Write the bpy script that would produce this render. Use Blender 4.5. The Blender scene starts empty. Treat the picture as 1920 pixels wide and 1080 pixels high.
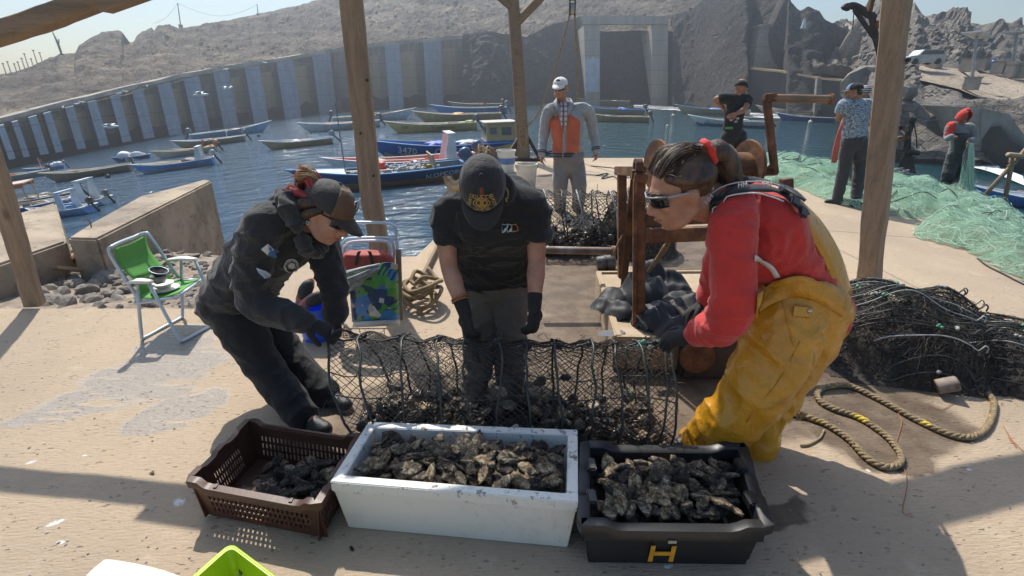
import bpy, bmesh, math, random
import numpy as np
from mathutils import Vector, Matrix, Quaternion, noise
random.seed(7)
SC = bpy.context.scene
COL = SC.collection
R = math.radians
V = Vector
# ---------------------------------------------------------------- camera, sky, sun, exposure
CAMZ, PITCH, FPX = 1.6, R(21.5), 950.0
cd = bpy.data.cameras.new('camera'); cam = bpy.data.objects.new('camera', cd); COL.objects.link(cam)
cd.sensor_width = 36; cd.lens = 36 * FPX / 1920; cd.clip_start = 0.05; cd.clip_end = 4000
cam.location = (0, 0, CAMZ); cam.rotation_euler = (R(90) - PITCH, 0, 0)
SC.camera = cam
SUN_AZ, SUN_EL = R(24), R(54)          # azimuth to the left of +Y
SUNV = V((-math.sin(SUN_AZ) * math.cos(SUN_EL), math.cos(SUN_AZ) * math.cos(SUN_EL), math.sin(SUN_EL)))
w = bpy.data.worlds.new('World'); SC.world = w; w.use_nodes = True
nt = w.node_tree; bg = nt.nodes['Background']
sky = nt.nodes.new('ShaderNodeTexSky'); sky.sky_type = 'NISHITA'; sky.sun_disc = False
sky.sun_elevation = SUN_EL; sky.sun_rotation = -SUN_AZ
sky.air_density = 1.3; sky.dust_density = 0.9; sky.ozone_density = 4.0
nt.links.new(sky.outputs[0], bg.inputs[0]); bg.inputs[1].default_value = 0.095
sl = bpy.data.lights.new('sun', 'SUN'); sl.energy = 4.8; sl.angle = R(0.55); sl.color = (1.0, 0.94, 0.84)
so = bpy.data.objects.new('sun', sl); COL.objects.link(so)
so.rotation_euler = SUNV.to_track_quat('Z', 'Y').to_euler()
SC.view_settings.view_transform = 'Standard'; SC.view_settings.look = 'None'
SC.view_settings.exposure = 0.5; SC.view_settings.gamma = 1.0
SC.cycles.max_bounces = 8; SC.cycles.transparent_max_bounces = 24
SC.cycles.volume_bounces = 0; SC.cycles.caustics_reflective = False; SC.cycles.caustics_refractive = False
SC.cycles.use_denoising = True

# ---------------------------------------------------------------- geometry of the place
SP, CP = math.sin(PITCH), math.cos(PITCH)
def ray(px, py):
    u, v = (px - 960) / FPX, (py - 540) / FPX
    return V((u, CP - v * SP, -(SP + v * CP)))
def W(px, py, Y):                       # the point of that line of sight at distance Y
    d = ray(px, py); return V((0, 0, CAMZ)) + d * (Y / d.y)
def Z(px, py, z):                       # ... at height z
    d = ray(px, py); return V((0, 0, CAMZ)) + d * ((z - CAMZ) / d.z)
def dock_z(x): return -0.085 * max(0.0, x - 3.2)
def water_z(x, y):
    r = math.hypot(x, y) + 1e-6
    return -2.4 - (0.115 if x < 0 else 0.03) * x * x / r
def D(px, py):                          # on the dock
    p = Z(px, py, 0)
    for _ in range(12): p = Z(px, py, dock_z(p.x))
    return p
def S(px, py):                          # on the water
    d = ray(px, py); p = Z(px, py, -2.4)
    for _ in range(60):
        k = (water_z(p.x, p.y) - CAMZ) / d.z
        p = p.lerp(V((0, 0, CAMZ)) + d * k, 0.5)
    return p
def lerp(a, b, t): return a + (b - a) * t
def pl(tab, x):                         # piecewise-linear lookup
    if x <= tab[0][0]: return tab[0][1]
    for (a, fa), (b, fb) in zip(tab, tab[1:]):
        if x <= b: return fa + (fb - fa) * (x - a) / (b - a)
    return tab[-1][1]
def smooth(a, b, x):
    t = min(1, max(0, (x - a) / (b - a))); return t * t * (3 - 2 * t)
def fbm(p, o=4): return noise.fractal(p, 1.0, 2.0, o)

# ---------------------------------------------------------------- objects
def tag(o, label=None, cat=None, group=None, kind=None):
    if label: o['label'] = label
    if cat: o['category'] = cat
    if group: o['group'] = group
    if kind: o['kind'] = kind
    return o
def thing(name, label, cat, loc=(0, 0, 0), group=None, rz=0):
    o = bpy.data.objects.new(name, None); COL.objects.link(o); o.empty_display_size = 0.1
    o.location = loc; o.rotation_euler = (0, 0, rz)
    return tag(o, label, cat, group)
def worg(o):                            # world origin of an unrotated chain
    p = V((0, 0, 0))
    while o is not None: p += o.location; o = o.parent
    return p
def dup(root, loc=None, rot=None, label=None, group=None):
    r = root.copy(); COL.objects.link(r)
    if loc is not None: r.location = loc
    if rot is not None: r.rotation_euler = rot
    if label: r['label'] = label
    if group: r['group'] = group
    for ch in list(root.children):
        c = ch.copy(); COL.objects.link(c); c.parent = r
        for g in ch.children:
            d = g.copy(); COL.objects.link(d); d.parent = c
    return r
def frame_of(d, up=V((0, 0, 1))):
    d = d.normalized()
    if abs(d.dot(up)) > 0.98: up = V((0, 1, 0)) if abs(d.y) < 0.9 else V((1, 0, 0))
    a = d.cross(up).normalized(); return a, a.cross(d).normalized(), d
def catmull(pts, n=6):
    P = [V(p) for p in pts]
    if len(P) < 3: return [P[0].lerp(P[-1], i / n) for i in range(n + 1)]
    Q = [P[0] * 2 - P[1]] + P + [P[-1] * 2 - P[-2]]; out = []
    for i in range(1, len(Q) - 2):
        a, b, c, d = Q[i - 1:i + 3]
        for k in range(n):
            t = k / n
            out.append(0.5 * ((2 * b) + (c - a) * t + (2 * a - 5 * b + 4 * c - d) * t * t + (3 * b - a - 3 * c + d) * t ** 3))
    return out + [P[-1]]
def interp(vals, n):                    # values resampled like catmull()
    out = []
    if len(vals) == 2: return [lerp(vals[0], vals[1], i / n) for i in range(n + 1)]
    for a, b in zip(vals, vals[1:]): out += [lerp(a, b, k / n) for k in range(n)]
    return out + [vals[-1]]
class MB:
    def __init__(s): s.v = []; s.f = []; s.m = []; s.mi = 0
    def add(s, vs, fs):
        o = len(s.v); s.v += [tuple(v) for v in vs]; s.f += [tuple(i + o for i in f) for f in fs]; s.m += [s.mi] * len(fs); return s
    def box(s, c, size, M=None, taper=1.0):
        c = V(c); hx, hy, hz = [q / 2 for q in size]; vs = []
        for z in (-1, 1):
            k = taper if z > 0 else 1
            for x, y in ((-1, -1), (1, -1), (1, 1), (-1, 1)):
                p = V((x * hx * k, y * hy * k, z * hz)); vs.append(c + (M @ p if M else p))
        return s.add(vs, [(3, 2, 1, 0), (4, 5, 6, 7), (0, 1, 5, 4), (1, 2, 6, 5), (2, 3, 7, 6), (3, 0, 4, 7)])
    def beam(s, p0, p1, w, h, up=V((0, 0, 1)), w1=None, h1=None):
        p0, p1 = V(p0), V(p1); a, b, d = frame_of(p1 - p0, up); vs = []
        for p, ww, hh in ((p0, w, h), (p1, w1 or w, h1 or h)):
            for x, y in ((-1, -1), (1, -1), (1, 1), (-1, 1)): vs.append(p + a * (x * ww / 2) + b * (y * hh / 2))
        return s.add(vs, [(0, 1, 2, 3), (7, 6, 5, 4), (4, 5, 1, 0), (5, 6, 2, 1), (6, 7, 3, 2), (7, 4, 0, 3)])
    def tube(s, pts, r, n=8, caps=True, closed=False, flat=1.0, up=V((0, 0, 1))):
        pts = [V(p) for p in pts]; N = len(pts)
        rs = r if isinstance(r, (list, tuple)) else [r] * N
        vs = []; a = None
        for i, p in enumerate(pts):
            d = (pts[(i + 1) % N] - pts[i - 1]) if closed else (pts[min(i + 1, N - 1)] - pts[max(i - 1, 0)])
            if d.length < 1e-9: d = V((0, 0, 1))
            d.normalize()
            if a is None: a, b, _ = frame_of(d, up)
            else:
                a = a - d * a.dot(d)
                a = a.normalized() if a.length > 1e-6 else frame_of(d, up)[0]
                b = a.cross(d)
            for k in range(n):
                t = 2 * math.pi * k / n; vs.append(p + a * (math.cos(t) * rs[i]) + b * (math.sin(t) * rs[i] * flat))
        fs = []
        for i in range(N if closed else N - 1):
            j = (i + 1) % N
            for k in range(n): fs.append((i * n + k, i * n + (k + 1) % n, j * n + (k + 1) % n, j * n + k))
        if caps and not closed: fs += [tuple(range(n - 1, -1, -1)), tuple((N - 1) * n + k for k in range(n))]
        return s.add(vs, fs)
    def cyl(s, p0, p1, r0, r1=None, n=16): return s.tube([p0, p1], [r0, r0 if r1 is None else r1], n)
    def blob(s, c, r, M=None, seg=12, ring=8):
        c = V(c); r = (r, r, r) if isinstance(r, (int, float)) else r; vs = [];
        for i in range(1, ring):
            th = math.pi * i / ring
            for k in range(seg):
                ph = 2 * math.pi * k / seg; p = V((math.sin(th) * math.cos(ph) * r[0], math.sin(th) * math.sin(ph) * r[1], math.cos(th) * r[2]))
                vs.append(c + (M @ p if M else p))
        t = V((0, 0, r[2])); vs += [c + (M @ t if M else t), c - (M @ t if M else t)]; T = len(vs) - 2; fs = []
        for i in range(ring - 2):
            for k in range(seg): fs.append((i * seg + k, (i + 1) * seg + k, (i + 1) * seg + (k + 1) % seg, i * seg + (k + 1) % seg))
        for k in range(seg):
            fs += [(T, k, (k + 1) % seg), (T + 1, (ring - 2) * seg + (k + 1) % seg, (ring - 2) * seg + k)]
        return s.add(vs, fs)
    def limb(s, pts, rad, n=5, seg=12, flat=1.0, up=V((0, 0, 1))):
        P = catmull(pts, n); r = interp(rad, n); d0 = (P[0] - P[1]).normalized(); d1 = (P[-1] - P[-2]).normalized()
        A, B = [], []
        for q in (0.35, 0.7, 0.93): B.append((P[-1] + d1 * r[-1] * q, r[-1] * math.sqrt(1 - q * q)))
        for q in (0.93, 0.7, 0.35): A.append((P[0] + d0 * r[0] * q, r[0] * math.sqrt(1 - q * q)))
        return s.tube([a[0] for a in A] + P + [b[0] for b in B], [a[1] for a in A] + r + [b[1] for b in B], seg, flat=flat, up=up)
    def lathe(s, prof, n=24, M=None, c=(0, 0, 0)):
        c = V(c); vs = []; fs = []
        for r, z in prof:
            for k in range(n):
                t = 2 * math.pi * k / n; p = V((r * math.cos(t), r * math.sin(t), z)); vs.append(c + (M @ p if M else p))
        for i in range(len(prof) - 1):
            for k in range(n): fs.append((i * n + k, i * n + (k + 1) % n, (i + 1) * n + (k + 1) % n, (i + 1) * n + k))
        return s.add(vs, fs)
    def grid(s, rows):
        n = len(rows[0]); vs = [p for r in rows for p in r]; fs = []
        for i in range(len(rows) - 1):
            for k in range(n - 1): fs.append((i * n + k, i * n + k + 1, (i + 1) * n + k + 1, (i + 1) * n + k))
        return s.add(vs, fs)
    def sheet(s, rows, th):             # a grid with thickness
        n = len(rows[0]); m = len(rows); nor = []
        for i in range(m):
            q = []
            for k in range(n):
                du = V(rows[i][min(k + 1, n - 1)]) - V(rows[i][max(k - 1, 0)]); dv = V(rows[min(i + 1, m - 1)][k]) - V(rows[max(i - 1, 0)][k])
                c = du.cross(dv); q.append(V(rows[i][k]) - (c.normalized() if c.length > 1e-12 else V((0, 0, 1))) * th)
            nor.append(q)
        vs = [p for r in rows for p in r] + [p for r in nor for p in r]; o = n * m; fs = []
        for i in range(m - 1):
            for k in range(n - 1):
                a, b, c, d = i * n + k, i * n + k + 1, (i + 1) * n + k + 1, (i + 1) * n + k
                fs += [(a, b, c, d), (d + o, c + o, b + o, a + o)]
        for k in range(n - 1):
            fs += [(k + 1, k, k + o, k + 1 + o), ((m - 1) * n + k, (m - 1) * n + k + 1, (m - 1) * n + k + 1 + o, (m - 1) * n + k + o)]
        for i in range(m - 1):
            fs += [(i * n, (i + 1) * n, (i + 1) * n + o, i * n + o), ((i + 1) * n + n - 1, i * n + n - 1, i * n + n - 1 + o, (i + 1) * n + n - 1 + o)]
        return s.add(vs, fs)
    def prism(s, poly, th, o, ax, ay):  # outline (x, y) in the plane o, ax, ay, thickness along the normal
        o, ax, ay = V(o), V(ax).normalized(), V(ay).normalized(); nrm = ax.cross(ay); n = len(poly)
        vs = [o + ax * x + ay * y for x, y in poly] + [o + ax * x + ay * y + nrm * th for x, y in poly]
        return s.add(vs, [tuple(range(n - 1, -1, -1)), tuple(range(n, 2 * n))] + [(i, (i + 1) % n, (i + 1) % n + n, i + n) for i in range(n)])
    def build(s, name, mats, parent=None, local=False, smooth=False, bevel=0, ang=None):
        me = bpy.data.meshes.new(name); off = V((0, 0, 0)) if (parent is None or local) else worg(parent)
        me.from_pydata([(v[0] - off.x, v[1] - off.y, v[2] - off.z) for v in s.v], [], s.f)
        for m in (mats if isinstance(mats, (list, tuple)) else [mats]): me.materials.append(m)
        if any(s.m): me.polygons.foreach_set('material_index', s.m)
        bm = bmesh.new(); bm.from_mesh(me)
        if len(s.f) < 60000: bmesh.ops.recalc_face_normals(bm, faces=bm.faces)
        if bevel: bmesh.ops.bevel(bm, geom=[e for e in bm.edges if e.is_manifold and e.calc_face_angle(0) > 0.5], offset=bevel, segments=2, affect='EDGES', clamp_overlap=True)
        bm.to_mesh(me); bm.free()
        if smooth or ang:
            me.polygons.foreach_set('use_smooth', [True] * len(me.polygons))
            if ang: me.set_sharp_from_angle(angle=R(ang))
        me.update()
        o = bpy.data.objects.new(name, me); COL.objects.link(o)
        if parent is not None: o.parent = parent
        return o
def recenter(o, p):                     # move a top-level mesh's origin to p
    p = V(p); o.data.transform(Matrix.Translation(-p)); o.location = p; return o
def remesh(mb, name, mats, parent=None, voxel=0.012, it=6, disp=None, fac=0.5):
    """one continuous surface over overlapping closed shapes"""
    me = bpy.data.meshes.new('tmp'); off = V((0, 0, 0)) if parent is None else worg(parent)
    me.from_pydata([(v[0] - off.x, v[1] - off.y, v[2] - off.z) for v in mb.v], [], mb.f)
    bm = bmesh.new(); bm.from_mesh(me); bmesh.ops.recalc_face_normals(bm, faces=bm.faces); bm.to_mesh(me); bm.free()
    o = bpy.data.objects.new(name, me); COL.objects.link(o)
    m = o.modifiers.new('r', 'REMESH'); m.mode = 'VOXEL'; m.voxel_size = voxel
    if it: m = o.modifiers.new('s', 'SMOOTH'); m.factor = fac; m.iterations = it
    dg = bpy.context.evaluated_depsgraph_get(); ev = o.evaluated_get(dg); nm = bpy.data.meshes.new_from_object(ev, depsgraph=dg)
    o.modifiers.clear(); o.data = nm; nm.name = name; bpy.data.meshes.remove(me)
    if disp:
        n = len(nm.vertices); co = np.empty(n * 3); nm.vertices.foreach_get('co', co); co = co.reshape(-1, 3)
        no = np.array([v.normal[:] for v in nm.vertices])
        dd = np.array([disp(V(c) + off, V(q)) for c, q in zip(co, no)])
        nm.vertices.foreach_set('co', (co + no * dd[:, None]).ravel())
    nm.materials.clear()
    for q in (mats if isinstance(mats, (list, tuple)) else [mats]): nm.materials.append(q)
    nm.polygons.foreach_set('use_smooth', [True] * len(nm.polygons)); nm.update()
    if parent is not None: o.parent = parent
    return o
def text(s, name, mat, parent, loc, right, up, size, th=0.002, local=False):
    c = bpy.data.curves.new(name, 'FONT'); c.body = s; c.size = size; c.extrude = th; c.align_x = 'CENTER'; c.align_y = 'CENTER'
    o = bpy.data.objects.new('tmp', c); COL.objects.link(o); dg = bpy.context.evaluated_depsgraph_get()
    me = bpy.data.meshes.new_from_object(o.evaluated_get(dg), depsgraph=dg); bpy.data.objects.remove(o); bpy.data.curves.remove(c)
    me.materials.clear(); me.materials.append(mat); me.name = name; o = bpy.data.objects.new(name, me); COL.objects.link(o); o.parent = parent
    x = V(right).normalized(); y = V(up); y = (y - x * y.dot(x)).normalized(); z = x.cross(y)
    M = Matrix((x, y, z)).transposed().to_4x4(); M.translation = V(loc) - (V((0, 0, 0)) if local or parent is None else worg(parent))
    o.matrix_local = M; return o

# ---------------------------------------------------------------- materials
class NT:
    def __init__(s, name):
        s.mat = bpy.data.materials.new(name); s.mat.use_nodes = True; s.t = s.mat.node_tree
        s.b = s.t.nodes['Principled BSDF']; s.out = s.t.nodes['Material Output']
        s.tc = s.n('ShaderNodeTexCoord'); s.P = s.tc.outputs['Object']
    def n(s, t, **kw):
        q = s.t.nodes.new(t)
        for k, v in kw.items(): setattr(q, k, v)
        return q
    def l(s, a, b): s.t.links.new(a, b)
    def put(s, sock, v):
        if isinstance(v, bpy.types.NodeSocket): s.l(v, sock)
        elif isinstance(v, (tuple, list)) and len(v) == 3 and sock.type == 'RGBA': sock.default_value = (*v, 1)
        else: sock.default_value = v
    def m(s, op, a, b=0.0, c=None, clamp=False):
        q = s.n('ShaderNodeMath', operation=op, use_clamp=clamp); s.put(q.inputs[0], a); s.put(q.inputs[1], b)
        if c is not None: s.put(q.inputs[2], c)
        return q.outputs[0]
    def vm(s, op, a, b=None):
        q = s.n('ShaderNodeVectorMath', operation=op); s.put(q.inputs[0], a)
        if b is not None: s.put(q.inputs[1], b)
        return q.outputs['Value'] if op in ('LENGTH', 'DISTANCE', 'DOT_PRODUCT') else q.outputs[0]
    def noise(s, sc, det=4, rough=0.55, vec=None, dist=0.0):
        q = s.n('ShaderNodeTexNoise'); s.put(q.inputs['Vector'], vec if vec is not None else s.P)
        q.inputs['Scale'].default_value = sc; q.inputs['Detail'].default_value = det; q.inputs['Roughness'].default_value = rough; q.inputs['Distortion'].default_value = dist
        return q.outputs['Fac']
    def vor(s, sc, vec=None, feature='F1', out='Distance'):
        q = s.n('ShaderNodeTexVoronoi', feature=feature); s.put(q.inputs['Vector'], vec if vec is not None else s.P); q.inputs['Scale'].default_value = sc
        return q.outputs[out]
    def map(s, scale=(1, 1, 1), rot=(0, 0, 0), loc=(0, 0, 0), vec=None):
        q = s.n('ShaderNodeMapping'); s.put(q.inputs['Vector'], vec if vec is not None else s.P)
        q.inputs['Scale'].default_value = scale; q.inputs['Rotation'].default_value = rot; q.inputs['Location'].default_value = loc; return q.outputs[0]
    def ramp(s, f, stops):
        q = s.n('ShaderNodeValToRGB'); s.put(q.inputs[0], f); e = q.color_ramp.elements
        while len(e) < len(stops): e.new(0.5)
        for el, (p, c) in zip(e, stops): el.position = p; el.color = (*c, 1) if len(c) == 3 else c
        return q.outputs[0]
    def step(s, f, a, b):
        q = s.n('ShaderNodeMapRange', interpolation_type='SMOOTHSTEP'); s.put(q.inputs[0], f); q.inputs[1].default_value = a; q.inputs[2].default_value = b; return q.outputs[0]
    def mix(s, f, a, b, mode='MIX'):
        q = s.n('ShaderNodeMix', data_type='RGBA', blend_type=mode); s.put(q.inputs[0], f); s.put(q.inputs[6], a); s.put(q.inputs[7], b); return q.outputs[2]
    def bump(s, h, st=0.3, dist=0.01, prev=None):
        q = s.n('ShaderNodeBump'); s.put(q.inputs['Height'], h); s.put(q.inputs['Strength'], st); q.inputs['Distance'].default_value = dist
        if prev is not None: s.l(prev, q.inputs['Normal'])
        return q.outputs[0]
    def set(s, **kw):
        for k, v in kw.items(): s.put(s.b.inputs[k.replace('_', ' ')], v)
        return s
def pm(name, c1, c2=None, sc=6.0, rough=0.7, bump=0.2, bsc=None, bd=0.004, metal=0.0, dirt=None, dsc=3.0, dth=(0.55, 0.7), stretch=(1, 1, 1), **kw):
    """plain procedural material: two tones, optional dirt patches, fine relief"""
    q = NT(name); c2 = c2 or tuple(x * 0.7 for x in c1); vec = q.map(scale=stretch)
    col = q.mix(q.step(q.noise(sc, 5, vec=vec), 0.3, 0.7), c1, c2)
    if dirt: col = q.mix(q.step(q.noise(dsc, 6, 0.65), *dth), col, dirt)
    q.set(Base_Color=col, Roughness=rough, Metallic=metal)
    for k, v in kw.items(): q.put(q.b.inputs[k.replace('_', ' ')], v)
    if bump: q.l(q.bump(q.noise(bsc or sc * 4, 6, 0.6, vec=vec), bump, bd), q.b.inputs['Normal'])
    return q.mat
# ---------------------------------------------------------------- setting: water, dock, shore, hills
def cells(q, pts, soft):
    """union of noisy ellipses (centre, radii, angle) in the ground plane"""
    wob = q.vm('SUBTRACT', q.n('ShaderNodeTexNoise').outputs['Color'], (0.5, 0.5, 0.5))
    nn = wob.node.inputs[0].links[0].from_node; q.l(q.P, nn.inputs['Vector']); nn.inputs['Scale'].default_value = 3.5; nn.inputs['Detail'].default_value = 5
    vec = q.vm('ADD', q.P, q.vm('MULTIPLY', wob, (soft, soft, 0)))
    acc = None
    for c, r, a in pts:
        mp = q.n('ShaderNodeMapping', vector_type='TEXTURE'); q.l(vec, mp.inputs[0])
        mp.inputs['Location'].default_value = (c[0], c[1], 0); mp.inputs['Rotation'].default_value = (0, 0, a); mp.inputs['Scale'].default_value = (r[0], r[1], 50)
        d = q.vm('LENGTH', mp.outputs[0]); acc = d if acc is None else q.m('MINIMUM', acc, d)
    return acc
def dock_material():
    q = NT('dock_concrete')
    st = q.map(scale=(3.5, 15, 4), rot=(0, 0, R(-38)))
    big = q.noise(0.7, 6, 0.6); mid = q.noise(5, 6, 0.65); fine = q.noise(70, 4, 0.7); line = q.noise(6, 6, 0.65, vec=st)
    pit = q.step(q.vor(30, vec=q.map(scale=(0.7, 1.6, 1), rot=(0, 0, R(-38)))), 0.27, 0.13)
    pit = q.m('MULTIPLY', pit, q.step(q.noise(7, 5, 0.7), 0.44, 0.62))
    c = q.mix(q.step(big, 0.32, 0.68), (0.47, 0.362, 0.25), (0.375, 0.29, 0.205))
    c = q.mix(q.m('MULTIPLY', q.step(line, 0.40, 0.75), 0.55), c, (0.36, 0.285, 0.21))
    c = q.mix(q.m('MULTIPLY', q.step(mid, 0.55, 0.8), 0.5), c, (0.57, 0.475, 0.36))
    c = q.mix(q.m('MULTIPLY', q.step(fine, 0.5, 0.8), 0.35), c, (0.22, 0.18, 0.14))
    c = q.mix(q.m('MULTIPLY', pit, 0.6), c, (0.17, 0.135, 0.10))
    stain = q.step(q.noise(1.6, 6, 0.7), 0.58, 0.75); c = q.mix(q.m('MULTIPLY', stain, 0.45), c, (0.27, 0.215, 0.16))
    grit = q.step(q.vor(60), 0.12, 0.06); c = q.mix(q.m('MULTIPLY', grit, q.step(q.noise(4, 4), 0.5, 0.62)), c, (0.12, 0.10, 0.085))
    g = lambda x, y: D(x, y)[:2]
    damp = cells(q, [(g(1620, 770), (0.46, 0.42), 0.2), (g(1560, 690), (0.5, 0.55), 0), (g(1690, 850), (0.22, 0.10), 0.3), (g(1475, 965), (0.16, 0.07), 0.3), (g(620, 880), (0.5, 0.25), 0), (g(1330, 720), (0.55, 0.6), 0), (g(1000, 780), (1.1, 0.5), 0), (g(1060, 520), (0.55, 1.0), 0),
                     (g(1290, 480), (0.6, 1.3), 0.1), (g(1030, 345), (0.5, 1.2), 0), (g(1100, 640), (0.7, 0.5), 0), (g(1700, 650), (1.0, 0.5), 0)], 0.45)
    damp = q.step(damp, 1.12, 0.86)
    pud = cells(q, [(g(330, 640), (0.22, 0.3), 0.5), (g(300, 690), (0.42, 0.22), 0.35), (g(230, 740), (0.42, 0.18), 0.4), (g(330, 770), (0.16, 0.24), -0.5), (g(130, 770), (0.3, 0.07), 0.5)], 0.32)
    pud = q.m('MULTIPLY', q.step(pud, 1.06, 0.90), q.step(q.noise(3.2, 5, 0.6, vec=q.map(scale=(0.8, 3.2, 1), rot=(0, 0, R(-38)))), 0.36, 0.47))
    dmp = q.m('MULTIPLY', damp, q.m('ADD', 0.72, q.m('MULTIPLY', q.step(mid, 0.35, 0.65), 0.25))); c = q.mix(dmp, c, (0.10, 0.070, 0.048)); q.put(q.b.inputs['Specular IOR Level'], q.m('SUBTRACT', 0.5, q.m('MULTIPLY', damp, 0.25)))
    c = q.mix(q.m('MULTIPLY', pud, 0.6), c, (0.36, 0.33, 0.305))
    white = cells(q, [(g(97, 982), (0.03, 0.016), 1.0), (g(57, 866), (0.022, 0.012), 0.8), (g(338, 938), (0.03, 0.02), -0.5), (g(1345, 300), (0.05, 0.2), 0), (g(110, 1020), (0.02, 0.012), 0),
                      (g(1255, 1060), (0.02, 0.012), 0), (g(1630, 880), (0.012, 0.012), 0), (g(160, 855), (0.012, 0.008), 0), (g(1830, 885), (0.012, 0.01), 0)], 0.10)
    c = q.mix(q.m('MULTIPLY', q.step(white, 1.15, 0.5), q.step(q.noise(45, 4, 0.7), 0.36, 0.52)), c, (0.70, 0.69, 0.67))
    sx = q.n('ShaderNodeSeparateXYZ'); q.l(q.P, sx.inputs[0])
    crack = q.step(q.m('ABSOLUTE', q.m('ADD', q.m('SUBTRACT', sx.outputs[1], 6.2), q.m('MULTIPLY', q.m('SUBTRACT', q.noise(3, 4), 0.5), 0.12))), 0.022, 0.008)
    crack2 = q.step(q.m('ABSOLUTE', q.m('ADD', q.m('SUBTRACT', sx.outputs[0], 3.55), q.m('MULTIPLY', q.m('SUBTRACT', q.noise(3, 4), 0.5), 0.12))), 0.018, 0.006)
    c = q.mix(q.m('MULTIPLY', q.m('MAXIMUM', crack, crack2), 0.7), c, (0.14, 0.11, 0.09))
    q.set(Base_Color=c)
    ro = q.m('SUBTRACT', 0.88, q.m('MULTIPLY', damp, 0.36)); ro = q.m('SUBTRACT', ro, q.m('MULTIPLY', pud, 0.62), clamp=True)
    q.put(q.b.inputs['Roughness'], q.m('MAXIMUM', ro, 0.14))
    h = q.m('ADD', q.m('MULTIPLY', line, 0.9), q.m('ADD', q.m('MULTIPLY', fine, 0.35), q.m('MULTIPLY', mid, 0.5))); h = q.m('SUBTRACT', h, q.m('MULTIPLY', pit, 0.8))
    h = q.m('SUBTRACT', h, q.m('MULTIPLY', crack, 0.8))
    sp = q.bump(q.m('MULTIPLY', pud, q.noise(85, 3, 0.7, vec=q.map(scale=(1, 2.2, 1), rot=(0, 0, R(-38))))), 1.0, 0.005)
    q.l(q.bump(h, 0.8, 0.012, sp), q.b.inputs['Normal'])
    return q.mat
outline = [(-16, -7), (-16, 3.66), (-2.15, 3.62), (-2.05, 4.85), (-0.98, 4.95), (-0.8, 6.2), (-0.42, 11.5), (-0.2, 12.8), (3.0, 12.85), (6.1, 12.7), (7.3, 11.6), (7.7, 9.9), (7.55, 8.3), (6.9, 6.7), (6.6, 4), (6.6, -7)]
bm = bmesh.new(); bm.faces.new([bm.verts.new((x, y, 0)) for x, y in outline])
for xx in (3.2, 4.2, 5.2, 6.2): bmesh.ops.bisect_plane(bm, geom=bm.verts[:] + bm.edges[:] + bm.faces[:], plane_co=(xx, 0, 0), plane_no=(1, 0, 0))
bmesh.ops.triangulate(bm, faces=bm.faces)
r = bmesh.ops.extrude_face_region(bm, geom=bm.faces[:]); low = [g for g in r['geom'] if isinstance(g, bmesh.types.BMVert)]
for v in bm.verts: v.co.z = dock_z(v.co.x)
for v in low: v.co.z = -4.0
bmesh.ops.recalc_face_normals(bm, faces=bm.faces)
me = bpy.data.meshes.new('dock_ground'); bm.to_mesh(me); bm.free(); me.materials.append(dock_material())
dock = bpy.data.objects.new('dock_ground', me); COL.objects.link(dock); tag(dock, kind='structure')

def water_material():
    q = NT('harbour_water')
    v1 = q.map(scale=(0.75, 1.5, 1), rot=(0, 0, R(14))); v2 = q.map(scale=(0.9, 1.8, 1), rot=(0, 0, R(-20)))
    h = q.m('ADD', q.m('MULTIPLY', q.noise(0.42, 3, 0.5, vec=v2), 1.3), q.m('ADD', q.m('MULTIPLY', q.noise(1.5, 4, 0.55, vec=v1, dist=0.6), 0.55), q.m('MULTIPLY', q.noise(4.2, 3, 0.5, vec=v2), 0.16)))
    sx = q.n('ShaderNodeSeparateXYZ'); q.l(q.P, sx.inputs[0])
    t = q.step(sx.outputs[0], -8.0, 9.0)
    q.set(Base_Color=q.mix(t, (0.026, 0.066, 0.112), (0.008, 0.048, 0.060)), Roughness=0.05, IOR=1.33)
    q.l(q.bump(q.m('ADD', h, q.m('MULTIPLY', q.noise(9.0, 3, 0.5, vec=v1), 0.10)), 1.0, 0.30), q.b.inputs['Normal'])
    return q.mat
rows = []
rr = [2.5, 3.5, 5, 7, 9, 12, 16, 20, 25, 31, 38, 46, 56, 68, 84, 104, 130, 165, 210, 280]
for r_ in rr:
    rows.append([V((math.sin(a) * r_, math.cos(a) * r_, water_z(math.sin(a) * r_, math.cos(a) * r_))) for a in [R(-110 + 220 * k / 72) for k in range(73)]])
mb = MB(); mb.grid(rows); o = mb.build('harbour_water', water_material(), smooth=True); tag(o, kind='structure')

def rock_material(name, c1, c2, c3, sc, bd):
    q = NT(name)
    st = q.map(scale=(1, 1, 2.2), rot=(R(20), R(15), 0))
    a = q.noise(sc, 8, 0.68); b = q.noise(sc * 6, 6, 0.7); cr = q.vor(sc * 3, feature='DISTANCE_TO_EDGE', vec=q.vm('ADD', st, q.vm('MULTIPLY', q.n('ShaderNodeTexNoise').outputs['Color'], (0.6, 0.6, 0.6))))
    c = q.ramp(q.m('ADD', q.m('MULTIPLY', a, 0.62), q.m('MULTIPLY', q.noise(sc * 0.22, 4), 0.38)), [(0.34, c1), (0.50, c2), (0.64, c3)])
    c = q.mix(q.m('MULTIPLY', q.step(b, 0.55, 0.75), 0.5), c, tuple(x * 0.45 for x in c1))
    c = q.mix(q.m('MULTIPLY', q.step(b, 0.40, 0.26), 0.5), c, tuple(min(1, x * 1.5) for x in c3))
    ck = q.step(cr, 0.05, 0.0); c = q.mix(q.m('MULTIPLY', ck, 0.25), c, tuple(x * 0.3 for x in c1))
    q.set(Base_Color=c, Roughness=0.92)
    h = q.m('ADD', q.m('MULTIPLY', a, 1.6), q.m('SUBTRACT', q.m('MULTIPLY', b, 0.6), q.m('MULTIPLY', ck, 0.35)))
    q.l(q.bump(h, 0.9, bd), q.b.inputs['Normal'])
    return q.mat
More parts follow.
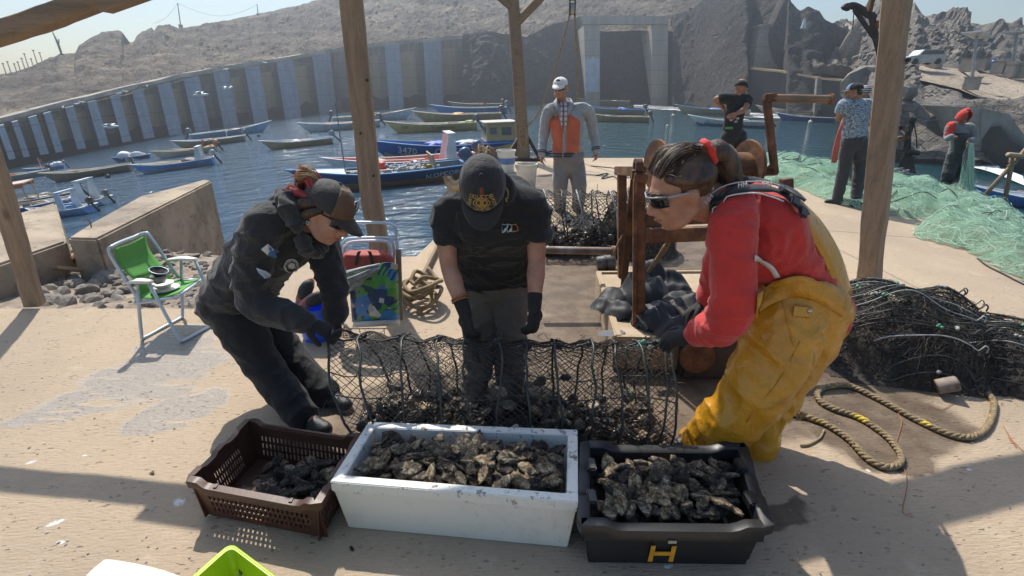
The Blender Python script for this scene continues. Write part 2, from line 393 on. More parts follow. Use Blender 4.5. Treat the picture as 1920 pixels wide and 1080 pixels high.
M_hill = rock_material('hill_scree', (0.045, 0.036, 0.028), (0.12, 0.092, 0.065), (0.33, 0.26, 0.18), 0.16, 1.2)
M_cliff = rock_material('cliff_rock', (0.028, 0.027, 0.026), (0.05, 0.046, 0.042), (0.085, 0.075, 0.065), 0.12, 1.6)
M_crag = rock_material('crag_rock', (0.13, 0.115, 0.10), (0.22, 0.195, 0.165), (0.33, 0.29, 0.24), 0.30, 1.0)
M_sand = rock_material('sandy_slope', (0.28, 0.225, 0.165), (0.40, 0.32, 0.235), (0.48, 0.40, 0.30), 0.35, 0.25)

BASE = [(-420, 420), (-60, 333), (33, 311), (150, 287), (283, 260), (367, 245), (467, 230), (633, 209), (737, 203), (807, 198.5), (880, 195), (1000, 193), (1100, 193), (1300, 200), (1420, 207), (1540, 216)]
TOP = [(-420, 330), (-60, 252), (20, 231), (90, 212), (160, 194), (273, 166), (367, 144), (420, 134), (533, 115), (633, 98), (687, 90), (800, 78), (873, 72), (960, 62), (1090, 34), (1253, 34)]
RIDGE = [(-420, 260), (-60, 155), (0, 140), (25, 137), (60, 127), (90, 112), (108, 104), (112, 100), (143, 98), (147, 84), (165, 74), (190, 60), (224, 57), (231, 62), (233, 81), (250, 79), (262, 63), (284, 51), (288, 60), (297, 47), (318, 47), (335, 53), (365, 51), (430, 38), (485, 26), (540, 15), (600, 0), (700, -30), (860, -70), (1100, -120), (1330, -140)]
def land_d(p, amp, seed, s):
    d = fbm(p * 0.09 + V((seed, 0, 0)), 5) * 0.6 + (0.5 - abs(noise.noise(p * 0.16 + V((0, seed, 0))))) * 0.6 + (0.4 - abs(noise.noise(p * 0.40))) * 0.45 + noise.noise(p * 0.9) * 0.16
    return p + V((0, -0.4, 1)) * d * amp * p.length * (1 if 0.02 < s < 0.94 else 0.25)
def sheet_land(name, x0, x1, step, rows, fn, mat, amp, kind='structure', seed=0, mask=lambda x, s: 1):
    xs = [x0 + step * i for i in range(int((x1 - x0) / step) + 1)]; out = []
    for j in range(rows + 1):
        s = j / rows; line = []
        for x in xs:
            line.append(land_d(fn(x, s), amp * mask(x, s), seed, s))
        out.append(line)
    out.append([p + V((0, 25, -30)) for p in out[-1]])
    mb = MB(); mb.grid(out); o = mb.build(name, mat, smooth=False); tag(o, kind=kind); return o
def hill_fn(x, s):
    p = S(x, pl(BASE, x)); Yw = p.y + 2.0; t = pl(TOP, x); rd = pl(RIDGE, x)
    py = lerp(t + 3 + 22 * smooth(880, 930, x), rd, s); return W(x, py, Yw + (0.55 * Yw + 8) * s ** 1.1)
sheet_land('left_hill', -420, 1330, 3.2, 70, hill_fn, M_hill, 0.010)
# dark cliff under the hill, from the end of the buttressed wall to the ledge
CTOP = [(870, 66), (920, 60), (985, 70), (1040, 45), (1090, 32), (1255, 30), (1290, 24), (1330, -10), (1475, -16), (1482, 5), (1500, 22), (1515, 12), (1535, 22), (1550, 40), (1570, 52), (1585, 58), (1600, 64)]
def cliff_fn(x, s):
    p = S(x, pl(BASE, x) + 3); Yw = p.y + 11 * smooth(1082, 1092, x) * smooth(1262, 1252, x) + 13 * smooth(1398, 1412, x) * smooth(1478, 1462, x)
    py = lerp(pl(BASE, x) + 4, pl(CTOP, x), s); return W(x, py, Yw * (1 + 0.10 * s + 0.06 * math.sin(x * 0.012)))
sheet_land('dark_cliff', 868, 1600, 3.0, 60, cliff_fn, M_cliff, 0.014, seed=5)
# rocky shore and slope on the right
RB = [(1520, 138), (1585, 150), (1600, 160), (1612, 238), (1650, 262), (1720, 300), (1840, 300), (1920, 330), (2300, 420)]
RR = [(1520, 66), (1556, 60), (1590, 58), (1600, 50), (1612, 28), (1625, 8), (1640, 0), (1655, 2), (1668, 18), (1690, 34), (1700, 26), (1708, 10), (1715, 4), (1724, 20), (1732, 36), (1745, 30), (1765, 34), (1778, 28), (1795, 24), (1802, 30), (1804, 44), (1830, 50), (1850, 46), (1868, 40), (1905, 46), (1920, 52), (2100, 60), (2300, 90)]
def rocky_fn(x, s):
    Yb = 34.0 + 62 * smooth(1630, 1592, x) - max(0, x - 1660) * 0.012; py = lerp(pl(RB, x), pl(RR, x), s)
    Y = Yb + 14 * s + 80 * max(0, s - 0.35) ** 1.2 + 5 * math.sin(x * 0.021) * s
    return W(x, py, Y)
def rmask(x, s):
    py = lerp(pl(RB, x), pl(RR, x), s); return 1 - 0.85 * smooth(1675, 1705, x) * smooth(112, 122, py) * smooth(215, 190, py)
sheet_land('rocky_hill', 1520, 2300, 3.0, 90, rocky_fn, M_crag, 0.026, seed=11, mask=rmask)
# gravel bank between the dock and the left harbour
def bank_z(x, y):
    return -0.06 - 0.05 * max(0, y - 3.7) - 1.3 * smooth(5.5, 8.0, y + 0.25 * (x + 4)) + 0.07 * fbm(V((x * 1.3, y * 1.3, 0)), 4)
rows = []
for j in range(60):
    y = 3.55 + j * 0.105; rows.append([V((x, y, bank_z(x, y) - 0.5 * smooth(-1.9, -1.0, x) * smooth(4.6, 5.2, y))) for x in [-13 + 0.16 * k for k in range(76)]])
M_gravel = pm('gravel_ground', (0.34, 0.27, 0.20), (0.17, 0.14, 0.115), 7, 0.95, 0.9, 22, 0.03, dirt=(0.42, 0.34, 0.25), dsc=1.6)
mb = MB(); mb.grid(rows); o = mb.build('gravel_ground', M_gravel, smooth=True); tag(o, kind='structure')
# ---------------------------------------------------------------- harbour wall, portal, quay, ledge
def concrete(name, c1, c2, stain, streak=True, sc=0.5, rough=0.9, lines=0.0):
    q = NT(name)
    v = q.map(scale=(1.6, 1.6, 0.12)) if streak else q.P
    c = q.mix(q.step(q.noise(sc, 5, 0.6, vec=v), 0.32, 0.68), c1, c2)
    c = q.mix(q.m('MULTIPLY', q.step(q.noise(sc * 1.7, 6, 0.65), 0.52, 0.72), 0.75), c, stain)
    c = q.mix(q.m('MULTIPLY', q.step(q.noise(sc * 12, 5, 0.7), 0.5, 0.75), 0.4), c, tuple(x * 0.5 for x in c1))
    if lines:
        sx = q.n('ShaderNodeSeparateXYZ'); q.l(q.P, sx.inputs[0])
        f = q.m('FRACT', q.m('DIVIDE', q.m('ADD', sx.outputs[2], 40.0), lines)); ln = q.step(q.m('ABSOLUTE', q.m('SUBTRACT', f, 0.5)), 0.030, 0.012)
        c = q.mix(q.m('MULTIPLY', ln, 0.6), c, tuple(x * 0.3 for x in c1))
    q.set(Base_Color=c, Roughness=rough)
    q.l(q.bump(q.noise(sc * 14, 6, 0.65), 0.5, 0.02 / sc * 0.3), q.b.inputs['Normal'])
    return q.mat
M_wall = concrete('harbour_wall_concrete', (0.42, 0.30, 0.18), (0.17, 0.145, 0.125), (0.14, 0.12, 0.105), lines=3.2)
M_but1 = concrete('buttress_blue_wash', (0.33, 0.385, 0.45), (0.255, 0.295, 0.345), (0.50, 0.52, 0.54), sc=0.6, lines=2.6)
M_but2 = concrete('buttress_grey_wash', (0.33, 0.37, 0.43), (0.26, 0.28, 0.31), (0.45, 0.50, 0.56), sc=0.6, lines=2.6)
M_tan = concrete('ochre_concrete', (0.58, 0.40, 0.21), (0.46, 0.33, 0.19), (0.34, 0.25, 0.16), sc=0.6, lines=3.2)
M_brown = concrete('dark_brown_concrete', (0.30, 0.245, 0.20), (0.22, 0.185, 0.155), (0.36, 0.26, 0.17), sc=0.6, lines=3.2)
M_conc = concrete('old_grey_concrete', (0.40, 0.36, 0.30), (0.30, 0.27, 0.23), (0.22, 0.19, 0.16), streak=False, sc=0.8, lines=3.3)
M_alga = concrete('wet_dark_concrete', (0.04, 0.038, 0.035), (0.028, 0.028, 0.028), (0.06, 0.05, 0.043), sc=0.6)
def out_dir(p): return V((-p.x, -p.y, 0)).normalized()
wall = thing('harbour_wall', 'long curved concrete harbour wall with pale blue buttresses rising from the water', 'wall', S(450, 232))
def wall_at(x): p = S(x, pl(BASE, x)); return p, W(x, pl(TOP, x), p.y).z
xs = [-420 + 12 * i for i in range(int((905 + 420) / 12) + 1)]
front, topf, back = [], [], []
for x in xs:
    p, zt = wall_at(x); d = out_dir(p); th = 0.02 * p.length + 0.4
    front.append(V((p.x, p.y, p.z - 1.5))); topf.append(V((p.x, p.y, zt))); q_ = p - d * th; back.append(V((q_.x, q_.y, zt)))
mb = MB(); mb.grid([front, topf, back, [V((b.x, b.y, b.z - 3)) for b in back]]); mb.build('wall_face', M_wall, wall)
mb = MB()
cap_o = []
for x, a, b in zip(xs, topf, back):
    d = out_dir(a); h = 0.006 * a.length; cap_o.append((a + d * h * 0.6, b, h))
mb.grid([[a - V((0, 0, 0.2 * h)) for a, b, h in cap_o], [a + V((0, 0, h * (0.75 + 0.25 * noise.noise(a * 0.2)))) for a, b, h in cap_o], [b + V((0, 0, h)) for a, b, h in cap_o]])
mb.build('coping', M_conc, wall)
BUT = [(-85, -70), (-45, -32), (-10, 1), (22, 34), (49, 60), (80, 95), (108, 121), (148, 163), (189, 205), (231, 247), (271, 290), (318, 341), (366, 393), (420, 447), (477, 503), (535, 564), (600, 631), (667, 694), (731, 757), (801, 831), (874, 903)]
for i, (x0, x1) in enumerate(BUT):
    pa, za = wall_at(x0); pb, zb = wall_at(x1); d = out_dir((pa + pb) / 2); dep = 0.028 * pa.length + 0.3
    mb = MB(); b0 = pa + d * dep; b1 = pb + d * dep; sl = 0.012 * pa.length
    zt0, zt1 = za - 0.003 * pa.length, zb - 0.003 * pa.length
    vs = [V((pa.x, pa.y, -6)), V((pb.x, pb.y, -6)), V((b1.x, b1.y, -6)) + d * sl, V((b0.x, b0.y, -6)) + d * sl, V((pa.x, pa.y, zt0)), V((pb.x, pb.y, zt1)), V((b1.x, b1.y, zt1)), V((b0.x, b0.y, zt0))]
    mb.add(vs, [(0, 3, 2, 1), (4, 5, 6, 7), (0, 1, 5, 4), (1, 2, 6, 5), (2, 3, 7, 6), (3, 0, 4, 7)])
    mb.build('buttress', M_but1 if i % 3 != 1 else M_but2, wall)
    if i + 1 < len(BUT):                                                     # the two panels of the bay to its right, mostly tan then brown
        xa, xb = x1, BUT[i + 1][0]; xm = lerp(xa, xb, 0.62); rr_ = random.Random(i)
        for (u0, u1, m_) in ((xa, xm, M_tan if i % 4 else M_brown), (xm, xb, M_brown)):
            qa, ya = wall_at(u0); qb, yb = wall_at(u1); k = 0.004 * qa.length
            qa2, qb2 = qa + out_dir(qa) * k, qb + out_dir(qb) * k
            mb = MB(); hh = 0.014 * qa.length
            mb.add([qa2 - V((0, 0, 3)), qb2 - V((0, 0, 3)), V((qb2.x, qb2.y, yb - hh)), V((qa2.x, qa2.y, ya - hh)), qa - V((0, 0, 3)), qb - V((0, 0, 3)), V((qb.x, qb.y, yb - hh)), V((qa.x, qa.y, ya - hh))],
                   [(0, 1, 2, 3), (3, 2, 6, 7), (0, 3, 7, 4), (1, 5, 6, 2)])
            mb.build('bay_panel', m_, wall)
mb = MB()
tide = [S(x, pl(BASE, x)) for x in xs]
mb.grid([[p + out_dir(p) * 0.006 * p.length + V((0, 0, -1)) for p in tide], [p + out_dir(p) * 0.006 * p.length + V((0, 0, 0.022 * p.length * (0.8 + 0.5 * noise.noise(p * 0.4)))) for p in tide]])
mb.build('tide_band', M_alga, wall)

# concrete portal
Yp = S(1170, 196).y - 4
portal = thing('concrete_portal', 'tall square concrete portal with two legs and a lintel against the dark cliff', 'portal', W(1170, 196, Yp))
def quadbox(mb, pts, Y0, Y1):                 # an outline in pixels at distance Y0, carried back to Y1
    a = [W(x, y, Y0) for x, y in pts]; b = [p + V((0, Y1 - Y0, 0)) for p in a]; n = len(a)
    mb.add(a + b, [tuple(range(n)), tuple(range(2 * n - 1, n - 1, -1))] + [(i, i + n, (i + 1) % n + n, (i + 1) % n) for i in range(n)])
M_port = concrete('portal_concrete', (0.52, 0.46, 0.37), (0.42, 0.37, 0.31), (0.34, 0.29, 0.23), sc=0.25, lines=3.6)
for nm, pts in (('leg', [(1095, 47), (1125, 45), (1125, 202), (1099, 202)]), ('leg', [(1223, 45), (1253, 45), (1252, 202), (1222, 202)])):
    a = [W(x, y, Yp) for x, y in pts]; b = [a[0] + V((0, 13, 0)), a[1] + V((0, 13, 0)), a[2] + V((0, 0.6, 0)), a[3] + V((0, 0.6, 0))]
    mb = MB(); mb.add(a + b, [(0, 1, 2, 3), (7, 6, 5, 4)] + [(i, i + 4, (i + 1) % 4 + 4, (i + 1) % 4) for i in range(4)]); mb.build(nm, M_port, portal)
mb = MB(); quadbox(mb, [(1088, 30), (1254, 30), (1254, 44.5), (1094, 46)], Yp - 0.4, Yp + 1.5); mb.build('lintel', M_port, portal)
mb = MB(); quadbox(mb, [(1097, 111), (1101, 107), (1106, 112), (1112, 106), (1117, 110), (1124, 108), (1124, 172), (1098, 172)], Yp - 0.15, Yp + 0.1); mb.build('painted_patch', pm('worn_white_paint', (0.58, 0.66, 0.75), (0.45, 0.52, 0.6), 0.5, 0.8), portal)

# tapered pylon on the ledge
Yt = S(1440, 209).y - 3
t = thing('concrete_pylon', 'tapering concrete pylon standing on the ledge against the dark cliff', 'pylon', W(1436, 132, Yt))
mb = MB(); a = [W(1411, 131, Yt), W(1458, 131, Yt), W(1450, 47, Yt + 1), W(1430, 47, Yt + 1)]; b = [p + V((0, 6, 0)) for p in a]; b[2].y -= 2; b[3].y -= 2
mb.add(a + b, [(0, 1, 2, 3), (7, 6, 5, 4)] + [(i, i + 4, (i + 1) % 4 + 4, (i + 1) % 4) for i in range(4)]); mb.build('shaft', M_conc, t)
mb = MB(); quadbox(mb, [(1428, 45), (1452, 45), (1452, 49), (1428, 49)], Yt + 0.6, Yt + 5.5); mb.build('cap_slab', M_conc, t)
t = thing('ledge_walkway', 'broken concrete ledge walkway along the foot of the cliff on one pale pillar', 'walkway', W(1535, 215, 94))
def ledge_y(x): return lerp(Yt - 2, 86, (x - 1410) / 210)
lx = [1408 + 14 * i for i in range(16)]; lt = [(1408, 126), (1470, 133), (1500, 139), (1540, 145), (1580, 149), (1620, 153)]
rows = [[W(x, pl(lt, x) + 4 + 1.2 * noise.noise(V((x * 0.2, 0, 0))), ledge_y(x)) for x in lx], [W(x, pl(lt, x) + 1.2 * noise.noise(V((x * 0.3, 3, 0))), ledge_y(x)) for x in lx], [W(x, pl(lt, x) - 1.6, ledge_y(x) + 7) for x in lx]]
mb = MB(); mb.grid(rows); mb.build('deck_slab', M_tan, t)
rows = [[W(x, pl(BASE, x) + 16, ledge_y(x) + 0.3) for x in lx], [W(x, pl(lt, x) + 4, ledge_y(x) + 0.3) for x in lx]]
mb = MB(); mb.grid(rows); mb.build('retaining_wall', M_alga, t)
mb = MB(); quadbox(mb, [(1533, 147), (1543, 147), (1538, 222), (1526, 222)], ledge_y(1535) - 0.5, ledge_y(1535) + 0.2); mb.build('pillar', M_conc, t)
t = thing('navigation_cone', 'small white marker cone standing on the cliff shoulder', 'marker', W(1506, 52, 85))
p0 = W(1506, 53, 84); k = 84 / FPX
mb = MB(); mb.cyl(p0, p0 + V((0, 0, 14 * k)), 4.6 * k, 1.6 * k, 10); mb.build('cone', pm('white_marker', (0.6, 0.68, 0.74), None, 3, 0.7), t)
mb = MB(); mb.cyl(p0 + V((0, 0, 14 * k)), p0 + V((0, 0, 16 * k)), 2.0 * k, 1.6 * k, 10); mb.build('cap_ring', M_conc, t)

# quay blocks on the right
def quay(name, label, front, left, back_dy, mats):
    """front: outline in pixels with its water point first"""
    Y0 = S(*front[0]).y; t = thing(name, label, 'quay block', W(*front[0], Y0))
    a = [W(x, y, Y0 + dy) for (x, y), dy in zip(front, left)]; b = [p + V((0.06 * p.x * 0 - 0.5, back_dy, 0)) for p in a]; n = len(a)
    mb = MB(); mb.add(a + b, [tuple(range(n)), tuple(range(2 * n - 1, n - 1, -1))] + [(i, i + n, (i + 1) % n + n, (i + 1) % n) for i in range(n)])
    mb.build('block', mats[0], t); return t, Y0
M_q1 = concrete('quay_concrete', (0.36, 0.345, 0.32), (0.28, 0.27, 0.255), (0.23, 0.21, 0.19), sc=1.2)
M_q2 = concrete('quay_wet_base', (0.07, 0.065, 0.06), (0.05, 0.05, 0.048), (0.10, 0.09, 0.08), sc=1.0)
t, Y1 = quay('quay_block', 'square grey concrete quay block with a mooring line, between post and red hooded person', [(1728, 284), (1729, 182), (1812, 195), (1812, 305)], (0, 0.3, -1.0, -1.2), 6, (M_q1,))
mb = MB(); mb.add([W(1727, 286, Y1 - 0.15), W(1731, 218, Y1 - 0.15), W(1752, 228, Y1 - 0.5), W(1790, 252, Y1 - 1.0), W(1812, 262, Y1 - 1.35), W(1812, 308, Y1 - 1.35)], [(0, 1, 2, 3, 4, 5)]); mb.build('wet_stain', M_q2, t)
mb = MB(); quadbox(mb, [(1712, 268), (1730, 222), (1731, 290), (1712, 288)], Y1 - 0.3, Y1 + 3); mb.build('footing', M_conc, t)
t, Y2 = quay('quay_block', 'dark stained quay block with a sloping end above the white weir', [(1838, 312), (1840, 203), (1893, 214), (1918, 250), (1960, 290), (1960, 350)], (0, 0, -1.2, -1.6, -2.2, -2.4), 6, (M_q1,))
mb = MB(); mb.add([W(1838, 313, Y2 - 0.12), W(1841, 262, Y2 - 0.12), W(1858, 238, Y2 - 0.5), W(1876, 236, Y2 - 1.0), W(1890, 262, Y2 - 1.4), W(1925, 280, Y2 - 2.0), W(1925, 340, Y2 - 2.2)], [(0, 1, 2, 3, 4, 5, 6)]); mb.build('wet_stain', M_q2, t)
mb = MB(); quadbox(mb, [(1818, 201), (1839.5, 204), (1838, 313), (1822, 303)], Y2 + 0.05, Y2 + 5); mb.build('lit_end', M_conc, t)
M_foam = pm('white_foam', (0.85, 0.87, 0.88), (0.6, 0.66, 0.7), 2.5, 0.6, 0.8, 6, 0.08)
pts = [(1816, 303), (1834, 306), (1860, 314), (1890, 326), (1925, 341)]
mb = MB(); rows = []
for dx in range(5):
    rows.append([S(x + dx * 1.5 - 3, y + dx * 3.2) + V((0, 0, 0.05 + (0.28 - 0.06 * dx) * (0.6 + 0.4 * noise.noise(V((x * 0.2, dx, 0)))))) for x, y in [(lerp(a[0], b[0], k / 5), lerp(a[1], b[1], k / 5)) for a, b in zip(pts, pts[1:]) for k in range(5)]])
mb.grid(rows); o = mb.build('white_water', M_foam, smooth=True); tag(o, kind='stuff')
# flat white patches lying on the water in front of the cliff
q = NT('pale_water_patches'); al = q.step(q.noise(0.35, 6, 0.7, vec=q.map(scale=(0.45, 1.2, 1))), 0.49, 0.53)
q.set(Base_Color=(0.9, 0.92, 0.93), Roughness=0.5, Alpha=al); M_wpatch = q.mat
mb = MB()
for pts in ([(1185, 191), (1262, 193), (1320, 199), (1440, 208), (1525, 222), (1490, 224), (1400, 220), (1330, 213), (1262, 207), (1190, 203)], [(1222, 186), (1300, 188), (1360, 195), (1300, 197), (1230, 191)], [(925, 193), (990, 192), (1035, 194), (1030, 198), (940, 197)]):
    c = [S(x, y) + V((0, 0, 0.04)) for x, y in pts]; m_ = sum(c, V((0, 0, 0))) / len(c); mb.add(c + [m_], [(i, (i + 1) % len(c), len(c)) for i in range(len(c))])
o = mb.build('pale_water_patches', M_wpatch); tag(o, kind='stuff')

# left shore blocks
def plane_block(name, label, top, zt, depth, mat, tilt=None):
    a = [Z(x, y, z) for (x, y), z in zip(top, zt)]; n = len(a); b = [V((p.x, p.y, -depth)) for p in a]
    mb = MB(); mb.add(a + b, [tuple(range(n)), tuple(range(2 * n - 1, n - 1, -1))] + [(i, i + n, (i + 1) % n + n, (i + 1) % n) for i in range(n)])
    bmv = mb; t = thing(name, label, 'concrete block', b[0]); o = mb.build('block', mat, t, bevel=0.02); return t
M_blk = NT('weathered_block'); q = M_blk
c = q.mix(q.step(q.noise(1.4, 6, 0.65), 0.35, 0.65), (0.42, 0.335, 0.24), (0.26, 0.21, 0.16)); c = q.mix(q.m('MULTIPLY', q.step(q.noise(3, 6, 0.72), 0.48, 0.66), 0.65), c, (0.13, 0.105, 0.08))
c = q.mix(q.step(q.vor(5), 0.12, 0.06), c, (0.10, 0.09, 0.08)); c = q.mix(q.m('MULTIPLY', q.step(q.noise(30, 3), 0.5, 0.8), 0.4), c, (0.42, 0.38, 0.32))
q.set(Base_Color=c, Roughness=0.92); q.l(q.bump(q.noise(14, 7, 0.7), 0.7, 0.02), q.b.inputs['Normal']); M_blk = q.mat
t = plane_block('sea_wall_block', 'large tilted concrete block at the water edge behind the green chair', [(182, 447), (126, 446), (170, 418), (250, 376), (262, 368), (312, 356), (384, 336), (397, 339)], (0.30, 0.30, 0.30, 0.30, 0.27, 0.29, 0.30, 0.30), 2.6, M_blk)
mb = MB(); p0 = Z(172, 428, 0.29); mb.tube(catmull([p0, p0 + V((0, 0, 0.07)), p0 + V((-0.03, 0, 0.09)), p0 + V((-0.06, 0, 0.085))], 4), 0.006, 6)
mb.build('rebar_hook', pm('rusty_bar', (0.20, 0.10, 0.05), None, 20, 0.8), t)
t = plane_block('sea_wall_block', 'low plain concrete wall end beside the leaning left post', [(124, 452), (104, 379), (-30, 418), (-30, 505)], (0.22, 0.30, 0.30, 0.22), 2.6, M_blk)
# ---------------------------------------------------------------- boats
PAINT = {}
def paint(c, rough=0.45):
    k = (c, rough)
    if k not in PAINT: PAINT[k] = pm('boat_paint', c, tuple(x * 0.78 for x in c), 2.2, rough, 0.15, 20, 0.006, dirt=tuple(x * 0.35 + 0.03 for x in c), dsc=1.7, dth=(0.6, 0.78))
    return PAINT[k]
M_rubber = pm('black_rubber', (0.02, 0.02, 0.02), None, 9, 0.6)
M_dark = pm('dark_metal', (0.05, 0.05, 0.052), None, 9, 0.5, metal=0.4)
M_white = pm('white_gelcoat', (0.78, 0.79, 0.78), (0.66, 0.67, 0.66), 2, 0.4, dirt=(0.4, 0.36, 0.3), dth=(0.62, 0.8))
M_net = pm('heaped_net', (0.16, 0.14, 0.10), (0.36, 0.34, 0.30), 9, 0.9, 1.0, 18, 0.06)
def boat(px, py, wpx, label, hull, inside, rim, bow=-1, yaw=0.0, extras=(), stripe=None, cat='boat', L=None, H=None, bottom=None, name='fishing_boat'):
    """px, py: middle of the waterline; wpx: length in the photo; bow -1 points left"""
    p = S(px, py); d = p.length; hull, inside, rim = [tuple(min(.8, v_ * 1.35) for v_ in c_) for c_ in (hull, inside, rim)]
    L = L or max(3.0, wpx / FPX * d * math.sqrt(1 + ((px - 960) / FPX) ** 2) ** 0.2); Bw = L * 0.14 + 0.22; H = H or L * 0.072 + 0.12
    e = 0.5; n = V((-(water_z(p.x + e, p.y) - water_z(p.x - e, p.y)) / (2 * e), -(water_z(p.x, p.y + e) - water_z(p.x, p.y - e)) / (2 * e), 1)).normalized()
    rad = V((p.x, p.y, 0)).normalized(); ax = V((rad.y, -rad.x, 0)) * (1 if bow > 0 else -1)
    ax = Matrix.Rotation(yaw, 3, 'Z') @ ax; ax = (ax - n * ax.dot(n)).normalized(); ay = n.cross(ax)
    t = thing(name, label, cat, p, 'small boats moored in the harbour'); M = Matrix((ax, ay, n)).transposed()
    t.rotation_euler = M.to_euler()
    N = 22; sec = 9; outer, inner = [], []
    for i in range(N):
        u = i / (N - 1); x = lerp(-L / 2, L / 2, u)
        b = Bw * (1 - max(0, (u - 0.42) / 0.58) ** 2.3) * (0.78 + 0.22 * smooth(0, 0.35, u)); b = max(b, 0.015)
        sh = H * (0.92 + 0.16 * (u - 0.35) ** 2 + 0.85 * max(0, u - 0.45) ** 2 * 2.2); kl = -0.30 * H + (sh + 0.3 * H) * max(0, (u - 0.80) / 0.20) ** 2.2 * 0.92
        ro, ri = [], []
        for k in range(2 * sec + 1):
            s = (k - sec) / sec; a = abs(s); wy = b * (a ** 0.62) * (0.90 + 0.10 * a); zz = lerp(kl, sh, a ** 1.55)
            ro.append(V((x + 0.06 * L * max(0, u - 0.8) * a * 4, math.copysign(wy, s), zz))); ri.append(V((x * 0.985 + 0.06 * L * max(0, u - 0.8) * a * 4, math.copysign(max(0, wy - 0.045), s), max(zz + (0.04 if a < 0.9 else 0), -0.02 * H))))
        outer.append(ro); inner.append(ri)
    mo, mi = paint(hull), paint(inside); mbt = paint(bottom) if bottom else mo
    mb = MB(); mb.grid(outer); nf = len(mb.f); mb.mi = 2
    if bottom:
        for j, f in enumerate(mb.f):
            zz = sum(mb.v[q_][2] for q_ in f) / 4
            if zz < H * 0.42: mb.m[j] = 2
    mb.mi = 0; mb.add(outer[0], [tuple(range(2 * sec + 1))]); mb.mi = 1; mb.grid([list(reversed(r_)) for r_ in inner]); mb.add(inner[0], [tuple(range(2 * sec, -1, -1))])
    mb.build('hull', [mo, mi, mbt], t, True)
    mb = MB()
    for s in (0, -1):
        line = [(a[s] + b_[s]) / 2 + V((0, 0, 0.01)) for a, b_ in zip(outer, inner)]; mb.tube(line, 0.018 + L * 0.0042, 6, flat=0.8)
    mb.tube([outer[0][0], outer[0][-1]], 0.03 + L * 0.003, 6)
    mb.build('gunwale', paint(rim), t, True, smooth=True)
    if stripe:
        mb = MB()
        for s in (0, -1):
            sg = 1 if s else -1
            a1 = [lerp(r_[s], r_[sec + sg * (sec - 1)], 0.25) + V((0, sg * 0.012, 0)) for r_ in outer]; a2 = [lerp(r_[s], r_[sec + sg * (sec - 1)], 1.0) + V((0, sg * 0.012, 0)) for r_ in outer]; mb.grid([a1, a2])
        mb.build('hull_stripe', paint(stripe), t, True)
    for u in (0.22, 0.45, 0.66):
        r_ = inner[int(u * (N - 1))]; a, b_ = r_[2], r_[-3]
        mb = MB(); mb.box((a + b_) / 2 + V((0, 0, 0.03)), (0.03 * L, abs(b_.y - a.y) + 0.04, 0.035)); mb.build('thwart', paint(rim), t, True)
    rb = random.Random(int(px * 3 + py)); sx = -L / 2
    for k in range(2):
        g = MB(); a = V((rb.uniform(-.3, -.1) * L, rb.uniform(-.4, .4) * Bw, H * .95)); g.tube([a, a + V((rb.uniform(.3, .48) * L, rb.uniform(-.3, .3) * Bw, rb.uniform(.05, .22)))], .022 + L * .001, 5); g.build('oar', paint((.42, .33, .22)), t, True)
    for k in range(rb.randrange(1, 4)):
        g = MB(); g.box((rb.uniform(-.28, .25) * L, rb.uniform(-.4, .4) * Bw, H * rb.uniform(.75, 1.0)), (.45, .34, .26), Matrix.Rotation(rb.random() * 3, 3, 'Z')); g.build('fish_crate', paint(rb.choice(((.5, .12, .06), (.05, .2, .45), (.5, .48, .42), (.12, .11, .1), (.45, .3, .06)))), t, True)
    g = MB(); a = V((L * .40, 0, H * 1.5)); b_ = V((L * .62, rb.uniform(-.4, .4), -.2)); g.tube(catmull([a, a.lerp(b_, .5) - V((0, 0, .12)), b_], 4), .016, 4); g.build('mooring_rope', M_net, t, True)
    for ex in extras:
        k = ex[0]
        if k == 'engine':
            c = ex[1] if len(ex) > 1 else (0.12, 0.15, 0.18); e_ = 0.05 * L + 0.16; g = MB()
            A = Matrix.Rotation(R(ex[2] if len(ex) > 2 else 25), 3, 'Y')
            base = V((sx - 0.10, 0, H * 1.15))
            g.blob(base + A @ V((-0.2 * e_, 0, 0.55 * e_)), (0.62 * e_, 0.40 * e_, 0.48 * e_), A); g.box(base + A @ V((-0.25 * e_, 0, 0.18 * e_)), (0.9 * e_, 0.6 * e_, 0.4 * e_), A)
            en = g.build('outboard_motor', pm('motor_cowl', c, None, 5, 0.35), t, True, ang=40)
            g = MB(); g.beam(base + A @ V((-0.2 * e_, 0, 0.1 * e_)), base + A @ V((-0.25 * e_, 0, -1.7 * e_)), 0.30 * e_, 0.18 * e_, V((0, 1, 0))); g.box(base + A @ V((-0.4 * e_, 0, -1.25 * e_)), (0.7 * e_, 0.3 * e_, 0.05 * e_), A)
            g.build('motor_leg', M_dark, en, True)
        elif k == 'arch':
            x0, hh, c = ex[1] * L, ex[2], ex[3]; g = MB(); wy = Bw * 0.78
            for s in (-1, 1): g.add([V((x0 - 0.16 * hh + dx, s * (wy - 0.02 * q_), z_)) for q_, (dx, z_) in ((0, (0, H * 0.6)), (0, (0.62 * hh, H * 0.6)), (0, (0.30 * hh, H + hh)), (0, (0.02 * hh, H + hh)))] + [V((x0 - 0.16 * hh + dx, s * (wy - 0.09), z_)) for dx, z_ in ((0, H * 0.6), (0.62 * hh, H * 0.6), (0.30 * hh, H + hh), (0.02 * hh, H + hh))], [(0, 1, 2, 3), (7, 6, 5, 4), (0, 4, 5, 1), (1, 5, 6, 2), (2, 6, 7, 3), (3, 7, 4, 0)])
            g.box((x0 + 0.0 * hh, 0, H + hh + 0.03), (0.36 * hh, 2 * wy + 0.06, 0.07)); g.build('gantry', paint(c), t, True, bevel=0.012)
        elif k == 'tarp':
            x0, c, sz = ex[1] * L, ex[2], ex[3]; g = MB(); rr_ = random.Random(int(px))
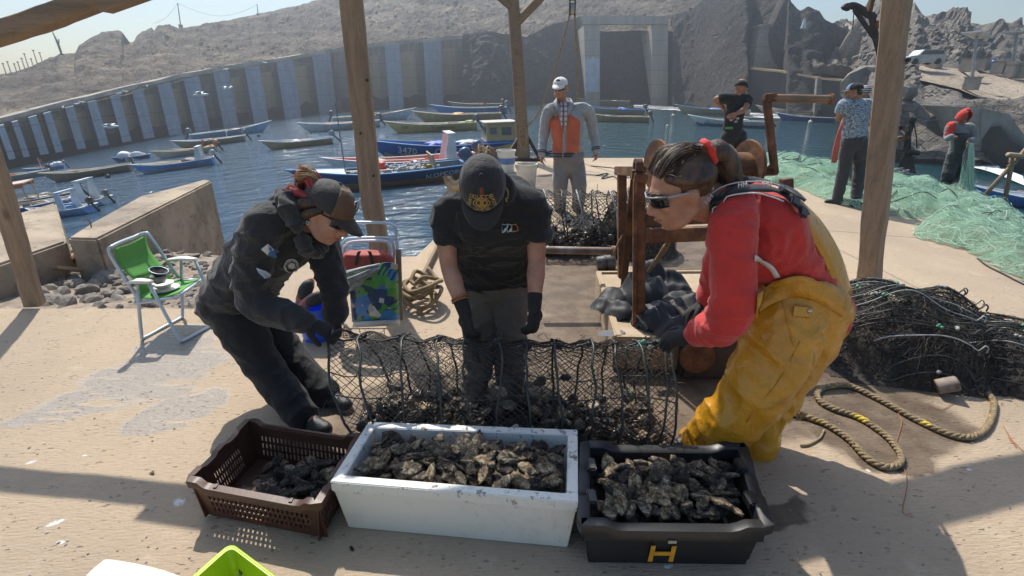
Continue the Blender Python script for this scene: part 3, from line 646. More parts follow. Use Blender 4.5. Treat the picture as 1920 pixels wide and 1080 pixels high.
            for _ in range(7): g.blob((x0 + rr_.uniform(-.6, .6) * sz, rr_.uniform(-.5, .5) * Bw, H * 0.8 + rr_.uniform(0, .25) * sz), (sz * rr_.uniform(.3, .6), Bw * rr_.uniform(.35, .6), sz * rr_.uniform(.18, .38)), Matrix.Rotation(rr_.random() * 3, 3, 'Z'), 9, 6)
            g.build(ex[4] if len(ex) > 4 else 'tarpaulin', ex[5] if len(ex) > 5 else pm('tarp', c, None, 6, 0.5, 0.6, 12, 0.05), t, True, smooth=True)
        elif k == 'mast':
            x0, hh = ex[1] * L, ex[2]; g = MB(); g.cyl((x0, 0, 0), (x0 - 0.03 * hh, 0, H + hh), 0.035, 0.02, 6)
            ms = g.build('mast', paint(ex[3] if len(ex) > 3 else (0.5, 0.5, 0.48)), t, True)
            if len(ex) > 4:
                g = MB(); g.add([V((x0, 0, H + hh * f)) for f in (.62, .88)] + [V((x0 - .25 * hh, 0.03, H + hh * f)) for f in (.85, .6)], [(0, 1, 2, 3)]); g.build('pennant', paint(ex[4]), ms, True)
        elif k == 'cabin':
            x0, ll, hh = ex[1] * L, ex[2], ex[3]; wy = Bw * 0.8; g = MB()
            g.add([V((x0 + a * ll, s * wy * sc, z_)) for s in (-1, 1) for a, z_, sc in ((-.5, H * .5, 1), (.5, H * .5, 1), (.42, H + hh, .92), (-.5, H + hh, .92))], [(0, 1, 2, 3), (7, 6, 5, 4), (0, 4, 5, 1), (1, 5, 6, 2), (2, 6, 7, 3), (3, 7, 4, 0)])
            cb = g.build('cabin', paint(ex[4]), t, True)
            g = MB(); g.box((x0 - 0.03 * ll, 0, H + hh + 0.04), (ll * 1.12, 2 * wy + 0.05, 0.07)); g.build('cabin_roof', paint((0.62, 0.55, 0.46)), cb, True)
            g = MB()
            for s in (-1, 1): g.box((x0 - .2 * ll, s * (wy * .965 + 0.012), H + hh * .58), (.32 * ll, 0.03, .42 * hh)); g.box((x0 + .24 * ll, s * (wy * .955 + 0.012), H + hh * .62), (.22 * ll, 0.03, .34 * hh))
            g.box((x0 + .462 * ll, 0, H + hh * .6), (0.03, wy * 1.1, .4 * hh)); g.build('cabin_windows', pm('cabin_glass', (0.10, 0.13, 0.15), None, 3, 0.15), cb, True)
            g = MB(); g.box((x0, 0, H * 1.02), (ll * 1.06, 2 * wy + 0.07, .16 * hh)); g.build('cabin_band', paint((0.05, 0.14, 0.36)), cb, True)
        elif k == 'canopy':
            x0, ll, hh, c = ex[1] * L, ex[2] * L, ex[3], ex[4]; g = MB(); wy = Bw * .8
            for a in (-.5, .15, .5):
                for s in (-1, 1): g.cyl((x0 + a * ll, s * wy, H * .9), (x0 + a * ll, s * wy, H + hh), 0.03, 0.03, 6)
            for zz in (.42,):
                for s in (-1, 1): g.cyl((x0 - .5 * ll, s * wy, H + hh * zz), (x0 + .5 * ll, s * wy, H + hh * zz), 0.025, 0.025, 6)
            cn = g.build('canopy_frame', paint((0.55, 0.42, 0.25)), t, True)
            g = MB(); g.box((x0, 0, H + hh + 0.03), (ll * 1.08, 2 * wy + 0.2, 0.06)); g.build('canopy_top', paint((0.62, 0.5, 0.36)), cn, True)
            g = MB()
            for s in (-1, 1): g.box((x0, s * (wy + 0.1), H + hh - 0.09), (ll * 1.06, 0.03, 0.17))
            g.build('valance', paint(c), cn, True)
        elif k == 'text':
            s = ex[2] if len(ex) > 2 else 0.3; u = ex[3] if len(ex) > 3 else 0.5; i = int(u * (N - 1)); sd = -1 if bow < 0 else 1
            # the side that faces the dock
            side = -1 if (M @ V((0, 1, 0))).dot(-rad) < 0 else 1
            col = sec + side * (sec - 2); c0 = outer[i][col]; cu = (outer[i][sec + side * sec] - outer[i][sec + side * (sec - 5)]).normalized(); cr = (outer[min(N - 1, i + 1)][col] - outer[i - 1][col]).normalized()
            nn = cr.cross(cu); nn = nn if nn.y * side > 0 else -nn
            rt = cu.cross(nn)
            text(ex[1], 'boat_name', paint(ex[4] if len(ex) > 4 else (0.8, 0.8, 0.78)), t, c0 + nn * (ex[5] if len(ex) > 5 else 0.03), rt, cu, s, 0.004, True)
        elif k == 'floats':
            x0 = ex[1] * L; rr_ = random.Random(3); g = MB()
            for _ in range(75): g.blob((x0 + rr_.gauss(0, .12) * L * .6, rr_.uniform(-.8, .8) * Bw, H * 0.9 + abs(rr_.gauss(0, .12))), (0.09, 0.075, 0.065), Matrix.Rotation(rr_.random() * 3, 3, 'Z'), 7, 5)
            fo = g.build('net_floats', pm('grey_floats', (0.55, 0.55, 0.54), (0.35, 0.35, 0.34), 5, 0.6), t, True, smooth=True); fo['kind'] = 'stuff'
        elif k == 'board':
            x0 = ex[1] * L; g = MB(); g.box((x0, 0, H + 0.25), (0.06, Bw * 1.5, 0.62), Matrix.Rotation(0.25, 3, 'Y')); g.build('plywood_board', paint((0.42, 0.33, 0.22), 0.8), t, True)
        elif k == 'buoy':
            g = MB(); g.blob((ex[1] * L, -0.1, H + 0.16), (0.24, 0.2, 0.2)); g.build('round_buoy', paint(ex[2]), t, True, smooth=True)
        elif k == 'deck':
            a, b_ = ex[1], ex[2]; ii = range(int(a * (N - 1)), int(b_ * (N - 1)) + 1)
            g = MB(); g.sheet([[lerp(outer[i][0], outer[i][-1], f) + V((0, 0, -0.02)) for f in (0.02, .35, .65, .98)] for i in ii], 0.04); g.build('fore_deck', paint(ex[3]), t, True)
    return t
blue, dblue, lblue, white, cream, tan, wood, red, orange = (0.04, 0.14, 0.48), (0.03, 0.09, 0.24), (0.10, 0.28, 0.70), (0.70, 0.72, 0.72), (0.52, 0.47, 0.37), (0.42, 0.30, 0.14), (0.30, 0.22, 0.14), (0.52, 0.08, 0.06), (0.58, 0.22, 0.05)
grey = (0.34, 0.34, 0.33); teal = (0.16, 0.33, 0.52)
boat(36, 336, 62, 'slim pale boat with a thin aerial, moored nearest the left end of the wall', grey, cream, white, yaw=-.25, extras=(('engine', (.1, .1, .11)), ('mast', -.42, 1.1, white, red)))
boat(86, 320, 38, 'tiny white and blue boat with a boxy stern cover below the first buttresses', lblue, cream, white, yaw=-.2, extras=(('tarp', -.3, (.6, .66, .7), .8, 'stern_cover'), ('engine', (.3, .3, .3))))
boat(170, 331, 98, 'brown wooden rowing boat with ribs showing and a grey outboard', (.24, .18, .12), cream, cream, yaw=-.3, extras=(('engine', (.13, .17, .21)),))
boat(248, 300, 44, 'low blue boat heaped with a white cover near the wall', dblue, cream, lblue, yaw=-.2, extras=(('tarp', 0, (.8, .8, .8), 1.3, 'white_cover'),))
boat(330, 317, 104, 'bright blue boat with white stern gantry and a grey outboard', lblue, cream, white, yaw=-.22, stripe=None, bottom=(.45, .52, .62), extras=(('engine', (.45, .47, .5)), ('arch', -.36, .85, white), ('tarp', -.2, (.12, .11, .1), .5, 'engine_box')))
boat(350, 291, 84, 'cream and white boat with orange stern fittings and an orange flag', cream, cream, tan, yaw=-.2, bottom=white, extras=(('engine', (.5, .2, .05)), ('mast', -.30, .8, orange, orange), ('tarp', -.42, (.42, .18, .04), .45, 'orange_gear')))
boat(397, 272, 96, 'pale boat with wooden planks laid lengthwise and a mast at its stern', wood, white, white, yaw=-.15, extras=(('mast', -.25, .9, white, white), ('engine', (.14, .16, .2))))
boat(437, 254, 112, 'long light blue boat moored farthest up the left side with nets aboard', teal, cream, white, bow=1, yaw=.16, extras=(('engine', (.1, .12, .16)), ('tarp', .05, (.5, .3, .1), .5, 'net_heap')))
boat(561, 275, 108, 'tan wooden boat with blue inside and a tilted blue outboard', (.38, .27, .14), (.10, .2, .4), white, yaw=-.12, extras=(('engine', (.16, .24, .32), 38), ('tarp', .0, white, .45, 'white_sack')))
boat(640, 243, 128, 'grey white boat with a raised sharp bow left of the leaning post', (.48, .49, .49), cream, white, yaw=-.05, extras=(('tarp', .1, (.2, .25, .3), .4, 'gear'), ('engine', (.1, .12, .15))))
boat(703, 227, 134, 'pale boat heaped with white nets with a brown raised bow behind the leaning post', (.50, .54, .60), cream, cream, bow=1, yaw=.05, stripe=None, extras=(('tarp', -.05, (.6, .58, .52), 1.2, 'net_heap', M_net), ('engine', (.1, .1, .12)), ('deck', .78, .97, tan)))
boat(812, 246, 154, 'long mustard yellow boat with black lettering along its side', (.50, .38, .14), (.34, .28, .18), cream, yaw=.0, extras=(('engine', (.13, .15, .16)), ('tarp', -.4, (.3, .36, .12), .7, 'green_gear'), ('text', 'EL PERALITO', .42, .42, (.03, .03, .03)), ('text', '3187', .38, .85, (.03, .03, .03)), ('tarp', -.15, (.1, .1, .1), .4, 'fuel_can')))
boat(860, 227, 150, 'ochre boat with orange floats, between the yellow boat and the blue boat', tan, wood, cream, yaw=.03, extras=(('tarp', .02, (.6, .28, .05), .7, 'orange_floats'), ('engine', (.1, .1, .1)), ('mast', -.3, 1.6, grey, red)))
boat(882, 213, 128, 'blue boat with a pale blue rim lying behind the ochre boat', (.05, .2, .46), cream, (.35, .5, .62), yaw=.02, extras=(('engine', (.12, .14, .17)), ('text', 'MAR', .3, .4)))
boat(893, 203, 92, 'dull olive brown boat farthest out, close under the end of the wall', (.26, .23, .16), wood, cream, yaw=0, extras=(('engine', (.1, .1, .1)),))
boat(838, 292, 262, 'dark blue boat with white number on the bow and a small blue and tan wheelhouse', (.025, .085, .27), (.05, .16, .36), (.08, .2, .42), yaw=.06, bottom=(.42, .30, .20), extras=(('cabin', -.36, 1.9, 1.15, (.45, .32, .14)), ('engine', (.05, .12, .26)), ('tarp', .06, (.03, .12, .55), .75, 'blue_tarp'), ('text', '3470', .62, .80), ('text', 'CRISTI', .72, .50), ('tarp', -.15, (.45, .52, .6), .7, 'grey_sheet')))
boat(762, 322, 258, 'white hulled boat with a red inside, between two blue boats', (.72, .70, .66), (.62, .13, .10), (.78, .76, .72), yaw=.06, extras=(('arch', -.32, 1.15, (.74, .76, .76)), ('engine', (.05, .11, .2)), ('tarp', .18, (.4, .3, .2), .4, 'wooden_block')))
boat(722, 345, 292, 'navy boat with tan bottom, loaded with grey floats, nearest the dock', (.03, .075, .17), (.12, .13, .14), (.10, .24, .42), yaw=.05, bottom=(.36, .22, .11), extras=(('floats', -.16), ('board', -.30), ('buoy', .0, (.75, .06, .05)), ('engine', (.06, .12, .22)), ('deck', .72, .98, (.50, .56, .62)), ('text', 'N.OPCOBO', .36, .17, (.7, .75, .78)), ('mast', .22, 3.0, (.16, .19, .22))))
boat(1154, 228, 112, 'tan boat with an orange inside, right of the old man', (.46, .34, .17), (.60, .26, .06), cream, yaw=.03, extras=(('engine', (.1, .12, .14)), ('tarp', .1, (.09, .09, .09), .5, 'dark_sacks')))
boat(1150, 214, 104, 'blue and tan boat covered with a crumpled blue tarpaulin', (.38, .34, .26), wood, blue, yaw=0, extras=(('tarp', -.15, (.05, .18, .62), .9), ('engine', (.1, .12, .14))))
boat(1132, 196, 86, 'yellow brown boat with a gull like white bundle, beside the portal foot', (.42, .33, .16), wood, cream, yaw=0, extras=(('tarp', -.2, white, .5, 'white_bundle'),))
boat(1160, 191, 56, 'small blue boat with a pointed bow below the portal', (.10, .24, .46), cream, (.4, .5, .6), bow=1, yaw=.05)
boat(1335, 215, 112, 'cream and brown boat lying along the white patches left of the black shirted man', (.42, .34, .22), (.3, .35, .4), (.10, .22, .45), yaw=.04, extras=(('tarp', -.05, (.25, .4, .65), .7, 'blue_net'),))
boat(1364, 237, 118, 'white and blue boat with a grey outboard behind the black shirted man', (.66, .69, .72), (.28, .26, .24), (.6, .64, .66), yaw=.02, bottom=(.08, .16, .4), extras=(('engine', (.14, .2, .26)), ('engine', (.1, .12, .16), 40), ('tarp', -.2, (.5, .5, .5), .6, 'grey_bundle'), ('text', '2706', .3, .78, (.1, .1, .1))))
boat(1478, 214, 88, 'grey brown boat moored under the ledge walkway', (.28, .24, .19), wood, grey, yaw=0)
boat(1508, 227, 78, 'dark blue boat moored beside the pale pillar', (.03, .10, .30), grey, (.3, .36, .42), yaw=-.12)
boat(70, 384, 92, 'brown wooden boat with a row of pale fenders behind the railings', (.24, .19, .12), cream, white, yaw=-.25, extras=(('engine', (.2, .16, .12)), ('tarp', -.05, (.2, .18, .16), .5, 'crates')))
boat(22, 408, 130, 'blue boat with an orange canopy behind the left post', (.04, .16, .44), cream, white, yaw=-.3, extras=(('canopy', .05, .55, 1.05, (.60, .14, .06)),))
boat(150, 388, 66, 'white boat with a tall white gantry at the stern right of the canopy boat', (.55, .62, .7), cream, white, bow=-1, yaw=-.7, extras=(('arch', -.25, .95, (.66, .72, .78)), ('engine', (.16, .17, .19))))
boat(118, 404, 64, 'white and blue boat with red seats and a black outboard by the low wall', (.2, .36, .62), white, white, bow=-1, yaw=-.75, extras=(('arch', -.2, .75, (.6, .67, .75)), ('engine', (.06, .06, .07)), ('tarp', .1, red, .35, 'red_seats')))
boat(1935, 388, 130, 'blue and white boat at the right edge with white lines coiled aboard', (.05, .16, .42), (.45, .5, .55), (.6, .64, .68), bow=-1, yaw=.3)
# buoys and gulls
for i, (x, y, r_, c, lb) in enumerate([(203, 333, 3.2, (.03, .03, .03), 'black round mooring buoy nearest the bright blue boat'), (192, 329, 2.6, (.03, .03, .03), 'small black buoy beside the brown wooden boat'), (1262, 219, 3, (.7, .62, .5), 'pale cream buoy on open water right of the tan boat'), (1251, 238, 2.4, (.7, .68, .6), 'tiny pale buoy on the dark green water'), (582, 245, 2.8, (.75, .75, .75), 'white buoy beside the grey white boat'), (1519, 231, 3, (.75, .72, .65), 'white buoy in front of the dark blue boat'), (540, 276, 2.4, (.8, .8, .8), 'small white buoy under the tan wooden boat'), (485, 256, 2.4, (.05, .05, .05), 'black buoy off the long light blue boat')]):
    p = S(x, y); r_ = r_ * p.length / FPX; g = MB(); g.blob(p + V((0, 0, r_ * .5)), (r_, r_, r_)); g.cyl(p + V((0, 0, r_ * 1.3)), p + V((0, 0, r_ * 1.9)), r_ * .25, r_ * .2, 8)
    o = recenter(g.build('mooring_buoy', paint(c), None, smooth=True), p); tag(o, lb, 'buoy', 'mooring buoys')
def gull(px, py, Y, span, fly, label, yaw=0.0):
    p = W(px, py, Y); g = MB(); A = Matrix.Rotation(yaw, 3, 'Z'); s = span
    g.limb([p + A @ V((-.28 * s, 0, 0)), p, p + A @ V((.24 * s, 0, .02 * s)), p + A @ V((.36 * s, 0, .03 * s))], [.03 * s, .085 * s, .06 * s, .02 * s], 4, 8)
    if fly:
        for sd in (-1, 1): g.sheet([[p + A @ V((.08 * s, 0, .05 * s)), p + A @ V((.14 * s, sd * .28 * s, .16 * s)), p + A @ V((-.05 * s, sd * .62 * s, .10 * s))], [p + A @ V((-.14 * s, 0, .04 * s)), p + A @ V((-.06 * s, sd * .28 * s, .14 * s)), p + A @ V((-.09 * s, sd * .62 * s, .09 * s))]], .015 * s)
    else:
        for sd in (-.03, .03): g.cyl(p + V((0, sd * s, -.22 * s)), p + V((0, sd * s, 0)), .012 * s, None, 5)
        g.blob(p + A @ V((.30 * s, 0, .12 * s)), .07 * s)
    o = recenter(g.build('gull', M_white, None, smooth=True), p); tag(o, label, 'gull', 'gulls around the harbour wall')
gull(375, 178, 40, 1.5, True, 'gull gliding low in front of the tall buttresses, lower of the close pair', .3)
gull(426, 166, 45, 1.2, True, 'gull flying in front of the buttresses, upper of the close pair', 1.2)
gull(207, 238, 26, 1.0, True, 'gull flying alone near the left end of the wall', .2)
for x in (118, 143, 155, 222, 236, 276, 423, 497): 
    p, zt = wall_at(x); gull(x, pl(TOP, x) - 3.5, p.y + 0.2, 0.0125 * p.y + .25, False, 'small gull perched on the harbour wall coping', random.random() * 6)
# ---------------------------------------------------------------- hillside details
ICO = []
def rock_mesh(seed, mat, sub=2, sharp=1.0):
    bm = bmesh.new(); bmesh.ops.create_icosphere(bm, subdivisions=sub, radius=1.0); rr_ = random.Random(seed)
    cuts = [(V((rr_.gauss(0, 1), rr_.gauss(0, 1), rr_.gauss(0, 1))).normalized(), rr_.uniform(.45, .8)) for _ in range(9)]
    sc = V((rr_.uniform(.8, 1.3), rr_.uniform(.7, 1.1), rr_.uniform(.55, .9)))
    for v in bm.verts:
        c = v.co.copy()
        for n_, d_ in cuts:
            k = c.dot(n_) - d_
            if k > 0: c -= n_ * k * sharp
        c *= 1 + 0.10 * noise.noise(c * 2.3 + V((seed, 0, 0))); v.co = V((c.x * sc.x, c.y * sc.y, c.z * sc.z))
    me = bpy.data.meshes.new('rock'); bm.to_mesh(me); bm.free(); me.materials.append(mat); return me
M_boul = rock_material('boulder_rock', (0.15, 0.135, 0.12), (0.25, 0.22, 0.19), (0.34, 0.30, 0.26), 0.9, 0.15)
M_stone = pm('shore_stone', (0.30, 0.26, 0.22), (0.17, 0.155, 0.14), 3, 0.9, 0.6, 12, 0.02, dirt=(0.36, 0.29, 0.21), dsc=2)
BOUL = [rock_mesh(i, M_boul) for i in range(10)]; STONE = [rock_mesh(40 + i, M_stone) for i in range(10)]
def rocky_at(px, py):
    s = (pl(RB, px) - py) / (pl(RB, px) - pl(RR, px)); return land_d(rocky_fn(px, s), 0.026 * rmask(px, s), 11, s)
rr_ = random.Random(5)
def rock(me, p, s, name, label, group, cat='boulder'):
    o = bpy.data.objects.new(name, me); COL.objects.link(o); o.location = p; o.rotation_euler = (rr_.uniform(-.4, .4), rr_.uniform(-.4, .4), rr_.uniform(0, 6.3)); o.scale = (s, s, s)
    tag(o, label, cat, group); return o
for (x0, x1, y0, y1, n_, smin, smax) in ((1700, 1815, 66, 118, 95, 3.5, 8.5), (1560, 1650, 95, 125, 42, 4, 9), (1600, 1660, 60, 95, 16, 6, 11), (1690, 1790, 160, 185, 55, 2.5, 5.0), (1850, 1935, 165, 205, 34, 3, 6), (1780, 1900, 145, 160, 22, 2, 4), (1700, 1730, 122, 160, 12, 4, 9)):
    for _ in range(n_):
        x, y = rr_.uniform(x0, x1), rr_.uniform(y0, y1)
        if y < pl(RR, x) + 14 or y > pl(RB, x) - 4: continue
        p = rocky_at(x, y); s = rr_.uniform(smin, smax) * p.length / FPX * .75
        rock(rr_.choice(BOUL), p, s, 'boulder', 'grey broken boulder in the heaps on the slope behind the quay', 'grey boulders on the far slope')
# big named outcrops
for (x, y, s, lb) in ((1625, 150, 34, 'broad rounded grey outcrop above the ledge walkway'), (1680, 190, 26, 'rounded outcrop beside the upper half of the right post'), (1590, 108, 17, 'rounded boulder left of the davit mast'), (1562, 122, 20, 'cracked brown outcrop at the end of the dark cliff'), (1712, 148, 13, 'flat dark boulder right of the post below the parked car'), (1775, 140, 9, 'single pointed boulder on the sandy slope'), (1640, 220, 26, 'pale outcrop behind the camouflage shirt man')):
    p = rocky_at(min(max(x, 1530), 1920), y); p.z -= s * p.length / FPX * .2; rock(rr_.choice(BOUL), p, s * p.length / FPX, 'rock_outcrop', lb, 'rock outcrops above the shore')
# sandy terraces
def terrace(pts, lift=0.35):
    rows = []
    for f in [k / 8 for k in range(9)]:
        rows.append([rocky_at(x, lerp(ya, yb, f)) + V((0, -0.3, lift - .2 + 0.12 * noise.noise(V((x * .05, f * 3, 0))))) for x, ya, yb in pts])
    mb = MB(); mb.grid(rows); o = mb.build('sandy_slope', M_sand, smooth=True); tag(o, kind='structure')
terrace([(1700, 124, 150), (1740, 126, 158), (1790, 130, 172), (1830, 140, 190), (1870, 150, 196), (1920, 156, 214), (1990, 165, 240)])
terrace([(1545, 50, 70), (1575, 54, 78), (1600, 60, 80), (1650, 68, 82)], .2)
# concrete cubes, lamps, car, tank
for (x, y, w_, h_, lb) in ((1799, 137, 22, 15, 'pale square concrete cube, leftmost of the row on the far terrace'), (1824, 139, 19, 13, 'concrete cube at the foot of the nearer solar lamp'), (1856, 144, 22, 14, 'concrete cube under the blue drum'), (1877, 149, 16, 17, 'light concrete cube right of the blue drum'), (1898, 151, 25, 18, 'ribbed grey cube at the right end of the row'), (1802, 172, 22, 15, 'lone concrete cube below the others on the slope'), (1739, 128, 23, 10, 'brownish low concrete block in front of the car'), (1607, 153, 26, 12, 'low concrete box at the end of the ledge walkway'), (1566, 98, 13, 15, 'small concrete stand under a thin slab on the rocks')):
    p = rocky_at(x, y); k = p.length / FPX; t = thing('concrete_cube', lb, 'concrete cube', p, 'concrete cubes on the far slope')
    A = Matrix.Rotation(0.5, 3, 'Z'); mb = MB(); mb.box(p + V((0, -.8, h_ * k * .55)), (w_ * k * .75, w_ * k * .6, h_ * k), A, 0.97); mb.build('cube_body', M_conc, t, bevel=0.03)
    mb = MB(); mb.box(p + V((0, -.8, h_ * k * 1.08)), (w_ * k * .82, w_ * k * .66, h_ * k * .12), A); mb.build('lid', M_conc, t)
def lamp(x, y, xt, yt, head, lb):
    p = rocky_at(x, y); k = p.length / FPX; top = W(xt, yt, p.y); t = thing('solar_street_lamp', lb, 'street lamp', p)
    mt = pm('galvanised_pole', (.42, .43, .43), None, 3, .5, metal=.3)
    mb = MB(); mb.cyl(p - V((0, 0, .5)), top, 2.2 * k, 1.6 * k, 8); mb.build('pole', mt, t)
    a, b_ = W(*head[0], p.y - .4), W(*head[1], p.y + .4); mb = MB(); mb.beam(a, b_, 22 * k, 1.5 * k); mb.build('solar_panel', pm('panel_face', (.45, .50, .56), None, 3, .3), t)
    mb = MB(); a = top.lerp(p, .12); mb.cyl(a, a + V((16 * k, -.2, .3 * k)), 1.0 * k, 1.0 * k, 6); mb.box(a + V((15 * k, -.2, 0)), (9 * k, 4 * k, 2 * k)); mb.build('lamp_head', mt, t)
    mb = MB(); mb.box(p + V((0, 0, .7 * k)), (6 * k, 6 * k, 3 * k)); mb.build('footing', M_conc, t)
lamp(1822, 173, 1831, 68, ((1820, 60), (1844, 71)), 'solar street lamp with a tilted panel, nearer of the two on the slope')
lamp(1899, 134, 1907, 64, ((1901, 60), (1914, 63)), 'solar street lamp at the far right behind the ribbed cube')
p = rocky_at(1722, 121); p.y -= 2; p = W(1722, 121, p.y); k = p.length / FPX
t = thing('parked_car', 'silver estate car parked below the boulder heap right of the post', 'car', p)
Lc = 50 * k; A = lambda x, z, y=0: p + V((x * Lc, y * Lc - .3, z * Lc))
body = [(-.5, .05), (-.5, .17), (-.44, .20), (-.27, .22), (-.15, .36), (.38, .37), (.48, .24), (.5, .08), (.46, .05)]
mb = MB(); mb.prism([(x * Lc, z * Lc) for x, z in body], .40 * Lc, A(0, 0, .2), (1, 0, 0), (0, 0, 1)); mb.build('body', pm('silver_paint', (.42, .44, .46), None, 2, .35, metal=.4), t, bevel=.04)
mb = MB(); mb.prism([(x * Lc, z * Lc) for x, z in [(-.23, .235), (-.13, .34), (.36, .345), (.43, .245)]], .408 * Lc, A(0, 0, .204), (1, 0, 0), (0, 0, 1)); mb.build('window', pm('car_glass', (.05, .06, .07), None, 2, .1), t)
for x in (-.31, .31):
    for s in (-1, 1): mb = MB(); mb.cyl(A(x, .07, s * .21), A(x, .07, s * .15), .075 * Lc, None, 14); mb.build('wheel', M_rubber, t)
mb = MB(); mb.box(A(-.495, .15, -.14), (.03 * Lc, .08 * Lc, .04 * Lc)); mb.build('headlight', M_white, t)
p = rocky_at(1859, 131); p = W(1859, 131, p.y - 1.2); k = p.length / FPX; t = thing('blue_drum', 'bright blue plastic drum standing on a concrete cube', 'drum', p)
mb = MB(); mb.lathe([(0, 0), (3.4 * k, 0), (3.8 * k, 4 * k), (3.8 * k, 9 * k), (2.4 * k, 11.5 * k), (0, 12 * k)], 12, None, p); mb.build('drum', paint((.02, .16, .55)), t, smooth=True)
mb = MB(); mb.cyl(p + V((0, 0, 11.5 * k)), p + V((0, 0, 14 * k)), 1.2 * k, 1.0 * k, 8); mb.build('cap', paint((.02, .16, .55)), t)
# poles on the left ridge
def ridge_at(x): return hill_fn(x, 0.985)
M_pole = pm('weathered_pole', (.20, .17, .14), None, 3, .9)
for (x, y, xt, yt, lb) in ((339, 48, 333, 6, 'tall thin pole with wires on the ridge, left of two'), (484, 26, 482, 8, 'shorter thin pole on the ridge, right of two')):
    p = ridge_at(x); p = W(x, y + 3, p.y); tp = W(xt, yt, p.y); t = thing('utility_pole', lb, 'pole', p)
    mb = MB(); mb.cyl(p, tp, .16, .12, 6); mb.build('pole', M_pole, t); mb = MB(); mb.box(p.lerp(tp, .04), (.8, .8, .9)); mb.build('base_block', M_conc, t)
    if x < 400:
        mb = MB(); a = tp; b_ = W(287, 44, p.y); mb.tube([a.lerp(b_, f) - V((0, 0, 1.0 * math.sin(f * 3.14) )) for f in [i / 8 for i in range(9)]], .03, 4); b_ = W(482, 9, p.y); mb.tube([a.lerp(b_, f) - V((0, 0, 3.0 * math.sin(f * 3.14))) for f in [i / 8 for i in range(9)]], .03, 4); mb.build('wire', M_pole, t)
for i, (x, y, h_) in enumerate([(10, 134, 9), (19, 132, 10), (30, 131, 7), (37, 129, 8), (46, 127, 11), (53, 125, 15), (62, 123, 8), (70, 120, 16), (80, 118, 12)]):
    p = ridge_at(x); p = W(x, y, p.y - .5); k = p.length / FPX; mb = MB(); mb.cyl(p - V((0, 0, 6 * k)), p + V((0, 0, h_ * k)), .6 * k, .45 * k, 6); mb.box(p + V((0, 0, h_ * k)), (1.6 * k, 1.6 * k, 1.2 * k))
    o = recenter(mb.build('fence_post', M_pole), p); tag(o, 'thin bare post in the broken line along the left ridge', 'post', 'posts along the left ridge')
p = W(116, 103, ridge_at(116).y - .5); k = p.length / FPX; mb = MB()
mb.tube([p, p + V((-.5 * k, 0, 10 * k)), p + V((-1.5 * k, 0, 18 * k)), p + V((-3.5 * k, 0, 28 * k))], [1.4 * k, 1.5 * k, 1.2 * k, .5 * k], 6); mb.beam(p + V((0, 0, 12 * k)), p + V((2.2 * k, 0, 19 * k)), .9 * k, .9 * k); mb.box(p, (4 * k, 3 * k, 2.5 * k))
o = recenter(mb.build('ridge_marker', M_pole), p); tag(o, 'thin leaning marker pole on the ridge left of the big square rock', 'pole')
# pale scree boulders on the left hill
for _ in range(270):
    x = rr_.uniform(300, 1330); s = rr_.uniform(.06, .9) ** 1.3; p = hill_fn(x, s)
    rock(rr_.choice(BOUL), p + V((0, -.5, .3)), rr_.uniform(1.2, 3.6) * p.length / FPX, 'hill_rock', 'small loose rock scattered on the scree above the harbour wall', 'loose rocks on the scree hill', 'rock')
# shore stones between dock and blocks
for _ in range(295):
    x, y = rr_.uniform(60, 390), rr_.uniform(470, 580)
    if y < 480 + (x - 240) * -.06 and x < 130: continue
    p = Z(x, y, -.12); p = Z(x, y, bank_z(p.x, p.y)); p = Z(x, y, bank_z(p.x, p.y))
    if p.y < 3.68: continue
    s = abs(rr_.gauss(0, .042)) + .016
    rock(rr_.choice(STONE), p, s, 'shore_stone', 'grey stone in the rubble between the dock and the tilted block', 'rubble stones on the shore', 'stone')
for (x, y, s, lb) in ((205, 522, .15, 'largest grey stone in the rubble left of the chair'), (165, 545, .12, 'pale angular stone near the pile of broken slabs'), (150, 505, .13, 'brown stone behind the broken slabs')):
    p = Z(x, y, -.1); rock(STONE[3], p, s, 'shore_stone', lb, 'rubble stones on the shore', 'stone')
M_slab = pm('broken_board', (.34, .25, .16), (.22, .16, .10), 4, .85, .5, stretch=(1, 6, 1))
for i, (x, y, l_, w_, rx, ry, rz, lb) in enumerate([(150, 487, .34, .14, .3, -.5, .5, 'broken flat slab leaning topmost on the rubble'), (115, 490, .30, .16, .1, -.35, .2, 'pale broken slab lying under the leaning one'), (135, 505, .26, .12, -.3, .4, 1.0, 'brown broken board tilted against the stones'), (95, 497, .22, .2, .9, .2, .3, 'rough upright broken slab at the end of the rubble')]):
    p = Z(x, y, .0); mb = MB(); mb.box((0, 0, 0), (l_, w_, .03)); o = mb.build('broken_slab', M_slab, bevel=.006); o.location = p; o.rotation_euler = (rx, ry, rz); tag(o, lb, 'slab', 'broken slabs on the rubble')
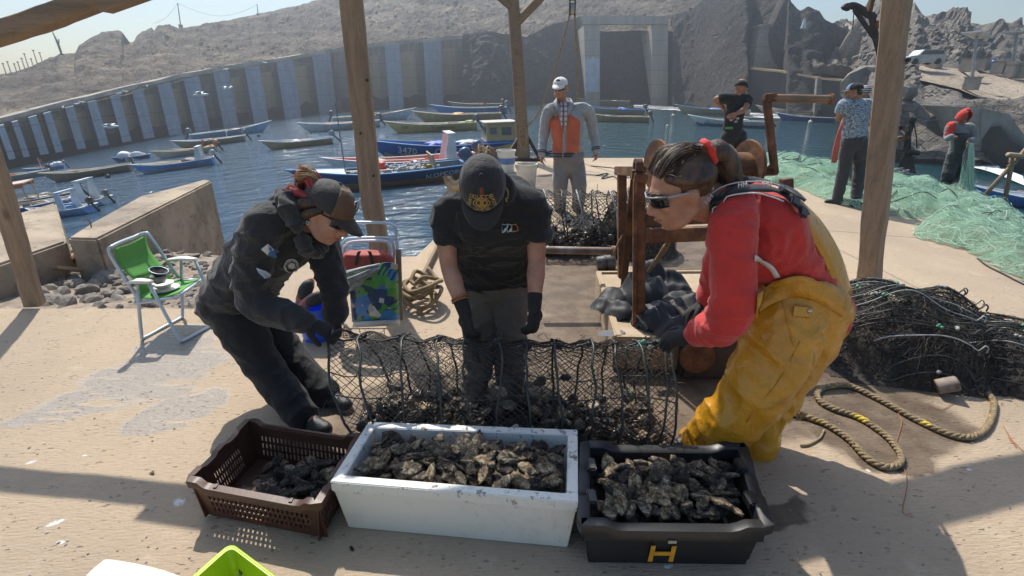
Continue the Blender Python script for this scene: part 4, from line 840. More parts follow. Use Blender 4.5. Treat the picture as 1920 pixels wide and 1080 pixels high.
# ---------------------------------------------------------------- the shelter and the gear on the dock
def wood(name, c1, c2, dark, axis=2, sc=1.0):
    q = NT(name); s = [9 * sc] * 3; s[axis] = 0.9 * sc
    v = q.map(scale=tuple(s)); g = q.noise(2.2, 6, 0.65, vec=v, dist=0.8); f = q.noise(14, 4, 0.6, vec=v)
    c = q.mix(q.step(g, 0.3, 0.7), c1, c2); c = q.mix(q.m('MULTIPLY', q.step(f, 0.52, 0.75), 0.6), c, dark)
    c = q.mix(q.m('MULTIPLY', q.step(q.noise(3.5, 5, 0.7), 0.56, 0.72), 0.5), c, tuple(x * 0.55 for x in c1))
    kn = q.step(q.vor(3.0, vec=q.map(scale=(1, 1, 0.5) if axis == 2 else (0.5, 1, 1))), 0.13, 0.05); c = q.mix(q.m('MULTIPLY', kn, 0.8), c, tuple(x * 0.4 for x in dark))
    q.set(Base_Color=c, Roughness=0.85); q.l(q.bump(q.m('ADD', g, q.m('MULTIPLY', f, 0.6)), 0.6, 0.008), q.b.inputs['Normal']); return q.mat
M_post = wood('old_post_wood', (0.36, 0.262, 0.178), (0.25, 0.178, 0.118), (0.13, 0.09, 0.06))
M_beam = wood('grey_beam_wood', (0.27, 0.195, 0.13), (0.19, 0.135, 0.09), (0.10, 0.07, 0.05), 0)
M_plank = wood('pale_plank_wood', (0.46, 0.35, 0.23), (0.36, 0.27, 0.17), (0.2, 0.14, 0.09), 1, 1.5)
M_rust = NT('rust'); q = M_rust
a_ = q.noise(7, 7, 0.7); c = q.ramp(a_, [(0.30, (0.055, 0.032, 0.024)), (0.47, (0.14, 0.068, 0.036)), (0.6, (0.24, 0.115, 0.05)), (0.75, (0.34, 0.22, 0.13))])
q.set(Base_Color=c, Roughness=0.82, Metallic=0.15); q.l(q.bump(q.noise(45, 6, 0.7), 0.7, 0.006), q.b.inputs['Normal']); M_rust = q.mat
M_rustd = pm('dark_rust', (0.075, 0.045, 0.032), (0.035, 0.028, 0.026), 6, 0.8, 0.7, 40, 0.005, dirt=(0.20, 0.10, 0.05))
M_rope = pm('tan_rope', (0.36, 0.27, 0.15), (0.21, 0.155, 0.09), 30, 0.9, 1.0, 90, 0.01)
M_line = pm('dark_line', (0.045, 0.045, 0.042), (0.02, 0.02, 0.02), 20, 0.55)
M_linew = pm('pale_line', (0.40, 0.42, 0.40), (0.22, 0.23, 0.22), 30, 0.6)
M_lineg = pm('green_line', (0.10, 0.34, 0.20), None, 30, 0.6)
M_bolt = M_dark
def rough_post(pts, wd, name, label, mat, rot=0.0, cat='post', sub=26):
    """squared timber along pts (bottom to top) with worn edges"""
    mb = MB(); P = [pts[0].lerp(pts[-1], i / sub) for i in range(sub + 1)] if len(pts) == 2 else catmull(pts, sub // (len(pts) - 1))
    d = (P[-1] - P[0]).normalized(); a = V((math.cos(rot), math.sin(rot), 0)); a = (a - d * a.dot(d)).normalized(); b = d.cross(a); rows = []
    prof = [(-1, -.86), (-.86, -1), (0, -1.0), (.86, -1), (1, -.86), (1, 0), (1, .86), (.86, 1), (0, 1), (-.86, 1), (-1, .86), (-1, 0), (-1, -.86)]
    for i, p in enumerate(P):
        ww = wd * 0.5; r_ = []
        for x, y in prof[:-1]:
            o = p + a * x * ww + b * y * ww; o += (a * x + b * y) * 0.05 * wd * fbm(o * 5.0, 4); r_.append(o)
        rows.append(r_ + [r_[0]])
    mb.grid(rows); mb.add(rows[0][:-1], [tuple(range(11, -1, -1))]); mb.add(rows[-1][:-1], [tuple(range(12))])
    t = thing(name, label, cat, pts[0]); mb.build('timber', mat, t, ang=45); return t, P
Y0 = D(66, 571).y
t, P = rough_post([D(66, 571), W(-5, 333, Y0 + .0), W(-92, 70, Y0)], .105, 'timber_post', 'leaning timber post at the left edge, in front of the low concrete wall', M_post, .25)
for k in (.04, .09): mb = MB(); mb.cyl(P[1] + V((.0, -.055, .1 * k * 10)), P[1] + V((.0, -.045, .1 * k * 10)), .008, None, 8); mb.build('nail_head', M_bolt, t)
Yb = D(724, 548).y
t, P = rough_post([D(724, 548), W(712, 467, Yb), W(696, 360, Yb), W(658, 0, Yb), W(640, -110, Yb)], .150, 'timber_post', 'thick rough timber post between the two stooping women in black', M_post, .15)
for (x, y) in ((688, 150), (700, 330), (676, 250)): mb = MB(); p = W(x, y, Yb - .078); mb.cyl(p, p + V((0, .02, 0)), .010, None, 8); mb.build('bolt', M_bolt, t)
Yr = D(1629, 524).y
t, P = rough_post([D(1629, 524), W(1682, 0, Yr), W(1694, -120, Yr)], .155, 'timber_post', 'squared pale timber post with one sunlit face, in front of the green net', M_post, .62)
for (x, y) in ((1706, 112), (1694, 240)): mb = MB(); p = W(x, y, Yr - .07); mb.cyl(p, p + V((-.01, .02, 0)), .017, None, 8); mb.build('knot_hole', M_bolt, t)
# eave beam (its right end out of the picture) and the purlins overhead whose shadow crosses the dock
t, P = rough_post([W(-330, 152, 3.0), W(0, 62, 3.0), W(170, 4, 3.04), W(640, -170, 3.1)], .095, 'roof_beam', 'timber eave beam across the top left corner, ending on the leaning post', M_beam, 0, 'beam', 30)
mb = MB(); a, b_ = W(190, 4, 2.95), W(330, -46, 2.95); mb.beam(a, b_, .09, .10); mb.build('splice_block', M_beam, t)
def cast(p, z): return p + SUNV * (z / SUNV.z)
for nm, (a, b_), wd in (('roof_beam', (D(1470, 1003), D(2060, 858)), .155),):
    pa, pb = cast(a, 2.75), cast(b_, 2.75); e = (pb - pa).normalized()
    if b_.x < 0: pb = pb + e * 1.35
    else: pa = pa - e * 1.35
    t, P = rough_post([pa, pb], wd, nm, 'overhead roof timber whose shadow crosses the dock ' + ('left of the brown crate' if b_.x < 0 else 'right of the black crate'), M_beam, 0, 'beam')

# far mast post with a forked top, by the dock edge
p0 = D(982, 300); Yf = p0.y; t = thing('mast_post', 'dark post with forked braces standing at the far dock edge', 'post', p0)
mb = MB(); mb.tube([p0, W(972, 140, Yf), W(962, 0, Yf), W(959, -60, Yf)], [.155, .14, .125, .12], 10); mb.build('pole', M_beam, t, ang=50)
for pts in ([(968, 44), (1010, 0), (1030, -22)], [(966, 18), (938, -6), (915, -26)]): mb = MB(); mb.tube([W(x, y, Yf - .02) for x, y in pts], .09, 8); mb.build('brace', M_beam, t, ang=50)
for s in (-1, 1): mb = MB(); mb.add([p0 + V((s * .12, -.03, .55)), p0 + V((s * .45, -.03, 0)), p0 + V((s * .36, -.03, 0)), p0 + V((s * .12, -.03, .40))] + [p0 + V((s * .12, .03, .55)), p0 + V((s * .45, .03, 0)), p0 + V((s * .36, .03, 0)), p0 + V((s * .12, .03, .40))], [(0, 1, 2, 3), (7, 6, 5, 4), (0, 4, 5, 1), (1, 5, 6, 2), (2, 6, 7, 3), (3, 7, 4, 0)]); mb.build('gusset', M_rustd, t)
mb = MB(); mb.box(p0 + V((0, 0, .03)), (.9, .5, .06)); mb.build('base_plate', M_rustd, t, bevel=.01)
# hanging pulley block with two ropes
Yh = Yf - .4; c = W(1073, 14, Yh); k = Yh / FPX; t = thing('pulley_block', 'steel pulley block hanging above the old man with ropes running down', 'pulley', c)
mb = MB()
for s in (-1, 1): mb.box(c + V((s * 4.5 * k, 0, 0)), (1.5 * k, 10 * k, 24 * k))
mb.box(c + V((0, 0, 12 * k)), (12 * k, 8 * k, 3 * k)); mb.build('cheeks', M_rustd, t, bevel=.004)
mb = MB(); mb.cyl(c + V((-3 * k, 0, -2 * k)), c + V((3 * k, 0, -2 * k)), 9 * k, None, 16); mb.build('sheave', pm('worn_steel', (.42, .40, .38), None, 6, .4, metal=.6), t)
mb = MB(); mb.tube([c + V((0, 0, 13 * k)), c + V((0, 0, 60 * k)), c + V((0, 0, 120 * k))], .02, 6); mb.build('hanging_rope', M_rope, t)
mb = MB(); mb.tube(catmull([W(1069, 26, Yh), W(1040, 130, Yh), W(1010, 210, Yh), W(980, 246, Yf), W(955, 282, Yf - .3)], 5), .021, 6); mb.build('slack_rope', M_rope, t)
mb = MB(); mb.tube(catmull([W(1078, 26, Yh), W(1081, 100, Yh), W(1083, 230, Yh), W(1084, 290, Yh)], 4), .021, 6); mb.build('fall_rope', M_rope, t)
mb = MB(); mb.tube(catmull([W(980, 246, Yf - .15) + V((.08 * math.cos(a), .0, .12 * math.sin(a) - .02 * a)) for a in [i * .6 for i in range(26)]], 2), .022, 5); mb.build('rope_turns', M_rope, t)

# rusty davit crane behind the right post
p0 = D(1640, 312); Yd = p0.y; t = thing('davit_crane', 'rusted davit crane with a drooping arm behind the squared post', 'crane', p0)
def WW(x, y, dy=0): return W(x, y, Yd + dy)
mb = MB(); mb.tube(catmull([WW(1636, 300), WW(1652, 235), WW(1658, 150), WW(1652, 110), WW(1640, 62), WW(1634, 24)], 4), [.11] * 6 + [.10] * 15, 6); mb.tube(catmull([WW(1646, 300), WW(1661, 235), WW(1667, 150), WW(1660, 110), WW(1648, 60)], 4), .07, 5); mb.build('mast', M_rustd, t)
mb = MB(); mb.tube(catmull([WW(1640, 34), WW(1618, 20), WW(1600, 11), WW(1588, 13), WW(1584, 18)], 4), [.10] * 12 + [.12, .12, .13, .13, .11], 6); mb.build('arm', M_rustd, t)
mb = MB(); mb.beam(WW(1602, 18), WW(1640, 72), .09, .09); mb.build('strut', M_rustd, t)
mb = MB(); mb.beam(WW(1629, 22, -.1), WW(1640, -20, -.1), .12, .12); mb.build('upper_jaw', M_rust, t)
mb = MB(); mb.box(WW(1646, 46, -.1), (.16, .12, .2)); mb.box(WW(1652, 82, -.1), (.12, .12, .3)); mb.build('brackets', M_rust, t, bevel=.01)
mb = MB(); mb.box(WW(1653, 128, -.06), (.34, .2, .10)); mb.build('collar', M_rust, t, bevel=.01)
mb = MB(); mb.tube(catmull([WW(1601, 18), WW(1600, 40), WW(1598, 56)], 3), .014, 5); mb.build('hook_wire', M_line, t)
mb = MB(); mb.add([WW(1650, 230, -.05), WW(1618, 310, -.05), WW(1650, 316, -.05), WW(1650, 230, .05), WW(1618, 310, .05), WW(1650, 316, .05)], [(0, 1, 2), (5, 4, 3), (0, 3, 4, 1), (1, 4, 5, 2), (2, 5, 3, 0)]); mb.build('foot_plate', M_rustd, t)
# small pedestal winch beside it
p0 = D(1698, 322); Yq = p0.y; t = thing('pedestal_winch', 'black rusted pedestal winch by the water right of the squared post', 'winch', p0); k = Yq / FPX * 1.0
def WQ(x, y, dy=0): return W(x, y, Yq + dy)
mb = MB(); mb.add([WQ(1683, 318, -.2), WQ(1718, 326, -.2), WQ(1709, 286, -.08), WQ(1694, 284, -.08), WQ(1683, 318, .2), WQ(1718, 326, .2), WQ(1709, 286, .08), WQ(1694, 284, .08)], [(0, 1, 2, 3), (7, 6, 5, 4), (0, 4, 5, 1), (1, 5, 6, 2), (2, 6, 7, 3), (3, 7, 4, 0)]); mb.build('pedestal', M_rustd, t, bevel=.01)
mb = MB(); mb.tube([WQ(1700, 290), WQ(1703, 250), WQ(1712, 226)], [.10, .08, .07], 8); mb.blob(WQ(1711, 225), .10); mb.build('head', M_rustd, t, smooth=True)
mb = MB(); mb.cyl(WQ(1688, 262, -.1), WQ(1702, 258, .0), .09, .08, 12); mb.build('side_drum', M_rust, t)
mb = MB(); mb.cyl(WQ(1702, 285, -.15), WQ(1722, 287, -.15), .075, None, 12); mb.build('black_roller', M_rubber, t)
mb = MB(); mb.tube(catmull([WQ(1713, 228, -.1), WQ(1718, 256, -.15), WQ(1719, 278, -.15)], 3), .018, 5); mb.tube(catmull([WQ(1708, 232, -.1), WQ(1706, 262, -.2), WQ(1690, 300, -.25)], 3), .02, 5); mb.build('hanging_chain', M_line, t)
mb = MB(); mb.beam(WQ(1684, 236), WQ(1708, 248), .10, .10); mb.build('lever', M_beam, t)
p0 = WQ(1687, 213, .1); mb = MB(); mb.blob(p0, .055); o = recenter(mb.build('cork_float', pm('cork', (.55, .38, .22), None, 8, .8), smooth=True), p0); tag(o, 'small round cork float hanging beside the squared post', 'float')
mb = MB(); mb.tube(catmull([WQ(1710, 222), W(1735, 226, Yq + 4), W(1770, 222, Yq + 8), W(1812, 208, Y1 - 1)], 6), .02, 5); o = mb.build('mooring_line', M_line); p0 = WQ(1710, 222); recenter(o, p0); tag(o, 'thin dark mooring line slung from the pedestal winch to the quay block', 'rope')
# bare timber tripod at the right edge
p0 = D(1842, 372); t = thing('timber_tripod', 'lashed timber tripod on the dock edge at the right, over the moored boat', 'tripod', p0); Yt2 = p0.y - .4
mb = MB(); mb.tube([W(1839, 374, Yt2), W(1895, 312, Yt2), W(1950, 250, Yt2)], .04, 8); mb.build('leg', M_post, t, smooth=True)
mb = MB(); mb.tube([W(1882, 386, Yt2 - .1), W(1896, 312, Yt2), W(1898, 288, Yt2)], .04, 8); mb.build('leg', M_post, t, smooth=True)
mb = MB(); mb.tube([W(1890, 290, Yt2 - .05), W(1926, 294, Yt2)], .05, 8); mb.build('cross_bar', M_plank, t, smooth=True)
mb = MB(); mb.tube([W(1897, 308, Yt2) + V((.06 * math.cos(a), .06 * math.sin(a), .012 * a - .06)) for a in [i * .5 for i in range(26)]], .012, 5); mb.build('lashing', M_rope, t)

# ---- the big rusty hauling winch
t = thing('hauling_winch', 'large rusty hauling winch with a rope wound drum and crank, behind the woman in red', 'winch', D(1200, 662))
Yn = D(1200, 664).y
M_wr = M_rust
def beamp(name, a, b_, w_, h_, m_=None): mb = MB(); mb.beam(a, b_, w_, h_); return mb.build(name, m_ or M_wr, t, bevel=.004)
beamp('near_post', W(1199, 662, Yn), W(1200, 330, Yn + .05), .052, .07)
beamp('near_post_flange', W(1189, 655, Yn - .045), W(1191, 336, Yn), .022, .03)
beamp('rear_leg', W(1168, 548, Yn + .75), W(1190, 330, Yn + .1), .045, .05)
beamp('far_post', W(1166, 520, Yn + .85), W(1166, 322, Yn + .8), .06, .06)
beamp('top_plate', W(1188, 332, Yn + .02), W(1212, 334, Yn + .02), .06, .05)
beamp('head_bar', W(1158, 320, Yn + .8), W(1204, 322, Yn + .15), .05, .06)
mb = MB(); c = W(1196, 312, Yn + .05); mb.lathe([(.022, -.02), (.045, -.02), (.045, .02), (.022, .02), (.022, -.02)], 14, Matrix.Rotation(R(90), 3, 'Y'), c); mb.box(c + V((0, 0, -.045)), (.07, .05, .05)); mb.build('bearing_block', M_wr, t, ang=40)
mb = MB(); mb.add([W(1186, 400, Yn + .25), W(1199, 398, Yn + .02), W(1198, 445, Yn + .02), W(1186, 400, Yn + .28), W(1200, 398, Yn + .05), W(1199, 445, Yn + .05)], [(0, 1, 2), (5, 4, 3), (0, 3, 4, 1), (1, 4, 5, 2), (2, 5, 3, 0)]); mb.build('gusset', M_wr, t)
beamp('upper_rail', W(1206, 412, Yn + .12), W(1470, 402, Yn + .45), .05, .075)
beamp('lower_rail', W(1206, 442, Yn + .02), W(1480, 432, Yn + .12), .05, .085)
beamp('right_post', W(1482, 640, Yn + .2), W(1474, 335, Yn + .3), .06, .07)
beamp('foot_shoe', W(1185, 655, Yn - .02), W(1216, 657, Yn - .02), .09, .05)
mb = MB(); mb.tube([W(985, 468, Yn + .75), W(1150, 471, Yn + .75)], .030, 12); mb.tube([W(1146, 471, Yn + .75), W(1153, 471, Yn + .75)], .042, 12); mb.build('axle_pipe', pm('scuffed_pipe', (.32, .29, .27), (.18, .12, .09), 9, .6, metal=.4), t, ang=40)
mb = MB(); mb.tube(catmull([W(1151, 474, Yn + .7), W(1160, 455, Yn + .72), W(1168, 440, Yn + .76)], 3), .008, 5); mb.build('link_chain', M_wr, t)
Yw_ = Yn + .62; c0, c1 = W(1232, 312, Yw_), W(1402, 312, Yw_ + .05); ax = (c1 - c0).normalized(); Mx = Matrix((V((0, 0, 1)).cross(ax).normalized(), V((0, 0, 1)), ax)).transposed()
mb = MB(); L_ = (c1 - c0).length; mb.lathe([(0, 0), (.095, 0), (.095, L_), (0, L_)], 24, Mx, c0); mb.build('drum', M_wr, t, ang=50)
for c in (c0, c1):
    mb = MB(); mb.lathe([(0, -.012), (.175, -.012), (.18, 0), (.175, .012), (0, .012)], 30, Matrix.Rotation(.16, 3, 'Z') @ Mx, c); mb.build('flange', M_wr, t, ang=40)
mb = MB(); pts = []
for i in range(26 * 14):
    a = i / 26 * 2 * math.pi; s = i / (26 * 14); r_ = .118 + .018 * math.sin(s * 31) + .012 * noise.noise(V((s * 40, 0, 0)))
    pts.append(c0 + Mx @ V((r_ * math.cos(a), r_ * math.sin(a), lerp(.40, .80, (s * 1.9) % 1 if s < .53 else 1 - (s * 1.9 - 1) % 1) * L_)))
mb.tube(pts, .017, 6); mb.build('wound_rope', M_rope, t, smooth=True)
mb = MB(); mb.blob(c1 + V((.06, 0, -.07)), (.05, .06, .09)); mb.box(c1 + V((.10, .0, -.14)), (.10, .12, .03)); mb.build('axle_end', M_rustd, t)
beamp('crank_foot', W(1424, 322, Yw_), W(1456, 320, Yw_), .06, .055)
beamp('crank_arm', W(1453, 326, Yw_ - .01), W(1437, 184, Yw_ - .01), .036, .045)
mb = MB(); mb.add([W(1424, 326, Yw_ - .03), W(1452, 300, Yw_ - .03), W(1452, 326, Yw_ - .03), W(1424, 326, Yw_), W(1452, 300, Yw_), W(1452, 326, Yw_)], [(0, 1, 2), (5, 4, 3), (0, 3, 4, 1), (1, 4, 5, 2), (2, 5, 3, 0)]); mb.build('crank_gusset', M_wr, t)
beamp('crank_knuckle', W(1432, 184, Yw_ - .01), W(1454, 182, Yw_ - .01), .05, .05)
mb = MB(); mb.tube([W(1448, 184, Yw_ - .01), W(1556, 186, Yw_ - .01)], .026, 14); mb.build('crank_handle', pm('worn_handle', (.13, .09, .07), (.30, .19, .12), 5, .6, metal=.3), t, ang=40)
mb = MB(); mb.tube([W(1555, 186, Yw_ - .01), W(1559, 186, Yw_ - .01)], .036, 14); mb.build('handle_stop', M_wr, t)
mb = MB(); mb.tube(catmull([W(1262, 438, Yn + .1), W(1250, 460, Yn + .15), W(1238, 478, Yn + .3), W(1215, 510, Yn + .35)], 4), [.016] * 5 + [.022, .022, .02, .018, .017, .016, .016, .016], 7); mb.build('rope_tail', M_rope, t, smooth=True)

# wooden platform with a heap of wetsuits
zt = .22; c4 = [Z(1120, 513, zt), Z(1345, 511, zt), Z(1430, 640, zt), Z(1156, 634, zt)]
t = thing('wooden_platform', 'low wooden box platform under the black wetsuits', 'platform', V((c4[3].x, c4[3].y, 0)))
mb = MB(); mb.add(c4 + [p - V((0, 0, .018)) for p in c4], [(3, 2, 1, 0), (4, 5, 6, 7), (0, 1, 5, 4), (1, 2, 6, 5), (2, 3, 7, 6), (3, 0, 4, 7)]); mb.build('top_board', pm('sandy_plywood', (.46, .36, .25), (.36, .28, .19), 6, .9, .4), t)
for a, b_ in ((0, 3), (3, 2), (0, 1)):
    mb = MB(); d = V((0, 0, -.09)); mb.beam(c4[a] + d, c4[b_] + d, .025, .215); mb.build('side_board', M_plank, t)
mb = MB(); mb.beam(c4[0] + V((.012, 0, .012)), c4[3] + V((.012, 0, .012)), .03, .022); mb.build('edge_strip', M_plank, t)
M_neo = pm('black_neoprene', (.016, .017, .02), (.026, .027, .03), 8, .62, .3, 60, .004)
M_neog = pm('grey_neoprene', (.13, .135, .15), (.10, .105, .12), 8, .7, .3, 60, .003)
def folds(am, sc=9.0):
    return lambda p, n: am * (0.5 - abs(noise.noise(p * sc))) + am * .6 * noise.noise(p * sc * 2.3)
zz = zt; t = thing('wetsuit_heap', 'heap of black and grey wetsuits thrown on the wooden platform', 'wetsuits', Z(1230, 590, zt))
w3 = lambda x, y, z=zz: Z(x, y, z)
def heap(x, y):                     # height of the crumpled cloth over the board, by ground point
    h_ = 0
    for (cx, cy, r_, hh) in HP:
        d_ = math.hypot(x - cx, (y - cy)) / r_; h_ = max(h_, hh * max(0, 1 - d_ ** 2.4)) if d_ < 1 else h_
    p = V((x, y, 0)); w_ = p + V((noise.noise(p * 6), noise.noise(p * 6 + V((5, 0, 0))), 0)) * .05
    return h_ * (1 + .5 * noise.noise(w_ * 9)) + (.022 * (1 - 2.4 * abs(noise.noise(V((w_.x * 8 + w_.y * 4, w_.y * 6, 2))))) + .007 * (1 - 2.4 * abs(noise.noise(V((w_.x * 17, w_.y * 11 - w_.x * 7, 6)))))) * min(1, h_ / .05)
HP = [(*w3(x, y, zz)[:2], r_, h_) for x, y, r_, h_ in ((1135, 580, .11, .06), (1165, 590, .12, .07), (1205, 560, .20, .16), (1215, 535, .15, .17), (1255, 545, .17, .10), (1235, 610, .17, .13), (1290, 590, .22, .13), (1350, 580, .22, .12), (1400, 590, .18, .10), (1270, 632, .15, .09), (1150, 566, .12, .07))]
x0, x1 = min(c_[0] - c_[2] for c_ in HP), max(c_[0] + c_[2] for c_ in HP); y0, y1 = min(c_[1] - c_[2] for c_ in HP), max(c_[1] + c_[2] for c_ in HP)
def heap_mesh(name, mat, ok, lift, st=.011):
    idx = {}; vs = []; fs = []
    for i in range(int((x1 - x0) / st)):
        for j in range(int((y1 - y0) / st)):
            x, y = x0 + i * st, y0 + j * st
            if ok(x, y): idx[i, j] = len(vs); vs.append(V((x, y, zz + max(.002, heap(x, y)) + lift)))
    for (i, j) in idx:
        if (i + 1, j) in idx and (i, j + 1) in idx and (i + 1, j + 1) in idx: fs.append((idx[i, j], idx[i + 1, j], idx[i + 1, j + 1], idx[i, j + 1]))
    mb = MB(); mb.add(vs, fs); return mb.build(name, mat, t, smooth=True)
heap_mesh('wetsuit_cloth', M_neo, lambda x, y: any(math.hypot(x - c_[0], y - c_[1]) < c_[2] * (.98 + .12 * noise.noise(V((x * 14, y * 14, 1)))) for c_ in HP), 0)
def blobmask(x, y, r0, r1, ang): c_ = w3(x, y, zz + .1); return lambda X, Y: (lambda dx, dy: ((dx * math.cos(ang) + dy * math.sin(ang)) / r0) ** 2 + ((-dx * math.sin(ang) + dy * math.cos(ang)) / r1) ** 2 < 1 + .3 * noise.noise(V((X * 12, Y * 12, 3))))(X - c_.x, Y - c_.y)
for x, y, r0, r1, an in ((1147, 598, .10, .05, .2), (1222, 585, .05, .045, .4), (1226, 622, .06, .05, .3), (1330, 590, .14, .055, -.2), (1190, 570, .03, .05, 0)): heap_mesh('grey_panel', M_neog, blobmask(x, y, r0, r1, an), .004, .010)
# dark engine box in the shade between the net and the yellow trousers
p0 = D(1300, 728); t = thing('rusty_box', 'rusty dark machine box in the shade behind the right end of the net', 'machine', p0)
mb = MB(); mb.box(p0 + V((.12, .25, .17)), (.34, .32, .34)); mb.build('casing', M_rustd, t, bevel=.02)
mb = MB(); mb.cyl(p0 + V((.02, .08, .17)), p0 + V((.02, .05, .17)), .10, None, 18); mb.build('round_cover', M_rust, t, ang=40)
p0 = D(1382, 690); t = thing('blue_can', 'shiny blue jerrycan partly hidden beside the yellow trousers', 'jerrycan', p0)
mb = MB(); mb.box(p0 + V((0, .12, .13)), (.15, .2, .26)); mb.build('can_body', pm('blue_plastic_can', (.02, .06, .2), None, 5, .25), t, bevel=.03)
mb = MB(); mb.tube(catmull([p0 + V((0, .05, .26)), p0 + V((0, .08, .30)), p0 + V((0, .18, .30)), p0 + V((0, .2, .26))], 4), .012, 6); mb.build('handle', M_rubber, t)

# ---- green chair
M_tube = pm('pale_blue_tube', (.52, .60, .68), (.45, .52, .6), 5, .35, 0.1, metal=.2)
M_tubew = pm('white_tube', (.68, .71, .74), (.56, .6, .64), 5, .35, .1)
M_green = pm('green_chair_cloth', (.10, .34, .06), (.085, .29, .05), 4, .75, .4, 400, .0008)
M_wplast = pm('white_plastic', (.74, .72, .66), (.66, .64, .58), 4, .5, .1, dirt=(.42, .38, .32), dth=(.6, .8))
yn, yf = 3.10, 3.50
t = thing('folding_chair', 'green folding lawn chair with a pale blue tube frame, stacked with plates', 'chair', D(305, 630))
n_ = lambda x, y: W(x, y, yn); f_ = lambda x, y: W(x, y, yf)
mb = MB(); mb.tube(catmull([n_(262, 566), n_(240, 530), n_(206, 475), n_(206, 466) + V((0, .04, .01)), f_(262, 440) - V((0, .06, 0)), f_(272, 437), f_(283, 446), f_(335, 521)], 5), .011, 8); mb.build('back_frame', M_tube, t, smooth=True)
def loop(name, a, b_, c, d): mb = MB(); mb.tube(catmull([a, a.lerp(b_, .9), b_ + (c - b_) * .06, b_.lerp(c, .5), c - (c - b_) * .06, d.lerp(c, .9), d], 5), .011, 8); mb.build(name, M_tube, t, smooth=True)
up_ = V((0, 0, .011))
loop('leg_loop', n_(258, 545), D(267, 638) + up_, D(343, 597) + up_, f_(341, 545))
loop('leg_loop', n_(280, 533), D(340, 644) + up_, D(413, 604) + up_, f_(366, 488))
mb = MB(); mb.tube(catmull([n_(252, 566), n_(262, 568), n_(330, 557), n_(338, 553)], 4), .010, 8); mb.tube([f_(318, 527), f_(378, 524)], .010, 8); mb.tube([n_(338, 553), f_(378, 524)], .010, 8); mb.tube([n_(254, 565), f_(318, 527)], .010, 8); mb.build('seat_frame', M_tube, t, smooth=True)
mb = MB(); A4 = [n_(213, 466), f_(271, 441), f_(308, 502), n_(250, 524)]
mb.sheet([[lerp(lerp(A4[0], A4[1], u), lerp(A4[3], A4[2], u), v_) + V((.03 * math.sin(v_ * 3.14) * -1, 0, -.012 * math.sin(u * 3.14))) for u in [i / 8 for i in range(9)]] for v_ in [i / 8 for i in range(9)]], .004); mb.build('backrest', M_green, t, smooth=True)
A4 = [n_(257, 560), f_(318, 523), f_(376, 522), n_(334, 551)]
mb = MB(); mb.sheet([[lerp(lerp(A4[0], A4[1], u), lerp(A4[3], A4[2], u), v_) + V((0, 0, .006 - .02 * math.sin(v_ * 3.14))) for u in [i / 8 for i in range(9)]] for v_ in [i / 8 for i in range(9)]], -.004); mb.build('seat', M_green, t, smooth=True)
mb = MB(); A4 = [n_(250, 528), f_(310, 505), f_(322, 522), n_(262, 556)]; mb.sheet([[A4[0], A4[1]], [A4[3], A4[2]]], .004); mb.build('lower_back', M_green, t)
for a, b_ in ((n_(231, 528), n_(284, 527)), (f_(312, 486), f_(368, 485))):
    mb = MB(); d = b_ - a; mb.sheet([[a + d * u + V((0, s * (.028 - .006 * math.cos(u * 6)), .012 * math.sin(u * 3.1))) for u in [i / 8 for i in range(9)]] for s in (-1, -.4, .4, 1)], .018); mb.build('armrest', M_wplast, t, smooth=True, bevel=.004)
for a, b_ in ((n_(258, 545), n_(257, 530)), (f_(340, 545), f_(340, 490))): mb = MB(); mb.cyl(a, b_, .010, None, 8); mb.build('arm_support', M_tube, t, smooth=True)
# crockery on the chair
pc = (n_(310, 543) + f_(318, 533)) / 2 + V((0, 0, .008)); pc.y = 3.24; pc = W(311, 543, 3.24)
M_cer = pm('white_ceramic', (.74, .73, .70), None, 4, .25, 0)
def dish(name, label, c, prof, m_):
    prof = [(r_ * .84, z_ * .9) for r_, z_ in prof]; t = thing(name, label, 'dish', c, None); mb = MB(); mb.lathe(prof, 28, None, c); mb.build('dish', m_, t, smooth=True); return t
t = dish('plate', 'wide white plate at the bottom of the stack on the green chair', pc, [(0, 0), (.06, 0), (.105, .014), (.106, .018), (.06, .005), (0, .005)], M_cer); mb = MB(); mb.lathe([(.05, -.004), (.058, -.004), (.058, .002), (.05, .002), (.05, -.004)], 24, None, pc); mb.build('foot_ring', M_cer, t)
p2 = pc + V((-.008, 0, .02)); t = dish('plate', 'deep white plate under the bowls on the green chair', p2, [(0, 0), (.05, 0), (.078, .03), (.080, .034), (.05, .006), (0, .006)], M_cer); mb = MB(); mb.lathe([(.03, -.004), (.04, -.004), (.04, .002), (.03, .002), (.03, -.004)], 24, None, p2); mb.build('foot_ring', M_cer, t)
p3 = p2 + V((-.018, 0, .03)); t = dish('bowl', 'grey bowl with a dark inside on top of the plates', p3, [(0, 0), (.035, 0), (.056, .03), (.060, .06), (.056, .06), (.05, .03), (.03, .008), (0, .006)], pm('grey_glaze', (.36, .36, .35), None, 4, .3, 0)); mb = MB(); mb.lathe([(0, .046), (.052, .046), (.052, .047), (0, .047)], 24, None, p3); mb.build('dark_inside', M_rubber, t)
p4 = p3 + V((0, 0, .055)); A = Matrix.Rotation(.35, 3, 'Y'); t = thing('bowl', 'black rimmed bowl tipped on top of the grey bowl', 'dish', p4); mb = MB(); mb.lathe([(0, 0), (.03, 0), (.054, .03), (.056, .038), (.052, .036), (.03, .008), (0, .006)], 26, A, p4); mb.build('dish', M_rubber, t, smooth=True); mb = MB(); mb.lathe([(.055, .036), (.058, .038), (.055, .041), (.052, .038), (.055, .036)], 26, A, p4); mb.build('rim', M_tube, t, smooth=True)

